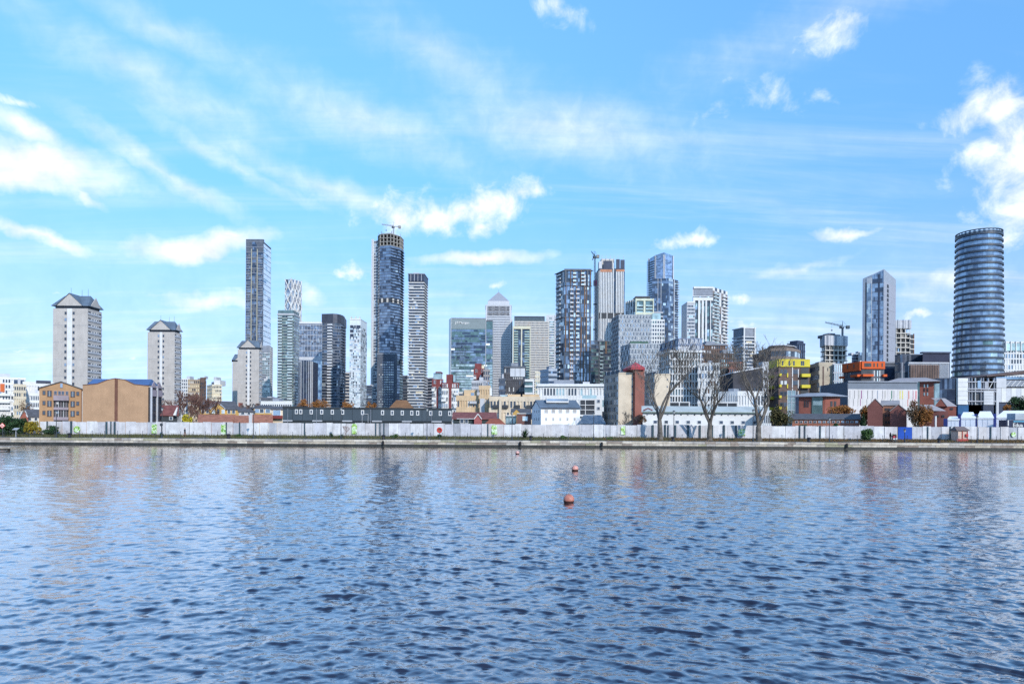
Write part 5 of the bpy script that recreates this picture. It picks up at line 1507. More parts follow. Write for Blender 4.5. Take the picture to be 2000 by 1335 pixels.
def warehouse():
    D = 152
    T = house('white_warehouse', 'long low white warehouse with pale green roof behind the three bare trees', 1256, 1500, D, 803, 793, WH, mat('pale_green_roof', (0.40, 0.43, 0.42), var=.1), depth=12, done=False, cat='building')
    f = T.faces[0]
    for k in range(18):
        u = .03 + k * .054; 
        f.box('vent_window', DK if k % 3 else MG, u, u + .012, PZ(1380, 811, D), PZ(1380, 808.5, D), -.05, .06)
    for k in range(10):
        u = .10 + k * .088; f.win(u, PZ(1380, 824, D), .9, .7, WH2, GD if k % 2 else GN, dep=.1)
    f.box('eaves_line', mat('eaves_green', (0.10, 0.14, 0.12)), 0, 1, T.zt - .35, T.zt - .1, -.05, .45)
    T.mb('arched_end', RD).tube((PX(1256, D), D - .3, PZ(1256, 801, D)), (PX(1265, D), D - .3, PZ(1265, 797, D)), .15, .15, 5); T.mb('arched_end', RD).tube((PX(1265, D), D - .3, PZ(1265, 797, D)), (PX(1274, D), D - .3, PZ(1274, 801, D)), .15, .15, 5)
    T.done()
warehouse()
mid('white_flats', 'narrow white house at the right end of the long warehouse', [(1488, 148), (1504.5, 148)], 806, WH, 2, (4,), [(GD, 2), (WH, 3), (GS, 1)], bh=.4, pier=.4, depth=8)

# ---------------------------------------------------------------- near layer, right
YL = mat('yellow_cladding', (0.56, 0.46, 0.05), var=.08)
def yellow_block():
    D = 262
    T = bldg('yellow_block', 'dark apartment block with bright yellow top floor and balconies', [(1501, D + 12), (1521, D), (1581, D)], 702, BRB, ref=1)
    g, f = T.faces; z0, zt = T.z0, T.zt
    zy = T.zp(716)
    for q in (g, f): q.box('yellow_storey', YL, 0, 1, zy, zt + .2, -.1, .5)
    for u in (.08, .3, .45, .7, .76): f.box('top_window', GD, u, u + .05, zy + .5, zt - .5, .4, .56)
    nf = 6; H = (zy - z0) / nf
    for i in range(nf):
        z = z0 + i * H
        for u in (.1, .22, .5, .6): f.win(u, z + H * .55, 1.2, 1.7, DG, pick([(GD, 3), (GS, 1), (BL, .6)]), dep=.15)
        f.box('white_panel', WH, .43, .455, z + .4, z + H, 0, .2); f.box('white_panel', WH, .62, .645, z + .2, z + H * .8, 0, .2)
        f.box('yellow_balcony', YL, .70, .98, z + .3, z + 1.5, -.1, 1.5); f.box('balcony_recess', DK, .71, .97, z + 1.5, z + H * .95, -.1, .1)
        g.box('yellow_balcony', YL, .05, .55, z + .3, z + 1.4, -.1, 1.2); g.box('side_glazing', GS, .6, .9, z + .8, z + 2.4, 0, .1)
        f.box('yellow_balcony', YL, .0, .07, z + .6, z + 1.6, -.1, .9); f.box('yellow_reveal', YL, .26, .30, z + .2, z + 1.8, -.1, .3)
    f.box('yellow_edge', YL, .30, .325, z0, z0 + H * 1.6, -.1, .7); f.box('yellow_edge', YL, .60, .63, z0, z0 + H * 1.6, -.1, .7)
    T.done()
yellow_block()
def brown_round():
    D = 300
    P = [(1492, D + 14)] + [(1496, D + 5), (1506, D), (1535, D - 2), (1556, D + 2), (1562, D + 8)]
    W = wpts(P); poly = W + [(W[-1][0], D + 24), (W[0][0], D + 28)]
    T = Thing('brown_round_block', 'rounded brown glass and brick block rising behind the yellow block', 'building', (W[2][0], D, GZ)); T.poly = poly
    zt = PZ(1530, 683, D); T.mb('wall', BRB).prism(poly, GZ - .3, zt)
    bands(T, mat('taupe', (0.2, 0.16, 0.14)), GZ, zt, 10, 1.2, d=.3)
    for i in range(5):
        f = Face(T, W[i], W[i + 1]); panes(f, [(GD, 3), (GS, 2), (BRB, 2), (GP, 1)], GZ, zt, 10, max(2, round(f.W / 1.6)), d=.08)
    T.mb('roof_storey', mat('taupe_dark', (0.11, 0.09, 0.085))).prism(offset(poly, -1.8), zt, zt + 1.9); T.mb('roof_canopy', LG).prism(offset(poly, -1.2), zt + 1.9, zt + 2.2)
    T.done()
brown_round()
T = mid('slate_tower', 'dark blue slate tower corner behind the brown rounded block', [(1538, 330), (1556, 326), (1571, 328)], 671, NV, 12, (5, 4), PAL_NAVY, bh=.25, done=False)
T.faces[0].box('roof_plant', NV, .1, .95, T.zt, PZ(1545, 665, 328), -6, -1); T.done()
T = bldg('glazed_stair', 'pale green glazed stair block below the yellow block', [(1538, 205), (1554.5, 205)], 762, GTP, depth=6)
f = T.faces[0]
for u in (0, .48, .94): f.box('mullion', WH2, u, u + .06, T.z0, T.zt, -.1, .15)
for i in range(5): f.box('transom', WH2, 0, 1, T.z0 + i * 2.4, T.z0 + i * 2.4 + .15, -.1, .12)
f.box('side_wall', GN, 1.0, 1.5, T.z0, T.zp(775), -5, -.1); T.done()
T = mid('tan_block', 'tan concrete block with banded left side between yellow and orange blocks', [(1578, 318), (1600, 302), (1629, 302)], 711, mat('tan_concrete', (0.40, 0.34, 0.26)), 8, (7, 4), [(GD, 3), (GS, 1), (mat('tan_concrete', (0.40, 0.34, 0.26)), 3)], bh=.45, pier=0, done=False)
T.faces[1].box('white_edge', WH, .88, 1.0, T.z0, T.zt + .4, -.1, .4); T.faces[1].box('blank_wall', mat('tan_concrete', (0.40, 0.34, 0.26)), 0, .84, T.z0, T.zt, -.1, .32); T.faces[1].box('slot', BRB, .2, .3, T.z0, T.zt - 1, .3, .36); T.faces[1].box('slot', DK, .52, .58, T.zt - 3, T.zt - 1.6, .3, .36); T.done()
mid('glass_link', 'pale glass stair link left of the orange block', [(1629, 300), (1650, 300)], 711, LG, 8, (5,), [(GS, 3), (GP, 2), (GN, 2)], bh=.15, depth=8)
OR = mat('orange_cladding', (0.56, 0.10, 0.025), var=.08)
def orange_block():
    D = 272
    T = bldg('orange_block', 'dark apartment block with bright orange top storey and balconies', [(1647, D + 12), (1682, D), (1727, D)], 705.5, DG, ref=1)
    g, f = T.faces; z0, zt = T.z0, T.zt; zo = T.zp(720)
    g.box('orange_storey', OR, 0, 1, T.zp(723), zt, -.1, .6); f.box('orange_storey', OR, 0, 1, zo, zt, -.1, .6)
    for u in (.10, .5, .65, .85): f.box('top_window', DK, u, u + (.3 if u == .10 else .05), zo + .8, zt - .7, .5, .68)
    for u in (.3, .65): g.box('top_window', BRB, u, u + .06, zo + .7, zt - .8, .5, .68)
    for i in range(8):
        z = zo - (i + 1) * 3.1
        f.box('orange_balcony', OR, .0, .46, z, z + .9, -.1, 1.6); g.box('orange_balcony', OR, .62, 1, z, z + .9, -.1, 1.6)
        g.box('orange_balcony', OR, -.06, .08, z, z + .9, -.1, 1.4); f.box('orange_balcony', OR, .9, 1.06, z, z + .9, -.1, 1.2)
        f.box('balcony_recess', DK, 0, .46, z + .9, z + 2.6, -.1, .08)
        for u in (.54, .68, .78): f.box('white_panel', WH if u != .68 else GP, u, u + .04, z + .2, z + 2.5, -.1, .15)
        for u in (.2, .42): g.win(u, z + 1.4, 1.1, 1.6, DG, GD)
    T.done()
orange_block()
# grey hall with coloured stripes
def stripe_hall():
    D = 222
    T = bldg('striped_hall', 'large grey roofed hall with thin coloured stripes on a pale wall', [(1602.5, 246), (1656, D), (1792, D)], 745, mat('hall_grey', (0.17, 0.195, 0.235), var=.06), ref=1)
    g, f = T.faces; z0, zt = T.z0, T.zt; zw = T.zp(759.5)
    f.box('pale_wall', mat('hall_pale', (0.58, 0.55, 0.54), var=.04), 0, 1, z0, zw, -.1, .15)
    g.box('side_wall', mat('hall_slate', (0.085, 0.105, 0.14), var=.06), 0, 1, z0, zt, -.1, .1)
    g.box('edge_trim', WH, 0, .03, z0, zt, -.1, .3); f.box('roof_edge', MG, 0, 1, zt - .2, zt + .25, -.5, .35)
    cols = [('stripe_grey', (0.16, 0.16, 0.17)), ('stripe_grey', (0.16, 0.16, 0.17)), ('stripe_olive', (0.22, 0.22, 0.16)), ('stripe_purple', (0.25, 0.06, 0.2)), ('stripe_grey', (0.16, 0.16, 0.17)), ('stripe_grey', (0.16, 0.16, 0.17)), ('stripe_blue', (0.12, 0.2, 0.32)), ('stripe_grey', (0.16, 0.16, 0.17)), ('stripe_olive', (0.22, 0.22, 0.16)), ('stripe_green', (0.03, 0.18, 0.12)), ('stripe_grey', (0.16, 0.16, 0.17)), ('stripe_yellow', (0.65, 0.58, 0.12)), ('stripe_yellow', (0.65, 0.58, 0.12)), ('stripe_coral', (0.6, 0.16, 0.13)), ('stripe_pink', (0.5, 0.12, 0.22)), ('stripe_red', (0.6, 0.06, 0.1))]
    xs = [1659.5, 1668.5, 1677, 1681.5, 1694, 1703, 1713, 1723.5, 1728, 1740.5, 1745.5, 1757, 1762, 1774, 1783, 1788]
    for (nm, c), x in zip(cols, xs):
        u = (x - 1656) / 136; w = .011 if nm in ('stripe_purple', 'stripe_yellow', 'stripe_coral', 'stripe_red', 'stripe_green') else .005
        f.box('colour_stripe', mat(nm, c, var=.05), u, u + w, T.zp(778), T.zp(762), .1, .2)
        if nm != 'stripe_yellow': f.box('colour_stripe', mat(nm, c, var=.05), u - .012, u - .012 + w * .7, T.zp(792), T.zp(778.5), .1, .2)
    for k in range(14): f.box('panel_joint', MG, k / 14, k / 14 + .0015, z0, zw, .1, .17)
    T.done()
stripe_hall()
def teal_brick():
    D = 192
    T = bldg('brick_teal_block', 'low brick block with teal glazing and a wide grey roof', [(1554, D + 4), (1612, D), (1641, D)], 774, BRR, ref=1)
    g, f = T.faces; zt = T.zt
    g.box('teal_glazing', GT, .56, .92, T.z0, zt, -.1, .2); g.box('teal_glazing', GTP, .6, .9, zt - 2.4, zt - 1.2, .1, .25); g.box('teal_glazing', GN, .0, .12, T.z0, zt, -.1, .2)
    for u in (.3, .36, .42): g.box('slit_window', DK, u, u + .03, zt - 3, zt - 1.2, 0, .1)
    for u in (.35, .6): f.box('slit_window', DK, u, u + .14, zt - 2.8, zt - 1.3, 0, .1); f.box('slit_window', DK, u, u + .14, zt - 5, zt - 3.7, 0, .1)
    A, B, C, E = T.poly
    o = offset(T.poly, 1.5); b = T.mb('roof', MG); zr = T.zp(766.5)
    cx = sum(p[0] for p in o) / 4; cy = sum(p[1] for p in o) / 4
    b.prism(o, zt, zt + .15)
    inn = [(p[0] * .35 + cx * .65, p[1] * .35 + cy * .65) for p in o]
    for i in range(4): b.poly([(o[i][0], o[i][1], zt + .15), (o[(i + 1) % 4][0], o[(i + 1) % 4][1], zt + .15), (inn[(i + 1) % 4][0], inn[(i + 1) % 4][1], zr), (inn[i][0], inn[i][1], zr)])
    b.poly([(p[0], p[1], zr) for p in inn])
    T.done()
teal_brick()
wn_ = [(1556 + k * 9.0, 823.5, .62, .5) for k in range(14)] + [(1556 + k * 9.0, 833.0, .62, .5) for k in range(14)]
house('brick_terrace', 'long low brick terrace with white arched windows and a grey roof', 1548, 1679, 160, 818, 807.5, mat('orange_red_brick', (0.30, 0.12, 0.08), var=.12), SLT, depth=9, wins=wn_)
def gabled_brick():
    D = 152; BR = mat('maroon_brick', (0.175, 0.068, 0.058), var=.12)
    T = bldg('gabled_brick_house', 'maroon brick building with two plain pointed gables', [(1722, D + 1.5), (1756, D + 1.5)], 790, mat('brick_mid', (0.30, 0.145, 0.095), var=.1), depth=12, cat='house')
    f = T.faces[0]; z0 = T.z0
    for y in (799, 811, 824.5):
        for x in (1731, 1736.5): f.win((x - 1722) / 34, PZ(x, y, D + 1.5), .42, .62, BRB, DK, dep=.08)
    for k, (xa, xb, ey, py, d0) in enumerate(((1695, 1724.5, 793, 778, D), (1739, 1771.5, 802, 789, D - 1.5))):
        P = [Vector(p) for p in wpts(fc(xa, xb, d0))]; ze, zp = PZ(xa, ey, d0), PZ(xa, py, d0); R4 = [tuple(p) for p in complete(P, 9)]
        T.mb('gable_wing', BR).prism(R4, z0, ze)
        gable_wall(T, 'gable', BR, P[0], P[1], ze - .01, zp, th=.02)
        gable_roof(T, 'wing_roof', mat('weathered_slate', (0.26, 0.24, 0.24), var=.15), R4[1], R4[2], R4[3], R4[0], ze, zp + .1, over=.12)
    A, B, C, E = T.poly
    gable_roof(T, 'roof', mat('weathered_slate', (0.26, 0.24, 0.24), var=.15), A, B, C, E, T.zt, PZ(1740, 782, D + 8), over=.2)
    q = Face(T, wpts([(1739, D - 1.5)])[0], wpts([(1771.5, D - 1.5)])[0]); q.box('white_sign', WH, .66, .84, PZ(1760, 806, D), PZ(1760, 803, D), 0, .06)
    T.done()
gabled_brick()
# navy office group left of the round tower
T = bldg('navy_office', 'dark navy glass office block right of the orange block', [(1748, 352), (1758, 346), (1852, 346)], 692, NV, ref=1)
for f, nb in zip(T.faces, (3, 22)): panes(f, [(NV, 5), (GN, 3), (SL, 2), (GD, 2)], T.z0, T.zt, 9, nb, d=.06)
bands(T, SL, T.z0, T.zt, 9, .5, d=.15); T.faces[1].box('light_column', MG, .02, .05, T.z0, T.zt - 4, 0, .4); T.done()
T = bldg('navy_office', 'lower slate blue block between the orange block and the navy office', [(1726, 360), (1750, 360)], 706, SL, depth=14)
T.faces[0].box('dark_panel', NV, .1, .9, T.z0, T.zt - 3.5, -.1, .2); T.faces[0].box('cornice', MG, 0, 1, T.zt - .8, T.zt, -.1, .4); T.done()
T = bldg('navy_office', 'navy block with a flat overhanging top close to the round tower', [(1802, 338), (1855, 338)], 687.5, mat('ink_cladding', (0.03, 0.034, 0.06), var=.1), depth=16)
T.faces[0].box('cornice', NV, -.02, 1.02, T.zt - .5, T.zt + .2, -2, .5); T.faces[0].box('white_edge', WH, .98, 1.0, T.zp(707), T.zp(700), -.1, .5); T.done()
T = bldg('pale_ribbed_office', 'pale ribbed metal box with a dark glazed front below the navy offices', [(1774, 300), (1853, 300)], 709, LG, depth=14)
f = T.faces[0]; f.box('dark_front', BRB, .02, .74, T.zp(739), T.zp(712), -.1, .7)
for k in range(12): f.box('front_mullion', DG, .03 + k * .06, .033 + k * .06, T.zp(739), T.zp(712), .6, .85)
for k in range(9): f.box('rib', WH2, .75 + k * .028, .758 + k * .028, T.z0, T.zt, -.1, .3)
f.box('roof_edge', LG, 0, 1, T.zt - .1, T.zt + .5, -.5, .4); T.done()
T = bldg('navy_annex', 'dark navy glazed annex at the foot of the round tower', [(1826, 262), (1869, 262)], 738, NV, depth=12)
panes(T.faces[0], [(NV, 4), (GN, 3), (GB, 1)], T.z0, T.zt, 5, 9, d=.06); bands(T, SL, T.z0, T.zt, 5, .3, d=.12); T.done()
def brick_teal_hall():
    D = 238
    T = bldg('brick_glass_hall', 'red brick hall with a wide grey roof and teal glass ends behind the gabled house', [(1738, D), (1826, D)], 744, BRR, depth=14)
    f = T.faces[0]; zt = T.zt
    f.box('teal_end', GT, .57, .67, T.z0, zt, -.1, .3); f.box('teal_end', GTP, .98, 1.10, T.z0, zt - .8, -4, .0)
    for i in range(4): f.box('teal_transom', WH2, .98, 1.10, T.z0 + i * 3, T.z0 + i * 3 + .2, -4, .05)
    for u in (.76, .83):
        for k, m in enumerate((GTP, DK, GTP)): f.box('slit_window', m, u, u + .028, T.zp(750 + k * 8 + 6), T.zp(750 + k * 8), 0, .12)
    A, B, C, E = T.poly; gable_roof(T, 'roof', mat('taupe_roof', (0.30, 0.28, 0.29), var=.08), A, B, C, E, zt, T.zp(734), over=1.6, hip=.25)
    T.done()
brick_teal_hall()
def brick_shed():
    D = 166
    T = bldg('brick_shed', 'dark red brick building with grey lean roofs left of the white marquees', [(1826, D), (1868, D)], 793, BRR, depth=9, cat='house')
    A, B, C, E = T.poly; P = wpts(fc(1826, 1850, D)); R4 = complete(P, 8); ze, zp = T.zt, PZ(1838, 777, D)
    gable_wall(T, 'gable', BRR, P[0], P[1], ze - .01, zp, th=.02)
    rf = mat('taupe_roof', (0.30, 0.28, 0.29), var=.08)
    gable_roof(T, 'roof', rf, R4[1], R4[2], R4[3], R4[0], ze, zp + .1, over=.1)
    b = T.mb('side_roof', rf); x0, x1 = PX(1838, D), PX(1869, D)
    b.poly([(x0 + 1.5, D - .2, ze), (x1, D - .2, ze), (x1 - .4, D + 4, PZ(1866, 776, D)), (x0, D + 4, PZ(1838, 776, D))])
    P2 = wpts(fc(1808, 1852, D - 4)); z2 = PZ(1830, 802, D - 4)
    T.mb('front_wing', mat('maroon_brick', (0.175, 0.068, 0.058))).prism(complete(P2, 4.5), T.z0, z2)
    b = T.mb('front_roof', rf); b.poly([(P2[0][0] - .2, D - 4.3, z2), (P2[1][0] + .2, D - 4.3, z2), (P2[1][0] - .5, D - .1, PZ(1830, 790, D)), (P2[0][0] + .1, D - .1, PZ(1830, 790, D))])
    q = Face(T, P2[0], P2[1])
    for u in (.55, .8): q.win(u, PZ(1836, 812, D - 4), .5, .5, BRB, DK)
    T.faces[0].win(.8, PZ(1859, 798, D), .5, .5, BRB, DK)
    T.mb('white_post', WH).box(PX(1827, 160), PX(1829.5, 160), 160, 160.3, GZ, PZ(1828, 812, 160))
    T.done()
brick_shed()
def white_plant():
    D = 232
    T = bldg('white_works', 'white industrial works with stacked panels and pipework at the right edge', [(1866, D), (1944, D), (2040, D)], 740, WH, depth=20, ref=1)
    f = Face(T, T.poly[0], wpts([(1944, D)])[0]); g = Face(T, wpts([(1944, D)])[0], wpts([(2040, D)])[0]); z0, zt = T.z0, T.zt
    zb = PZ(1900, 790, D)
    f.box('bay', WH, .02, .27, zb, zt + .2, -.1, 1.0); f.box('bay', WH2, .66, .90, zb, PZ(1930, 763, D), -.1, 1.2)
    for k in range(6): f.box('panel_joint', LG, .02, .27, zb + k * 1.5, zb + k * 1.5 + .12, .9, 1.05); f.box('panel_joint', LG, .66, .90, zb + k * 1.0, zb + k * 1.0 + .1, 1.1, 1.25)
    f.box('recess', MG, .30, .64, zb, zt - 1, -.1, .15); f.box('recess', DK, .38, .62, PZ(1900, 784, D), PZ(1900, 769, D), .1, .3)
    f.box('blue_plinth', mat('plinth_blue', (0.03, 0.10, 0.22)), .04, .30, z0, zb, -.1, .7); f.box('blue_plinth', NV, .66, .92, z0, zb, -.1, .9)
    PG = mat('pipe_grey', (0.35, 0.36, 0.40))
    for k, z in enumerate((zt - 1.2, zt - 3.6, zt - 4.4, zb + 1)): f.box('walkway', PG, .26, .98, z, z + .35, .1, 1.1)
    for u in (.30, .37, .46, .60, .66, .78, .93): f.box('support_post', PG if u != .46 else WH, u, u + .012, zb, zt + .3, .2, .9)
    for u0, u1 in ((.48, .60), (.68, .80), (.80, .92)):
        a, c = f.pt(u0, .8), f.pt(u1, .8); T.mb('brace', WH).tube((a.x, a.y, zt - 3.5), (c.x, c.y, zt - .4), .13, .13, 5)
    f.box('pipe_tank', GS, .50, .58, zt - 3.2, zt - .6, .2, 1.2); f.box('pipe_tank', PG, .68, .76, zt - 3.2, zt - .9, .2, 1.2)
    g.box('upper_panel', WH2, .0, .2, PZ(1950, 757, D), zt + .3, -.1, .6)
    g.box('glazing', MG, .18, 1, PZ(1960, 755, D), PZ(1960, 742, D), -.1, .4)
    for k in range(8):
        a, c = g.pt(.2 + k * .1, .5), g.pt(.3 + k * .1, .5); T.mb('brace', WH).tube((a.x, a.y, PZ(1960, 754, D)), (c.x, c.y, PZ(1960, 743, D)), .14, .14, 5)
    for k in range(10): g.box('white_panel', WH if k % 2 else WH2, k * .1 + .002, k * .1 + .098, PZ(1960, 785, D), PZ(1960, 757.5, D), -.1, .55 + .05 * (k % 2))
    g.box('dark_base', NV, .05, 1, z0, PZ(1960, 786.5, D), -.1, .3); g.box('base_post', WH2, .0, .05, z0, PZ(1960, 785, D), -.1, .6)
    T.done()
white_plant()
T = Thing('canopy_roof', 'low brown station canopy roof above the white works', 'building', (PX(1970, 300), 300, GZ))
P = wpts([(1928, 300), (2040, 296)]); b = T.mb('roof', mat('canopy_brown', (0.12, 0.085, 0.08)))
za, zb = PZ(1930, 733, 300), PZ(2000, 722, 298); b.prism([P[0], P[1], (P[1][0], 330), (P[0][0], 330)], [za - .5, zb - 1.2, zb - 1.2, za - .5], [za, zb + .6, zb + .6, za])
T.mb('wall', GS).prism([(P[0][0] + 6, 303), (P[1][0], 300), (P[1][0], 326), (P[0][0] + 6, 326)], GZ, za - .4); T.done()
T = mid('white_block', 'white slab block with dark window columns right of the round tower', [(1962, 430), (2040, 430)], 668, WH, 16, (14,), [(GD, 4), (WH, 3), (GS, 1)], bh=.25, pier=1.6, depth=16, done=False)
f = T.faces[0]; f.box('green_screen', GTP, .0, 1.0, T.zt - 5.5, T.zt - .8, -.1, .7)
for k in range(8): f.box('screen_post', WH, k / 8, k / 8 + .02, T.zt - 6, T.zt + .6, .6, 1.0)
T.done()

# white marquees
def marquees():
    D = 142
    MW = mat('marquee_canvas', (0.78, 0.78, 0.78), var=.03, rough=.6); NVB = mat('marquee_navy', (0.02, 0.035, 0.16))
    defs = [(1851, 1873, 812, 818, 'smallest white marquee at the left end beside the brick building'),
            (1877, 1905, 803.5, 815, 'white marquee second from the left behind the hoarding'),
            (1909, 1940, 802, 815, 'white marquee third from the left with a bluish side wall'),
            (1946, 2030, 800.5, 814, 'long white marquee at the right edge with a dark printed van front')]
    for i, (xa, xb, ry, ey, lab) in enumerate(defs):
        d = D + (3 - i) * .6
        P = wpts(fc(xa, xb, d), 820); ze = PZ(xa, ey, d); zr = PZ(xa, ry, d)
        T = Thing('marquee', lab, 'marquee', ((P[0][0] + P[1][0]) / 2, d + 4, GZ), 'white marquees behind the hoarding')
        T.mb('side_wall', mat('marquee_wall', (0.70, 0.73, 0.80), var=.04)).prism(complete(P, 8), GZ - .2, ze)
        gable_roof(T, 'roof', MW, *[Vector(p) for p in complete(P, 8)], ze, zr, over=.12, hip=.18)
        f0 = Face(T, P[0], P[1]); q = Face(T, f0.pt(-(.55 if i else .75) / f0.W, .25), f0.pt(-.02 / f0.W, .25))
        q.box('navy_strip', NVB, 0, 1, GZ, ze + (.75 if i else .1), -.6, 0)
        f = Face(T, P[0], P[1])
        for u in ((.33, .66) if i < 3 else (.12, .3)): f.box('wall_seam', WH2, u, u + .008, GZ, ze - .05, 0, .04)
        f.box('valance', MW, 0, 1, ze - .35, ze - .02, 0, .08)
        if i == 3:
            f.box('doorway', DG, .24, .30, GZ, ze - .1, 0, .06)
        T.done()
    # van / stall front with white lettering
    d = 136.5; P = wpts([(1966, d), (2032, d)], 820)
    T = Thing('printed_trailer', 'dark trailer with white lettering under a grey awning at the right edge', 'trailer', ((P[0][0] + P[1][0]) / 2, d, GZ))
    f = Face(T, P[0], P[1]); z1 = PZ(1990, 820, d); z0_ = GZ + .25
    T.mb('body', mat('trailer_ink', (0.018, 0.025, 0.06), rough=.4)).prism(complete(P, 2.2), z0_, z1)
    f.box('awning', mat('awning_grey', (0.38, 0.42, 0.47)), .22, 1, z1 + .05, PZ(1990, 807, d), -2, .35)
    f.box('blue_stripe', mat('stripe_skyblue', (0.15, 0.42, 0.62)), .2, 1, z1 - .38, z1 - .08, -.05, .05)
    f.box('bright_side', WH, .03, .06, PZ(1970, 831, d), PZ(1970, 820, d), -.05, .06)
    p = f.pt(.17, .08)
    text_obj('Edua', WH, 1.05, (p.x, p.y, PZ(1984, 833, d)), f.ang, T.o, T.loc, ext=.03, bold=.02)
    for u in (.2, .8):
        c = f.pt(u, -.3); k = MB(); k.tube((c.x, c.y - .35, GZ + .3), (c.x, c.y + .1, GZ + .3), .3, .3, 12); k.build('wheel', DK, parent=T.o, loc=T.loc)
    T.done()
marquees()
# ---------------------------------------------------------------- quay wall
def quay():
    STN = [mat('quay_stone_%s' % n, c, var=.16, scale=1.4, streak=.5, bump=.3, fine=9) for n, c in
           (('pale', (0.50, 0.45, 0.38)), ('sand', (0.43, 0.38, 0.31)), ('grey', (0.36, 0.33, 0.30)), ('brown', (0.26, 0.215, 0.18)), ('moss', (0.29, 0.275, 0.19)))]
    WET = mat('wet_algae_stone', (0.030, 0.032, 0.030), var=.3, scale=1.2, rough=.55)
    T = Thing('quay_wall', 'weathered stone dock wall with pale coping above a dark wet band', 'wall', (0, QD, 0))
    r = random.Random(3)
    T.mb('backing', WET).box(-200, 200, QD + .2, QD + 1.5, -1.5, QZ - .36)
    x = -100.0; last = 0
    while x < 100:
        w = r.uniform(1.1, 2.6)
        m = STN[r.choices(range(5), (4, 3, 3, 1.2, 1.4))[0]]
        dz = r.uniform(-.015, .02); dy = r.uniform(-.02, .02)
        T.box('coping_stone', m, (x + w / 2, QD + .72 + dy, QZ - .16 + dz), (w - .03, 1.5, .34))
        x += w
    x = -100.3
    while x < 100:
        w = r.uniform(1.3, 3.2); m = STN[r.choices(range(5), (2.5, 3, 3, 2.2, 2))[0]]
        T.box('wall_stone', m, (x + w / 2, QD + .30 + r.uniform(-.02, .02), QZ - .335 - .19), (w - .03, .5, .36))
        x += w
    x = -100.7
    while x < 100:
        w = r.uniform(2.5, 6.0); h = r.uniform(.02, .12)
        T.box('wet_stone', WET, (x + w / 2, QD + .33 + r.uniform(-.02, .02), .0 + h / 2), (w - .02, .5, .80 + h))
        x += w
    T.done()
quay()

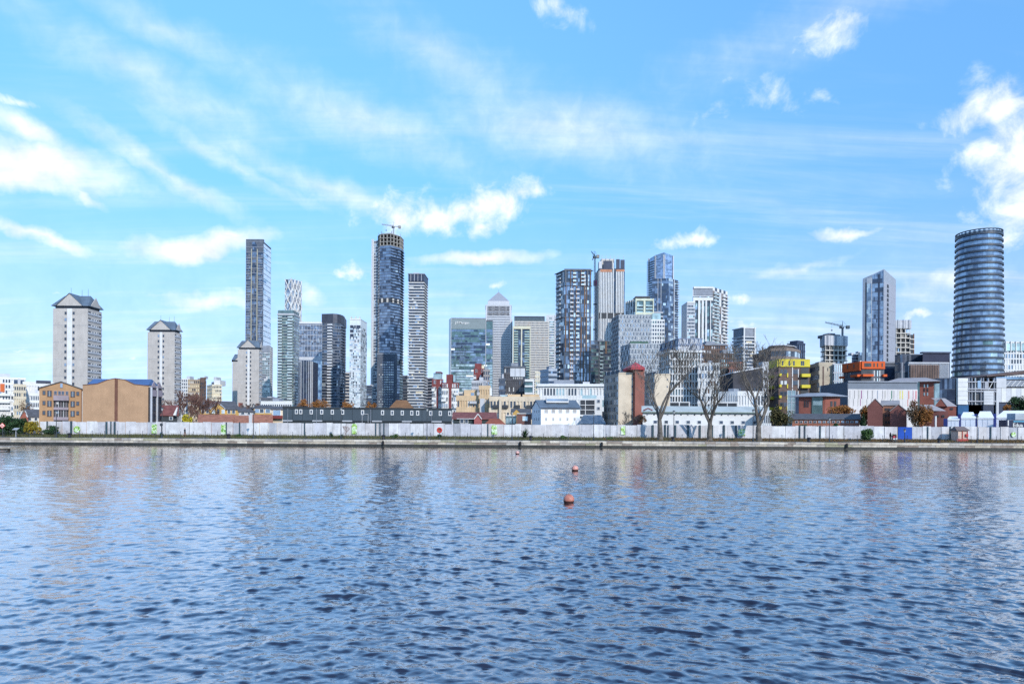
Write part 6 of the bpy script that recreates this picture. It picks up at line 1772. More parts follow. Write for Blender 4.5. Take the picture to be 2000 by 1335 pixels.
# ---------------------------------------------------------------- hoarding
HD = 123.0
def hoarding():
    HM = [mat('hoarding_%d' % i, c, var=.10, scale=.9, streak=.9, rough=.7) for i, c in enumerate(((0.50, 0.495, 0.515), (0.44, 0.44, 0.475), (0.55, 0.55, 0.565), (0.36, 0.37, 0.405), (0.47, 0.455, 0.465), (0.30, 0.31, 0.34)))]
    GP_ = mat('hoarding_post', (0.035, 0.065, 0.085), var=.2); BLU = mat('blue_board', (0.015, 0.07, 0.36), var=.15); KD = mat('kick_board', (0.10, 0.095, 0.085), var=.2)
    T = Thing('hoarding', 'long white site hoarding of upright boards along the quay', 'hoarding', (0, HD, GZ))
    r = random.Random(8); px = 78.0
    posts = [92, 139, 208, 216.5, 224, 442, 468, 595, 734, 742, 750, 953, 1275, 1299, 1305, 1319, 1344, 1367, 1391, 1414, 1438, 1562, 1572, 1602, 1812, 1856, 1935]
    for q in posts:
        X = PX(q, HD - .1, 840); w = .32 if q in (139, 208, 224, 1275, 1299, 1319, 1344, 1367, 1391, 1414, 1438) else .18
        T.box('post', GP_, (X, HD - .12, GZ + 1.25), (w, .12, 2.55 + r.uniform(-.1, .1)))
    k = 0
    while px < 2075:
        w = r.choice((13, 17, 20, 22, 26))
        if px < 1753 < px + w: w = 1753 - px
        if px >= 1752.9 and px < 1754: px = 1781.5; 
        x0, x1 = PX(px, HD, 840), PX(px + w, HD, 840)
        top = 2.46 + r.uniform(-.07, .09); bot = r.uniform(.0, .12) + .12
        T.box('board', r.choices(HM, (4, 3, 4, 1.5, 3, .8))[0], ((x0 + x1) / 2, HD + .05 * (k % 2), GZ + (top + bot) / 2), (x1 - x0 - .05, .05, top - bot))
        if k % 2 == 0 and r.random() < .8:
            T.box('cover_strip', HM[2], (x0 + .12, HD - .06 + .05 * (k % 2), GZ + (top + bot) / 2 - .03), (.13, .03, top - bot - .1))
        px += w; k += 1
    for x0, x1 in ((1754, 1767.3), (1767.6, 1781)):
        a, b = PX(x0, HD - .1, 850), PX(x1, HD - .1, 850); T.box('blue_board', BLU, ((a + b) / 2, HD - .1, GZ + 1.2), (b - a, .06, 2.35))
    a, b = PX(70, HD, 850), PX(2080, HD, 850)
    T.box('kick_board', KD, ((a + b) / 2, HD + .14, GZ + .14), (b - a, .1, .42))
    T.done()
    # printed green posters
    m = bpy.data.materials.new('poster_print'); m.use_nodes = True; MATS['poster_print'] = m; t = m.node_tree; bs = t.nodes['Principled BSDF']; bs.inputs['Roughness'].default_value = .5
    g = node(t, 'ShaderNodeTexCoord'); n1 = node(t, 'ShaderNodeTexNoise', {'Vector': node(t, 'ShaderNodeNewGeometry').outputs['Position'], 'Scale': 2.6, 'Detail': 2.0, 'Distortion': 1.2})
    cr = node(t, 'ShaderNodeValToRGB', {0: n1.outputs[0]}); e = cr.color_ramp.elements
    e[0].position = .36; e[0].color = (0.06, 0.20, 0.05, 1); e[1].position = .62; e[1].color = (0.66, 0.70, 0.62, 1)
    x = e.new(.44); x.color = (0.38, 0.55, 0.06, 1); x = e.new(.50); x.color = (0.30, 0.52, 0.26, 1); x = e.new(.55); x.color = (0.55, 0.68, 0.45, 1)
    t.links.new(cr.outputs[0], bs.inputs['Base Color'])
    labs = [(150, 838, 13, 13, 'round lime green print on the hoarding below the orange brick flats'), (301, 837, 10, 18, 'green printed poster on the hoarding right of the plain orange wall'), (436, 838, 9, 19, 'green printed poster on the hoarding below the yellow villa'), (692, 837, 10, 20, 'green leafy poster on the hoarding below the dark cabins'),
            (965.5, 839, 11, 18, 'green printed poster on the hoarding below the red tiled roofs'), (1217, 840, 8, 17, 'green printed poster on the hoarding below the tan slab block'), (1449, 844, 13, 13, 'faded green poster on the hoarding between two bare trees'), (1980, 848, 9, 10, 'pale green round poster near the right end of the hoarding')]
    for i, (x, y, w, h, lab) in enumerate(labs):
        X, Z = PX(x, HD - .2, y), PZ(x, y, HD - .2); hw, hh = w * HD / F / 2, h * HD / F / 2
        b = MB()
        if i in (0, 7):
            pts = [(X + hw * math.cos(2 * math.pi * k / 20), Z + hh * math.sin(2 * math.pi * k / 20)) for k in range(20)]
        else:
            c = .25; pts = [(X - hw, Z - hh), (X + hw, Z - hh), (X + hw, Z + hh * (1 - c)), (X + hw * (1 - c), Z + hh), (X - hw * (1 - c), Z + hh), (X - hw, Z + hh * (1 - c))]
        n = len(pts); y0, y1 = HD - .19, HD - .16
        b.v = [(p, y0, z) for p, z in pts] + [(p, y1, z) for p, z in pts]
        b.f = [tuple(range(n)), tuple(range(2 * n - 1, n - 1, -1))] + [(k, n + k, n + (k + 1) % n, (k + 1) % n) for k in range(n)]
        tag(b.build('poster', m, loc=(X, HD - .17, Z)), lab, 'poster', 'green posters on the hoarding')
hoarding()

# ---------------------------------------------------------------- railing, lamps, bollards, signs
IR = mat('dark_iron', (0.035, 0.042, 0.05), rough=.5, var=.2); GVS = mat('galvanised', (0.30, 0.31, 0.33), rough=.5)
def railing():
    D = QD + 2.2
    T = Thing('quay_railing', 'row of thin dark posts with sagging chains along the quay edge', 'railing', (0, D, QZ))
    p = MB(); p.lathe((0, 0, 0), [(.06, 0), (.06, .04), (.038, .05), (.034, 1.12), (.055, 1.14), (.05, 1.2), (.01, 1.23)], 7)
    me = bpy.data.meshes.new('post'); me.from_pydata(p.v, [], p.f); me.materials.append(IR)
    x = 8.0; prev = None; r = random.Random(4); c = T.mb('chains', IR)
    while x < 2010:
        X = PX(x, D, 850); o = bpy.data.objects.new('post', me); col.objects.link(o); o.parent = T.o; o.location = (X, 0, 0); o.rotation_euler = (r.uniform(-.03, .03), r.uniform(-.05, .05), 0)
        if prev is not None:
            for h, sag in ((1.02, .14), (.58, .12)):
                q = [(prev + (X - prev) * t, D, QZ + h - sag * 4 * t * (1 - t)) for t in (0, .25, .5, .75, 1)]
                for i in range(4): c.tube(q[i], q[i + 1], .012, .012, 4)
        prev = X; x += 24.6 + r.uniform(-.6, .6)
    T.done()
STUFF.add('chains')
railing()
def lamp_post(x, top, label, D=QD + 3.4):
    X = PX(x, D, 840); h = PZ(x, top, D) - QZ
    T = Thing('lamp_post', label, 'lamp', (X, D, QZ), 'lamp posts along the quay')
    b = MB(); b.lathe((X, D, QZ), [(.13, 0), (.13, .5), (.09, .55), (.065, 1.0), (.05, h - .55), (.07, h - .5)], 8); b.build('column', IR, parent=T.o, loc=T.loc)
    b = MB(); b.lathe((X, D, QZ + h - .5), [(.08, 0), (.20, .38), (.21, .4)], 8); b.build('lantern', mat('lantern_glass', (0.4, 0.42, 0.42), rough=.2), parent=T.o, loc=T.loc)
    b = MB(); b.lathe((X, D, QZ + h - .1), [(.27, 0), (.24, .07), (.05, .16), (.02, .24)], 8); b.build('lantern_cap', IR, parent=T.o, loc=T.loc)
    return T
for x, top, lab in ((110, 802, 'lamp post in front of the orange brick window front'), (316.5, 796, 'lamp post in front of the dark walled red roof house'), (495, 789, 'lamp post left of the dark cabin row'), (666, 796, 'lamp post in front of the dark cabins beside a green shrub'), (834, 797, 'lamp post near the right end of the dark cabins'),
                    (1000, 803, 'lamp post in front of the teal cabin'), (1159.5, 806, 'lamp post in front of the slate annex'), (1316, 802, 'lamp post just right of the left bare tree'), (1471, 800, 'lamp post just left of the right bare tree'), (1620, 815, 'lamp post in front of the brick terrace'), (1767, 838, 'short lamp post in front of the blue boards'), (1908.5, 812, 'lamp post in front of the white marquees')):
    lamp_post(x, top, lab)
def bollard(x, label, s=1.0):
    D = QD + .75; X = PX(x, D, 860)
    b = MB(); b.lathe((X, D, QZ), [(.34 * s, 0), (.34 * s, .06), (.22 * s, .14), (.19 * s, .5), (.33 * s, .62), (.34 * s, .74), (.2 * s, .84), (.02, .86)], 12)
    tag(b.build('mooring_bollard', mat('black_iron', (0.018, 0.018, 0.022), rough=.45), loc=(X, D, QZ), smooth=False), label, 'bollard', 'black mooring bollards on the quay edge')
for x, lab in ((136, 'black mooring bollard below the orange brick flats'), (446, 'black mooring bollard below the yellow villa'), (749, 'black mooring bollard below the middle of the cabins'), (1036.5, 'black mooring bollard below the brick cube house'), (1314, 'black mooring bollard below the left bare tree'), (1580, 'black mooring bollard below the brick terrace'), (1834, 'black mooring bollard below the brick shed')):
    bollard(x, lab)
for x, lab in ((748.5, 'black rubber fender hanging on the wall below the cabin bollard'), (1016, 'small black fender on the dock wall left of the brick cube bollard'), (1175, 'small black fender on the dock wall below the slate annex'), (1653, 'small black fender on the dock wall right of the brick terrace')):
    X = PX(x, QD, 866); b = MB(); b.lathe((X, QD - .18, .25), [(.12, 0), (.2, .12), (.2, .6), (.12, .72)], 8)
    tag(b.build('fender', mat('black_rubber', (0.015, 0.015, 0.017), rough=.7), loc=(X, QD - .18, .25)), lab, 'fender', 'fenders on the dock wall')
def life_ring(x, y, label, ring=True):
    D = QD + 2.6; X, Z = PX(x, D, y), PZ(x, y, D)
    T = Thing('life_ring_post', label, 'life ring', (X, D, QZ))
    b = MB(); b.tube((X, D, QZ), (X, D, Z + .1), .06, .06, 6); b.build('post', IR, parent=T.o, loc=T.loc)
    if ring:
        n, k = 20, 8; b = MB(); R0, R1 = .36, .12
        for i in range(n):
            for j in range(k):
                a, c = 2 * math.pi * i / n, 2 * math.pi * j / k
                b.v.append((X + (R0 + R1 * math.cos(c)) * math.cos(a), D - .14 + R1 * .7 * math.sin(c), Z + (R0 + R1 * math.cos(c)) * math.sin(a)))
        for i in range(n):
            for j in range(k): b.f.append((i * k + j, ((i + 1) % n) * k + j, ((i + 1) % n) * k + (j + 1) % k, i * k + (j + 1) % k))
        b.build('ring', mat('lifebuoy_red', (0.42, 0.035, 0.03), rough=.5), parent=T.o, loc=T.loc, smooth=True)
        b = MB(); b.box(X - .3, X + .3, D - .06, D - .03, Z - .3, Z + .3); b.build('backboard', mat('rust_board', (0.2, 0.07, 0.05)), parent=T.o, loc=T.loc)
    else:
        b = MB(); b.tube((X, D - .1, Z), (X, D - .04, Z), .26, .26, 14); b.build('disc', IR, parent=T.o, loc=T.loc)
life_ring(858.5, 839.5, 'red life ring on a post in front of the hoarding')
life_ring(315.5, 829, 'black round disc on a post below the plain orange wall', ring=False)
def warning_sign():
    D = QD + 3; X, Z = PX(5, D, 831), PZ(5, 831, D)
    T = Thing('warning_sign', 'red and white diamond warning sign on a post at the left edge', 'sign', (X, D, QZ))
    b = MB(); b.tube((X, D, QZ), (X, D, Z), .06, .06, 6); b.build('post', IR, parent=T.o, loc=T.loc)
    for nm, s, y, m in (('sign_plate', .52, 0, mat('sign_red', (0.5, 0.07, 0.05))), ('sign_face', .40, -.02, mat('sign_white', (0.65, 0.55, 0.52)))):
        b = MB(); pts = [(X, Z + s), (X - s, Z), (X, Z - s * .8), (X + s, Z)]
        b.v = [(p, D - .08 + y, z) for p, z in pts] + [(p, D - .05 + y, z) for p, z in pts]; b.f = [(0, 1, 2, 3), (7, 6, 5, 4)] + [(k, 4 + k, 4 + (k + 1) % 4, (k + 1) % 4) for k in range(4)]
        b.build(nm, m, parent=T.o, loc=T.loc)
    b = MB(); b.box(X - .06, X + .06, D - .13, D - .11, Z - .16, Z + .22); b.box(X - .25, X + .25, D - .135, D - .112, Z - .05, Z + .03); b.build('sign_symbol', mat('sign_red', (0.5, 0.07, 0.05)), parent=T.o, loc=T.loc)
warning_sign()
def info_board():
    D = QD + 3; X, Z = PX(31, D, 838), PZ(31, 838, D)
    T = Thing('information_board', 'slanted grey information board on a post by the dark bushes', 'sign', (X, D, QZ))
    b = MB(); b.tube((X, D, QZ), (X, D, Z), .07, .07, 6); b.build('post', GVS, parent=T.o, loc=T.loc)
    b = MB(); b.prism([(X - .45, D - .3), (X + .45, D - .3), (X + .45, D + .3), (X - .45, D + .3)], [Z - .1, Z - .1, Z + .2, Z + .2], [Z - .05, Z - .05, Z + .25, Z + .25]); b.build('panel', GVS, parent=T.o, loc=T.loc)
info_board()
def kiosk():
    D = 120; X0, X1 = PX(1869, D, 850), PX(1890, D, 850); z1 = PZ(1880, 839, D); zr = PZ(1880, 832.5, D)
    T = Thing('kiosk', 'small red and cream hut with a brown roof at the right of the quay', 'hut', ((X0 + X1) / 2, D, GZ))
    cr = mat('hut_cream', (0.55, 0.40, 0.33)); rd = mat('hut_red', (0.35, 0.06, 0.05))
    b = MB(); b.box(X0, X1, D, D + 1.6, QZ, z1); b.build('wall', cr, parent=T.o, loc=T.loc)
    b = MB(); b.box(X0 - .05, X1 + .05, D - .1, D, QZ, QZ + .62); b.build('lower_panel', rd, parent=T.o, loc=T.loc)
    for u in (0, .45, .92): T.box('post', rd if u else DG, (X0 + (X1 - X0) * (u + .04), D - .06, (QZ + z1) / 2), (.1, .1, z1 - QZ))
    T.box('hanging_ring', mat('lifebuoy_red', (0.42, 0.035, 0.03)), (X1 - .25, D - .16, GZ + 1.0), (.45, .12, .5))
    gable_roof(T, 'roof', mat('hut_roof', (0.14, 0.11, 0.11)), (X0, D), (X1, D), (X1, D + 1.6), (X0, D + 1.6), z1, zr, over=.2, hip=.12); T.done()
kiosk()
def jetty():
    D = 88.0; x0, x1 = PX(-60, D, 870), PX(22, D, 870)
    T = Thing('jetty', 'end of a low timber jetty at the left edge of the water', 'jetty', (x1 - 2, D, 0))
    W = mat('weathered_timber', (0.30, 0.27, 0.23), var=.2, scale=2.0); DW = mat('dark_timber', (0.04, 0.035, 0.03), var=.3)  # darker timber tone for the lower beam and piles
    n = 16; w = (x1 - x0) / n
    for i in range(n): T.box('plank', W, (x0 + (i + .5) * w, D + .9, .56), (w - .03, 2.2, .07))
    T.box('edge_beam', W, ((x0 + x1) / 2, D - .22, .45), (x1 - x0, .14, .2)); T.box('lower_beam', DW, ((x0 + x1) / 2 - .3, D - .1, .22), (x1 - x0 - .6, .2, .2))
    for x in (x1 - .4, x1 - 2.0, x1 - 3.6, x1 - 5.2):
        b = MB(); b.tube((x, D + .1, -1), (x, D + .1, .5), .16, .16, 8); b.build('pile', DW, parent=T.o, loc=T.loc)
    T.done()
jetty()
def buoy(x, ywl, label, r, c):
    D = CAM_Z * F / (ywl - (HY + ROLL * (x - CX))); X = PX(x, D, ywl)
    T = Thing('mooring_buoy', label, 'buoy', (X, D, 0), 'round buoys floating on the dock')
    m = mat('buoy_%d' % int(x), c, var=.25, scale=3.0, rough=.45)
    b = MB(); b.lathe((X, D, .0), [(r * math.sin(a), r * .62 - r * math.cos(a)) for a in [math.pi * (.03 + .94 * i / 12) for i in range(13)]], 20); b.build('float', m, parent=T.o, loc=T.loc, smooth=True)
    b = MB(); b.lathe((X, D, 0), [(r * .82, -.05), (r * .99, r * .38), (r * 1.015, r * .42), (r * .8, r * .2)], 20); b.build('waterline_band', mat('buoy_weed', (0.05, 0.02, 0.018)), parent=T.o, loc=T.loc)  # dark reddish band around the float at the waterline
    b = MB()
    n = 10
    for i in range(n):
        a0, a1 = math.pi * 2 * i / n, math.pi * 2 * (i + 1) / n; q = r * .16; zc = r * 1.66
        b.tube((X + q * math.cos(a0), D, zc + q * math.sin(a0)), (X + q * math.cos(a1), D, zc + q * math.sin(a1)), .02, .02, 5)
    b.build('lifting_eye', GVS, parent=T.o, loc=T.loc)
buoy(1111, 981.5, 'nearest coral red round buoy on the water', .275, (0.44, 0.17, 0.125))
buoy(1123, 919, 'pale pink round buoy in the middle distance', .29, (0.50, 0.24, 0.20))
buoy(1010.5, 886.5, 'tiny far pale pink buoy near the quay', .27, (0.52, 0.30, 0.27))

# ---------------------------------------------------------------- vegetation
def leaf_mat(name, c1, c2):
    if name in MATS: return MATS[name]
    m = bpy.data.materials.new(name); m.use_nodes = True; MATS[name] = m; t = m.node_tree; b = t.nodes['Principled BSDF']
    g = node(t, 'ShaderNodeNewGeometry')
    mx = node(t, 'ShaderNodeMix', {0: g.outputs['Random Per Island'], 6: (*c1, 1), 7: (*c2, 1)}, data_type='RGBA')
    t.links.new(mx.outputs[2], b.inputs['Base Color']); b.inputs['Roughness'].default_value = .7; b.inputs['Specular IOR Level'].default_value = .2
    return m
def leaves_mesh(pts, size, rng, up=0.3):
    n = len(pts); d = rng.normal(size=(n, 3)); d /= np.linalg.norm(d, axis=1)[:, None]
    e = rng.normal(size=(n, 3)); e -= d * (e * d).sum(1)[:, None]; e /= np.linalg.norm(e, axis=1)[:, None]
    s = size * rng.uniform(.6, 1.3, (n, 1)); a, b = d * s, e * s * .55
    v = np.stack([pts - a, pts + b, pts + a, pts - b], 1).reshape(-1, 3)
    f = np.arange(4 * n).reshape(-1, 4)
    return v, f
def arr_obj(name, v, f, m, parent=None, loc=None, kind=None):
    loc = np.array(loc if loc is not None else (0, 0, 0)); me = bpy.data.meshes.new(name)
    me.vertices.add(len(v)); me.vertices.foreach_set('co', (v - loc).astype(np.float32).ravel())
    k = f.shape[1]; me.loops.add(f.size); me.loops.foreach_set('vertex_index', f.astype(np.int32).ravel())
    me.polygons.add(len(f)); me.polygons.foreach_set('loop_start', np.arange(0, f.size, k, dtype=np.int32)); me.update(calc_edges=True)
    me.materials.append(m); o = bpy.data.objects.new(name, me); col.objects.link(o)
    if parent is not None: o.parent = parent
    else: o.location = Vector(loc)
    if kind: o['kind'] = kind
    return o
BARK = mat('bark', (0.085, 0.065, 0.05), var=.3, scale=2.0, bump=.4)
def leafy(name, label, cat, x, ytop, ybot, wpx, D, m, n=1600, leaf=.16, seed=1, clumps=22, shape='round', trunk=True, zbase=None, dens=.45, group=None):
    rng = np.random.default_rng(seed); X = PX(x, D, ybot); z0 = PZ(x, ybot, D) if zbase is None else zbase; z1 = PZ(x, ytop, D); rx = wpx * D / F / 2
    zc, rz = (z0 + z1) / 2, (z1 - z0) / 2
    T = Thing(name, label, cat, (X, D, z0), group)
    c = rng.normal(size=(clumps, 3)); c /= np.linalg.norm(c, axis=1)[:, None]; c *= (rng.uniform(0.15, 1, (clumps, 1)) ** .5) * .72
    per = n // clumps; P = []
    for k in range(clumps):
        q = rng.normal(size=(per, 3)); q /= np.linalg.norm(q, axis=1)[:, None]; q *= (rng.uniform(.2, 1, (per, 1)) ** .5) * rng.uniform(.22, dens)
        P.append(c[k] + q)
    P = np.concatenate(P)
    if shape == 'cone':
        h = (P[:, 2] + 1) / 2; P[:, :2] *= np.clip(1.15 - h, .05, 1)[:, None]
    if shape == 'flat': P[:, 2] = np.abs(P[:, 2]) * 1.7 - 1
    P[:, 2] = np.maximum(P[:, 2], -1.0)
    P = P * np.array([rx, rx * .8, rz]) + np.array([X, D, zc])
    v, f = leaves_mesh(P, leaf, rng)
    arr_obj('foliage', v, f, m, parent=T.o, loc=T.loc, kind='stuff')
    if trunk:
        b = MB(); r = random.Random(seed); t = max(.05, rx * .05)
        b.tube((X, D, z0 - .2), (X + r.uniform(-.1, .1), D, zc), t, t * .6, 7)
        for k in range(6):
            a = r.uniform(0, 6.28); b.tube((X, D, z0 + (zc - z0) * r.uniform(.3, .9)), (X + math.cos(a) * rx * .6, D + math.sin(a) * rx * .5, zc + rz * r.uniform(-.1, .6)), t * .5, t * .15, 5)
        b.build('trunk', BARK, parent=T.o, loc=T.loc)
    return T
LG1 = leaf_mat('leaf_dark_green', (0.012, 0.040, 0.018), (0.045, 0.085, 0.035)); LG2 = leaf_mat('leaf_mid_green', (0.03, 0.075, 0.02), (0.09, 0.15, 0.05))
LY = leaf_mat('leaf_yellow', (0.30, 0.26, 0.02), (0.55, 0.45, 0.04)); LO = leaf_mat('leaf_orange', (0.20, 0.075, 0.02), (0.34, 0.16, 0.05)); LBn = leaf_mat('leaf_brown', (0.10, 0.06, 0.03), (0.22, 0.12, 0.06))
LOL = leaf_mat('leaf_olive', (0.05, 0.05, 0.02), (0.14, 0.12, 0.05)); LYG = leaf_mat('leaf_yellow_green', (0.10, 0.11, 0.02), (0.40, 0.28, 0.03))
for a in (('bush', 'large dark green bush at the left edge behind the red diamond sign', 'bush', 8, 803, 852, 66, 120.5, LG1, 4200, .17, 1, 30),
          ('bush', 'dark green bush between the large dark bush and the yellow one', 'bush', 40, 812, 853, 38, 121, LG1, 2400, .15, 2, 22),
          ('bush', 'yellow and green bush left of the hoarding start', 'bush', 63, 819, 853, 34, 120, LYG, 2200, .14, 3, 20),
          ('bush', 'sprawling black green shrub against the first hoarding boards', 'bush', 101, 828, 854, 36, 121.3, LG1, 2000, .14, 4, 20),
          ('bush', 'bright yellow bush peeping over the hoarding by the red roof house', 'bush', 365.5, 806, 832, 26, 128, LY, 1500, .14, 5, 18),
          ('bush', 'broad olive brown bush above the hoarding below the yellow block', 'bush', 1527, 789, 838, 50, 128, LOL, 4200, .15, 7, 30),
          ('bush', 'leafy green bush in front of the hoarding left of the walkers', 'bush', 1692, 833, 864, 30, 120, LG2, 2200, .15, 8, 20),
          ('bush', 'low hedge above the hoarding in front of the brick terrace', 'bush', 1632, 826, 842, 24, 127, LG1, 900, .15, 9, 12),
          ('bush', 'small dark hedge at the left end of the brick terrace', 'bush', 1567, 827, 840, 22, 127, LG1, 800, .15, 10, 12),
          ('bush', 'green hedge above the hoarding right of the gabled brick house', 'bush', 1790, 832, 846, 46, 128, LG2, 1400, .15, 11, 16),
          ('bush', 'green hedge above the hoarding in front of the brick shed', 'bush', 1850, 830, 846, 40, 128, LG1, 1400, .15, 12, 16),
          ('tree', 'evergreen tree above the white marquee at the right edge', 'tree', 1990, 768, 812, 46, 190, LG1, 2600, .25, 13, 22),
          ('tree', 'orange leaved shrub left of the evergreen at the right edge', 'tree', 1968, 789, 806, 18, 190, LO, 700, .2, 14, 10),
          ('tree', 'rusty autumn tree row behind the brick terrace', 'tree', 1642, 787, 818, 56, 172, LO, 2600, .2, 15, 26),
          ('tree', 'orange autumn tree between the brick terrace and the gabled house', 'tree', 1687, 790, 834, 28, 166, LO, 1800, .2, 16, 18),
          ('tree', 'tall brown autumn tree right of the gabled brick house', 'tree', 1788, 780, 836, 46, 147, LBn, 2600, .18, 17, 26),
          ('tree', 'orange brown autumn tree left of the brick shed', 'tree', 1806, 784, 838, 36, 146, LO, 1600, .18, 18, 20),
          ('tree', 'rust coloured tree top left above the cabin row', 'tree', 590, 777, 812, 36, 186, LO, 1500, .18, 19, 18),
          ('tree', 'broad rust coloured tree top above the cabins under the blue glass block', 'tree', 624, 775, 812, 46, 188, LO, 1900, .18, 20, 20),
          ('tree', 'rust coloured tree top above the cabins under the speckled tower', 'tree', 679, 779, 812, 30, 188, LO, 1300, .18, 21, 16),
          ('tree', 'rust coloured tree top above the cabins left of the tallest tower', 'tree', 724, 782, 812, 26, 188, LO, 1100, .18, 22, 14),
          ('tree', 'brown leafless tree in front of the far left flats', 'tree', 50, 775, 815, 30, 200, LBn, 700, .16, 23, 14)):
    leafy(*a)
leafy('conifer', 'dark pointed conifer behind the hoarding left of the gabled brick house', 'tree', 1686, 808, 840, 17, 126, LG1, 1500, .15, 30, 16, shape='cone')
for i, (x, yt, yb, w, m, lab) in enumerate(((666, 846, 859, 12, LG2, 'green weed shrub at the foot of the cabin lamp post'), (648, 843, 856, 8, LG1, 'dark little shrub left of the cabin lamp post'), (772, 846, 858, 22, LG2, 'straggling green weeds below the middle cabins'), (858, 847, 860, 14, LG1, 'dark weeds at the foot of the life ring post'),
                                          (1100, 849, 861, 20, LG2, 'low green weeds below the white hall'), (1190, 852, 862, 18, LG2, 'low weeds below the slate annex'), (316, 845, 857, 12, LG1, 'dark weeds at the foot of the round disc post'), (125, 846, 857, 18, LG2, 'green weeds by the first hoarding boards'), (1430, 852, 864, 20, LG1, 'dark shrub between the middle and right bare trees'), (466, 846, 857, 20, LG2, 'green weeds below the terracotta roofs'),
                                          (1747, 845, 862, 10, LOL, 'olive shrub behind the pushchair'), (1255, 806, 832, 22, LBn, 'thin brown shrub beside the red stair tower'))):
    leafy('shrub', lab, 'shrub', x, yt, yb, w, 119.5 if i < 11 else 126, m, 500, .11, 50 + i, 10, trunk=False, group='weeds along the quay')
def spiky():
    D = 119.5; X = PX(1025, D, 855); z = GZ - .1; T = Thing('spiky_plant', 'dark green spiky plant in front of the hoarding left of the white hall', 'plant', (X, D, z))
    b = MB(); r = random.Random(2)
    for k in range(70):
        a = r.uniform(0, 6.28); e = r.uniform(.2, 1.45); L = r.uniform(.8, 1.7); d = Vector((math.cos(a) * math.cos(e), math.sin(a) * math.cos(e), math.sin(e)))
        s = d.cross(Vector((0, 0, 1))).normalized() * .09; p0 = Vector((X, D, z + r.uniform(.1, .9))); p1 = p0 + d * L * .6; p2 = p0 + d * L - Vector((0, 0, .12 * L))
        b.poly([p0 - s, p0 + s, p1 + s * .8, p1 - s * .8]); b.poly([p1 - s * .8, p1 + s * .8, p2])
    o = b.build('leaves', LG1, parent=T.o, loc=T.loc); o['kind'] = 'stuff'
    b = MB(); b.tube((X, D, z - .1), (X, D, z + 1.0), .09, .07, 6); b.build('stem', BARK, parent=T.o, loc=T.loc)
spiky()
def bare_tree(label, x, ybase, ytop, wpx, D, seed, m, r0=.42, fork=.28, name='bare_tree', levels=6, zbase=None, cat='tree', twig_r=.024, kids=(2, 3)):
    r = random.Random(seed); X = PX(x, D, ybase); z0 = PZ(x, ybase, D) if zbase is None else zbase; h = PZ(x, ytop, D) - z0; W = wpx * D / F / 2
    T = Thing(name, label, cat, (X, D, z0)); tr = MB(); p = Vector((X, D, z0 - .15)); rad = r0; d = Vector((r.uniform(-.12, .12), 0, 1)).normalized()
    nseg = 4
    tr.lathe((X, D, z0 - .15), [(r0 * 1.5, 0), (r0 * 1.15, .25), (r0, .6)], 9); p = Vector((X, D, z0 + .4))
    for i in range(nseg):
        q = p + d * (h * fork / nseg); tr.tube(p, q, rad, rad * .93, 9); p = q; rad *= .93; d = (d + Vector((r.uniform(-.1, .1), r.uniform(-.06, .06), 0))).normalized()
    tr.build('trunk', m, parent=T.o, loc=T.loc)
    tw = MB()
    def grow(b, p, d, L, rad, lev):
        n = 3 if lev > 2 else 2
        for i in range(n):
            d = (d + Vector((r.gauss(0, .13), r.gauss(0, .13), r.gauss(.05, .07)))).normalized()
            q = p + d * (L / n); tgt = b if lev > levels - 3 else tw
            tgt.tube(p, q, max(rad, twig_r), max(rad * .84, twig_r * .8), 6 if lev > 3 else 4); p = q; rad *= .86
            if lev > 1 and i < n - 1 and r.random() < .7:
                a = r.uniform(0, 6.28); s = Vector((math.cos(a), math.sin(a) * .8, r.uniform(.2, .8))).normalized()
                grow(b, p, (d * .6 + s * .8).normalized(), L * .55, rad * .5, lev - 2)
        if lev <= 0: return
        for k in range(r.choice(kids)):
            a = r.uniform(0, 6.28); s = Vector((math.cos(a), math.sin(a) * .8, 0)); sp = r.uniform(.35, .8)
            grow(b, p, (d + s * sp + Vector((0, 0, .18))).normalized(), L * r.uniform(.62, .82), rad * r.uniform(.6, .78), lev - 1)
    nl = r.choice((3, 4)); a0 = r.uniform(0, 1)
    for k in range(nl):
        a = a0 + 2 * math.pi * k / nl; s = Vector((math.cos(a), math.sin(a) * .6, 0)); b = MB()
        grow(b, p - d * .1, (d * 1.0 + s * (W / (h * .62)) * 1.1).normalized(), h * .29, rad * .7, levels - 1)
        b.build('limb', m, parent=T.o, loc=T.loc)
    if tw.v: tw.build('twigs', m, parent=T.o, loc=T.loc)['kind'] = 'stuff'
    return T
PB = mat('plane_bark', (0.12, 0.105, 0.09), var=.3, scale=1.5, bump=.4)
bare_tree('big bare tree at left, in front of the second tan slab block', 1290, 861, 676, 100, 119, 3, PB, r0=.50, fork=.2, levels=6)
bare_tree('big bare tree in the middle, in front of the white rendered flats', 1386, 862, 690, 100, 119, 8, PB, r0=.50, fork=.18, levels=6)
bare_tree('big bare tree at right with a forked trunk, left of the olive bush', 1482, 864, 682, 100, 119, 14, PB, r0=.55, fork=.15, levels=6)
RB_ = mat('reddish_twig', (0.14, 0.075, 0.06), var=.25)
bare_tree('reddish bare tree behind the bright yellow bush', 372, 828, 768, 62, 165, 21, RB_, r0=.22, fork=.15, zbase=GZ, twig_r=.045, levels=6)
bare_tree('second reddish bare tree in front of the cream and brown flats', 392, 828, 772, 56, 176, 22, RB_, r0=.22, fork=.15, zbase=GZ, twig_r=.045, levels=6)
bare_tree('small bare tree left of the yellow villa chimneys', 338, 826, 783, 40, 170, 23, RB_, r0=.15, fork=.2, zbase=GZ, levels=5, twig_r=.035)
bare_tree('thin bare sapling in front of the tan slab block', 1217, 832, 806, 30, 128, 24, PB, r0=.08, fork=.15, zbase=GZ, levels=5, twig_r=.02)
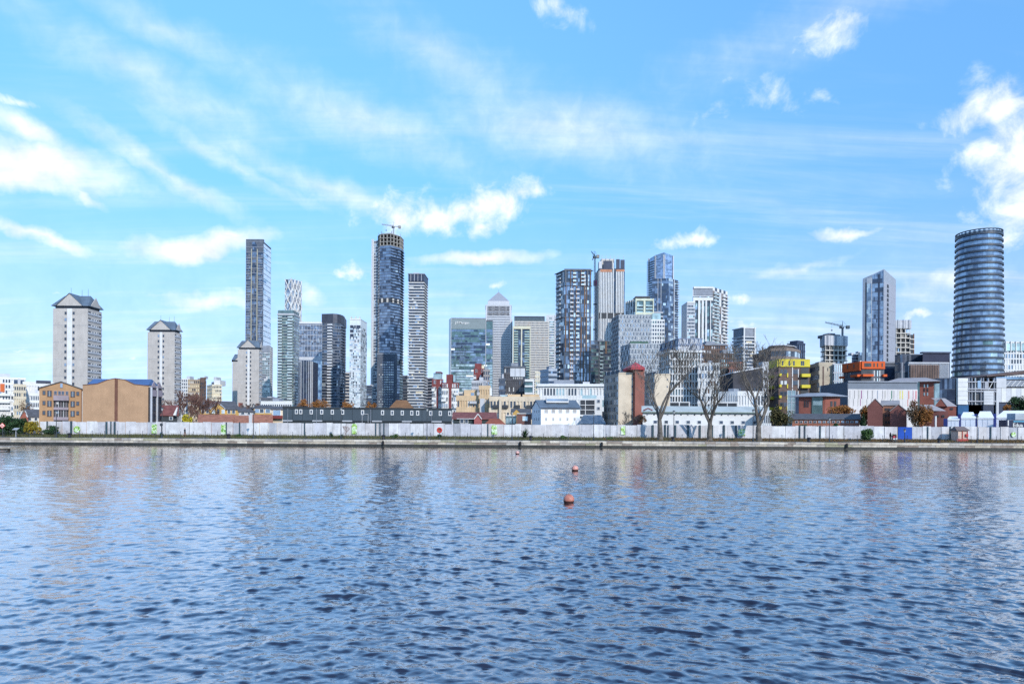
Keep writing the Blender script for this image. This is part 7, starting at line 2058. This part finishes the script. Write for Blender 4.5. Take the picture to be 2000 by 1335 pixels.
bare_tree('thin bare sapling in front of the hoarding by the cabin lamp post', 674, 858, 834, 16, 119, 25, RB_, r0=.05, fork=.25, zbase=QZ, levels=4, twig_r=.015)

def grass():
    rng = np.random.default_rng(9)
    def strip(name, lab, m, n, xa, xb, h):
        X = rng.uniform(PX(xa, 119, 850), PX(xb, 119, 850), n); Y = QD + 3.2 + 6.4 * rng.random(n) ** .75
        Zg = np.interp(Y, [QD + 1.7, QD + 4.5, QD + 7.5, QD + 9.5], [QZ, QZ + .02, GZ - .08, GZ])
        dens = np.sin(X * .55) * np.sin(X * .17 + 1) * .5 + .6 + .3 * (Y - QD - 3) / 6; keep = rng.random(n) < dens; X, Y, Zg = X[keep], Y[keep], Zg[keep]; k = len(X)
        hh = h * rng.uniform(.4, 1.2, k) * (.5 + .7 * (Y - QD - 3) / 6.4); a = rng.uniform(0, math.pi, k); w = rng.uniform(.02, .05, k)
        lean = rng.normal(0, .10, (k, 2))
        v = np.stack([np.stack([X - np.cos(a) * w, Y - np.sin(a) * w, Zg - .02], 1), np.stack([X + np.cos(a) * w, Y + np.sin(a) * w, Zg - .02], 1), np.stack([X + lean[:, 0], Y + lean[:, 1], Zg + hh], 1)], 1).reshape(-1, 3)
        o = arr_obj(name, v, np.arange(len(v)).reshape(-1, 3), m); tag(o, lab, 'grass', kind='stuff')
    strip('grass', 'rough green grass along the foot of the hoarding', leaf_mat('grass_green', (0.045, 0.055, 0.022), (0.13, 0.125, 0.055)), 42000, -60, 1320, .42)
    strip('dry_grass', 'dry brown grass and fallen leaves below the bare trees', leaf_mat('grass_dry', (0.10, 0.055, 0.025), (0.22, 0.13, 0.06)), 26000, 1180, 2060, .34)
    strip('grass', 'thin green weeds mixed into the dry grass', leaf_mat('grass_green', (0.045, 0.055, 0.022), (0.13, 0.125, 0.055)), 9000, 1300, 2060, .34)
grass()

# ---------------------------------------------------------------- people
def person(label, x, D, joints, radii, edges, mats, cut, height, heading, group=None):
    X = PX(x, D, 855); z = float(np.interp(D, [QD + 1.7, QD + 4.5, QD + 7.5, QD + 9.5], [QZ, QZ + .02, GZ - .08, GZ]))
    me = bpy.data.meshes.new('person'); me.from_pydata(joints, edges, []); o = bpy.data.objects.new('person_source', me); col.objects.link(o)
    sk = o.modifiers.new('skin', 'SKIN')
    for i, rr in enumerate(radii): me.skin_vertices[0].data[i].radius = (rr, rr * .85)
    me.skin_vertices[0].data[0].use_root = True
    o.modifiers.new('sub', 'SUBSURF').levels = 1
    bpy.context.view_layer.update()
    m2 = bpy.data.meshes.new_from_object(o.evaluated_get(bpy.context.evaluated_depsgraph_get())); bpy.data.objects.remove(o, do_unlink=True)
    m2.materials.clear()
    for m in mats: m2.materials.append(m)
    for p in m2.polygons:
        c = p.center; p.material_index = cut(c); p.use_smooth = True
    q = bpy.data.objects.new('person', m2); col.objects.link(q); q.location = (X, D, z); q.rotation_euler = (0, 0, heading); q.scale = (height / 1.75,) * 3
    tag(q, label, 'person'); return q
def joints(arm_fwd):
    J = [(0, 0, .95), (0, 0, 1.15), (0, .01, 1.38), (0, 0, 1.50), (0, -.02, 1.62), (0, -.02, 1.72),
         (.10, 0, .90), (.11, -.12, .50), (.11, -.02, .10), (.11, -.15, .05), (-.10, 0, .90), (-.11, .10, .50), (-.11, .22, .12), (-.11, .10, .05),
         (.19, .01, 1.40), (.23, .0 if arm_fwd else .05, 1.12), (.21, -.28 if arm_fwd else -.06, .98 if arm_fwd else .88), (-.19, .01, 1.40), (-.23, .0 if arm_fwd else -.05, 1.12), (-.21, -.28 if arm_fwd else .05, .98 if arm_fwd else .88)]
    Rr = [.15, .15, .17, .07, .10, .085, .10, .07, .05, .045, .10, .07, .05, .045, .075, .055, .04, .075, .055, .04]
    E = [(0, 1), (1, 2), (2, 3), (3, 4), (4, 5), (0, 6), (6, 7), (7, 8), (8, 9), (0, 10), (10, 11), (11, 12), (12, 13), (2, 14), (14, 15), (15, 16), (2, 17), (17, 18), (18, 19)]
    return J, Rr, E
SK = mat('skin', (0.42, 0.25, 0.18)); HR = mat('dark_hair', (0.03, 0.022, 0.018)); BK = mat('black_cloth', (0.014, 0.014, 0.018)); DJ = mat('dark_jacket', (0.02, 0.022, 0.028)); KH = mat('dusty_trousers', (0.20, 0.11, 0.09))
J, Rr, E = joints(False)
person('person in a dark jacket and dusty trousers walking along the hoarding', 361, QD + 6, J, Rr, E, [KH, DJ, SK, HR], lambda c: (0 if c.z < .92 else 1 if c.z < 1.47 else 3 if (c.z > 1.68 or c.y > .02) else 2), 1.72, math.radians(90))
J, Rr, E = joints(True)
person('person in a long black coat pushing a red pushchair', 1739, QD + 5, J, [r * 1.15 if i < 12 else r for i, r in enumerate(Rr)], E, [BK, BK, SK, BK], lambda c: (2 if (c.z > 1.52 and c.z < 1.66 and c.y < -.06) else 0 if c.z < .9 else 1 if c.z < 1.47 else 3), 1.72, math.radians(90))
def pushchair():
    D = QD + 5; X = PX(1746.5, D, 860); z = QZ + .05
    T = Thing('pushchair', 'red and white pushchair on the quay path', 'pushchair', (X, D, z))
    RC = mat('pram_red', (0.42, 0.03, 0.05), rough=.6)
    b = MB(); b.prism([(X - .32, D - .25), (X + .38, D - .25), (X + .38, D + .25), (X - .32, D + .25)], [z + .45, z + .38, z + .38, z + .45], [z + .62, z + .72, z + .72, z + .62]); b.build('seat', mat('pram_white', (0.6, 0.58, 0.58)), parent=T.o, loc=T.loc)
    b = MB()
    n = 7
    for s in (-.25, .25):
        b.v += [(X + .02 + .36 * math.cos(math.radians(200 - 190 * i / (n - 1))), D + s, z + .78 + .34 * math.sin(math.radians(200 - 190 * i / (n - 1)))) for i in range(n)]
    for i in range(n - 1): b.f.append((i, i + 1, n + i + 1, n + i))
    b.f.append(tuple(range(n))[::-1]); b.f.append(tuple(range(n, 2 * n)))
    b.build('hood', RC, parent=T.o, loc=T.loc)
    b = MB(); b.tube((X - .3, D - .22, z + .5), (X - .55, D - .22, z + .98), .02, .02, 5); b.tube((X - .3, D + .22, z + .5), (X - .55, D + .22, z + .98), .02, .02, 5); b.tube((X - .55, D - .22, z + .98), (X - .55, D + .22, z + .98), .025, .025, 5); b.build('handle', DG, parent=T.o, loc=T.loc)
    for dx in (-.3, .36):
        for s in (-.27, .27):
            b = MB(); b.tube((X + dx, D + s - .025, z + .14), (X + dx, D + s + .025, z + .14), .15, .15, 12); b.build('wheel', DK, parent=T.o, loc=T.loc)
    b = MB(); b.tube((X - .3, D, z + .14), (X + .2, D, z + .5), .03, .03, 5); b.tube((X + .36, D, z + .14), (X - .1, D, z + .5), .03, .03, 5); b.build('frame', GVS, parent=T.o, loc=T.loc)
    T.done()
pushchair()
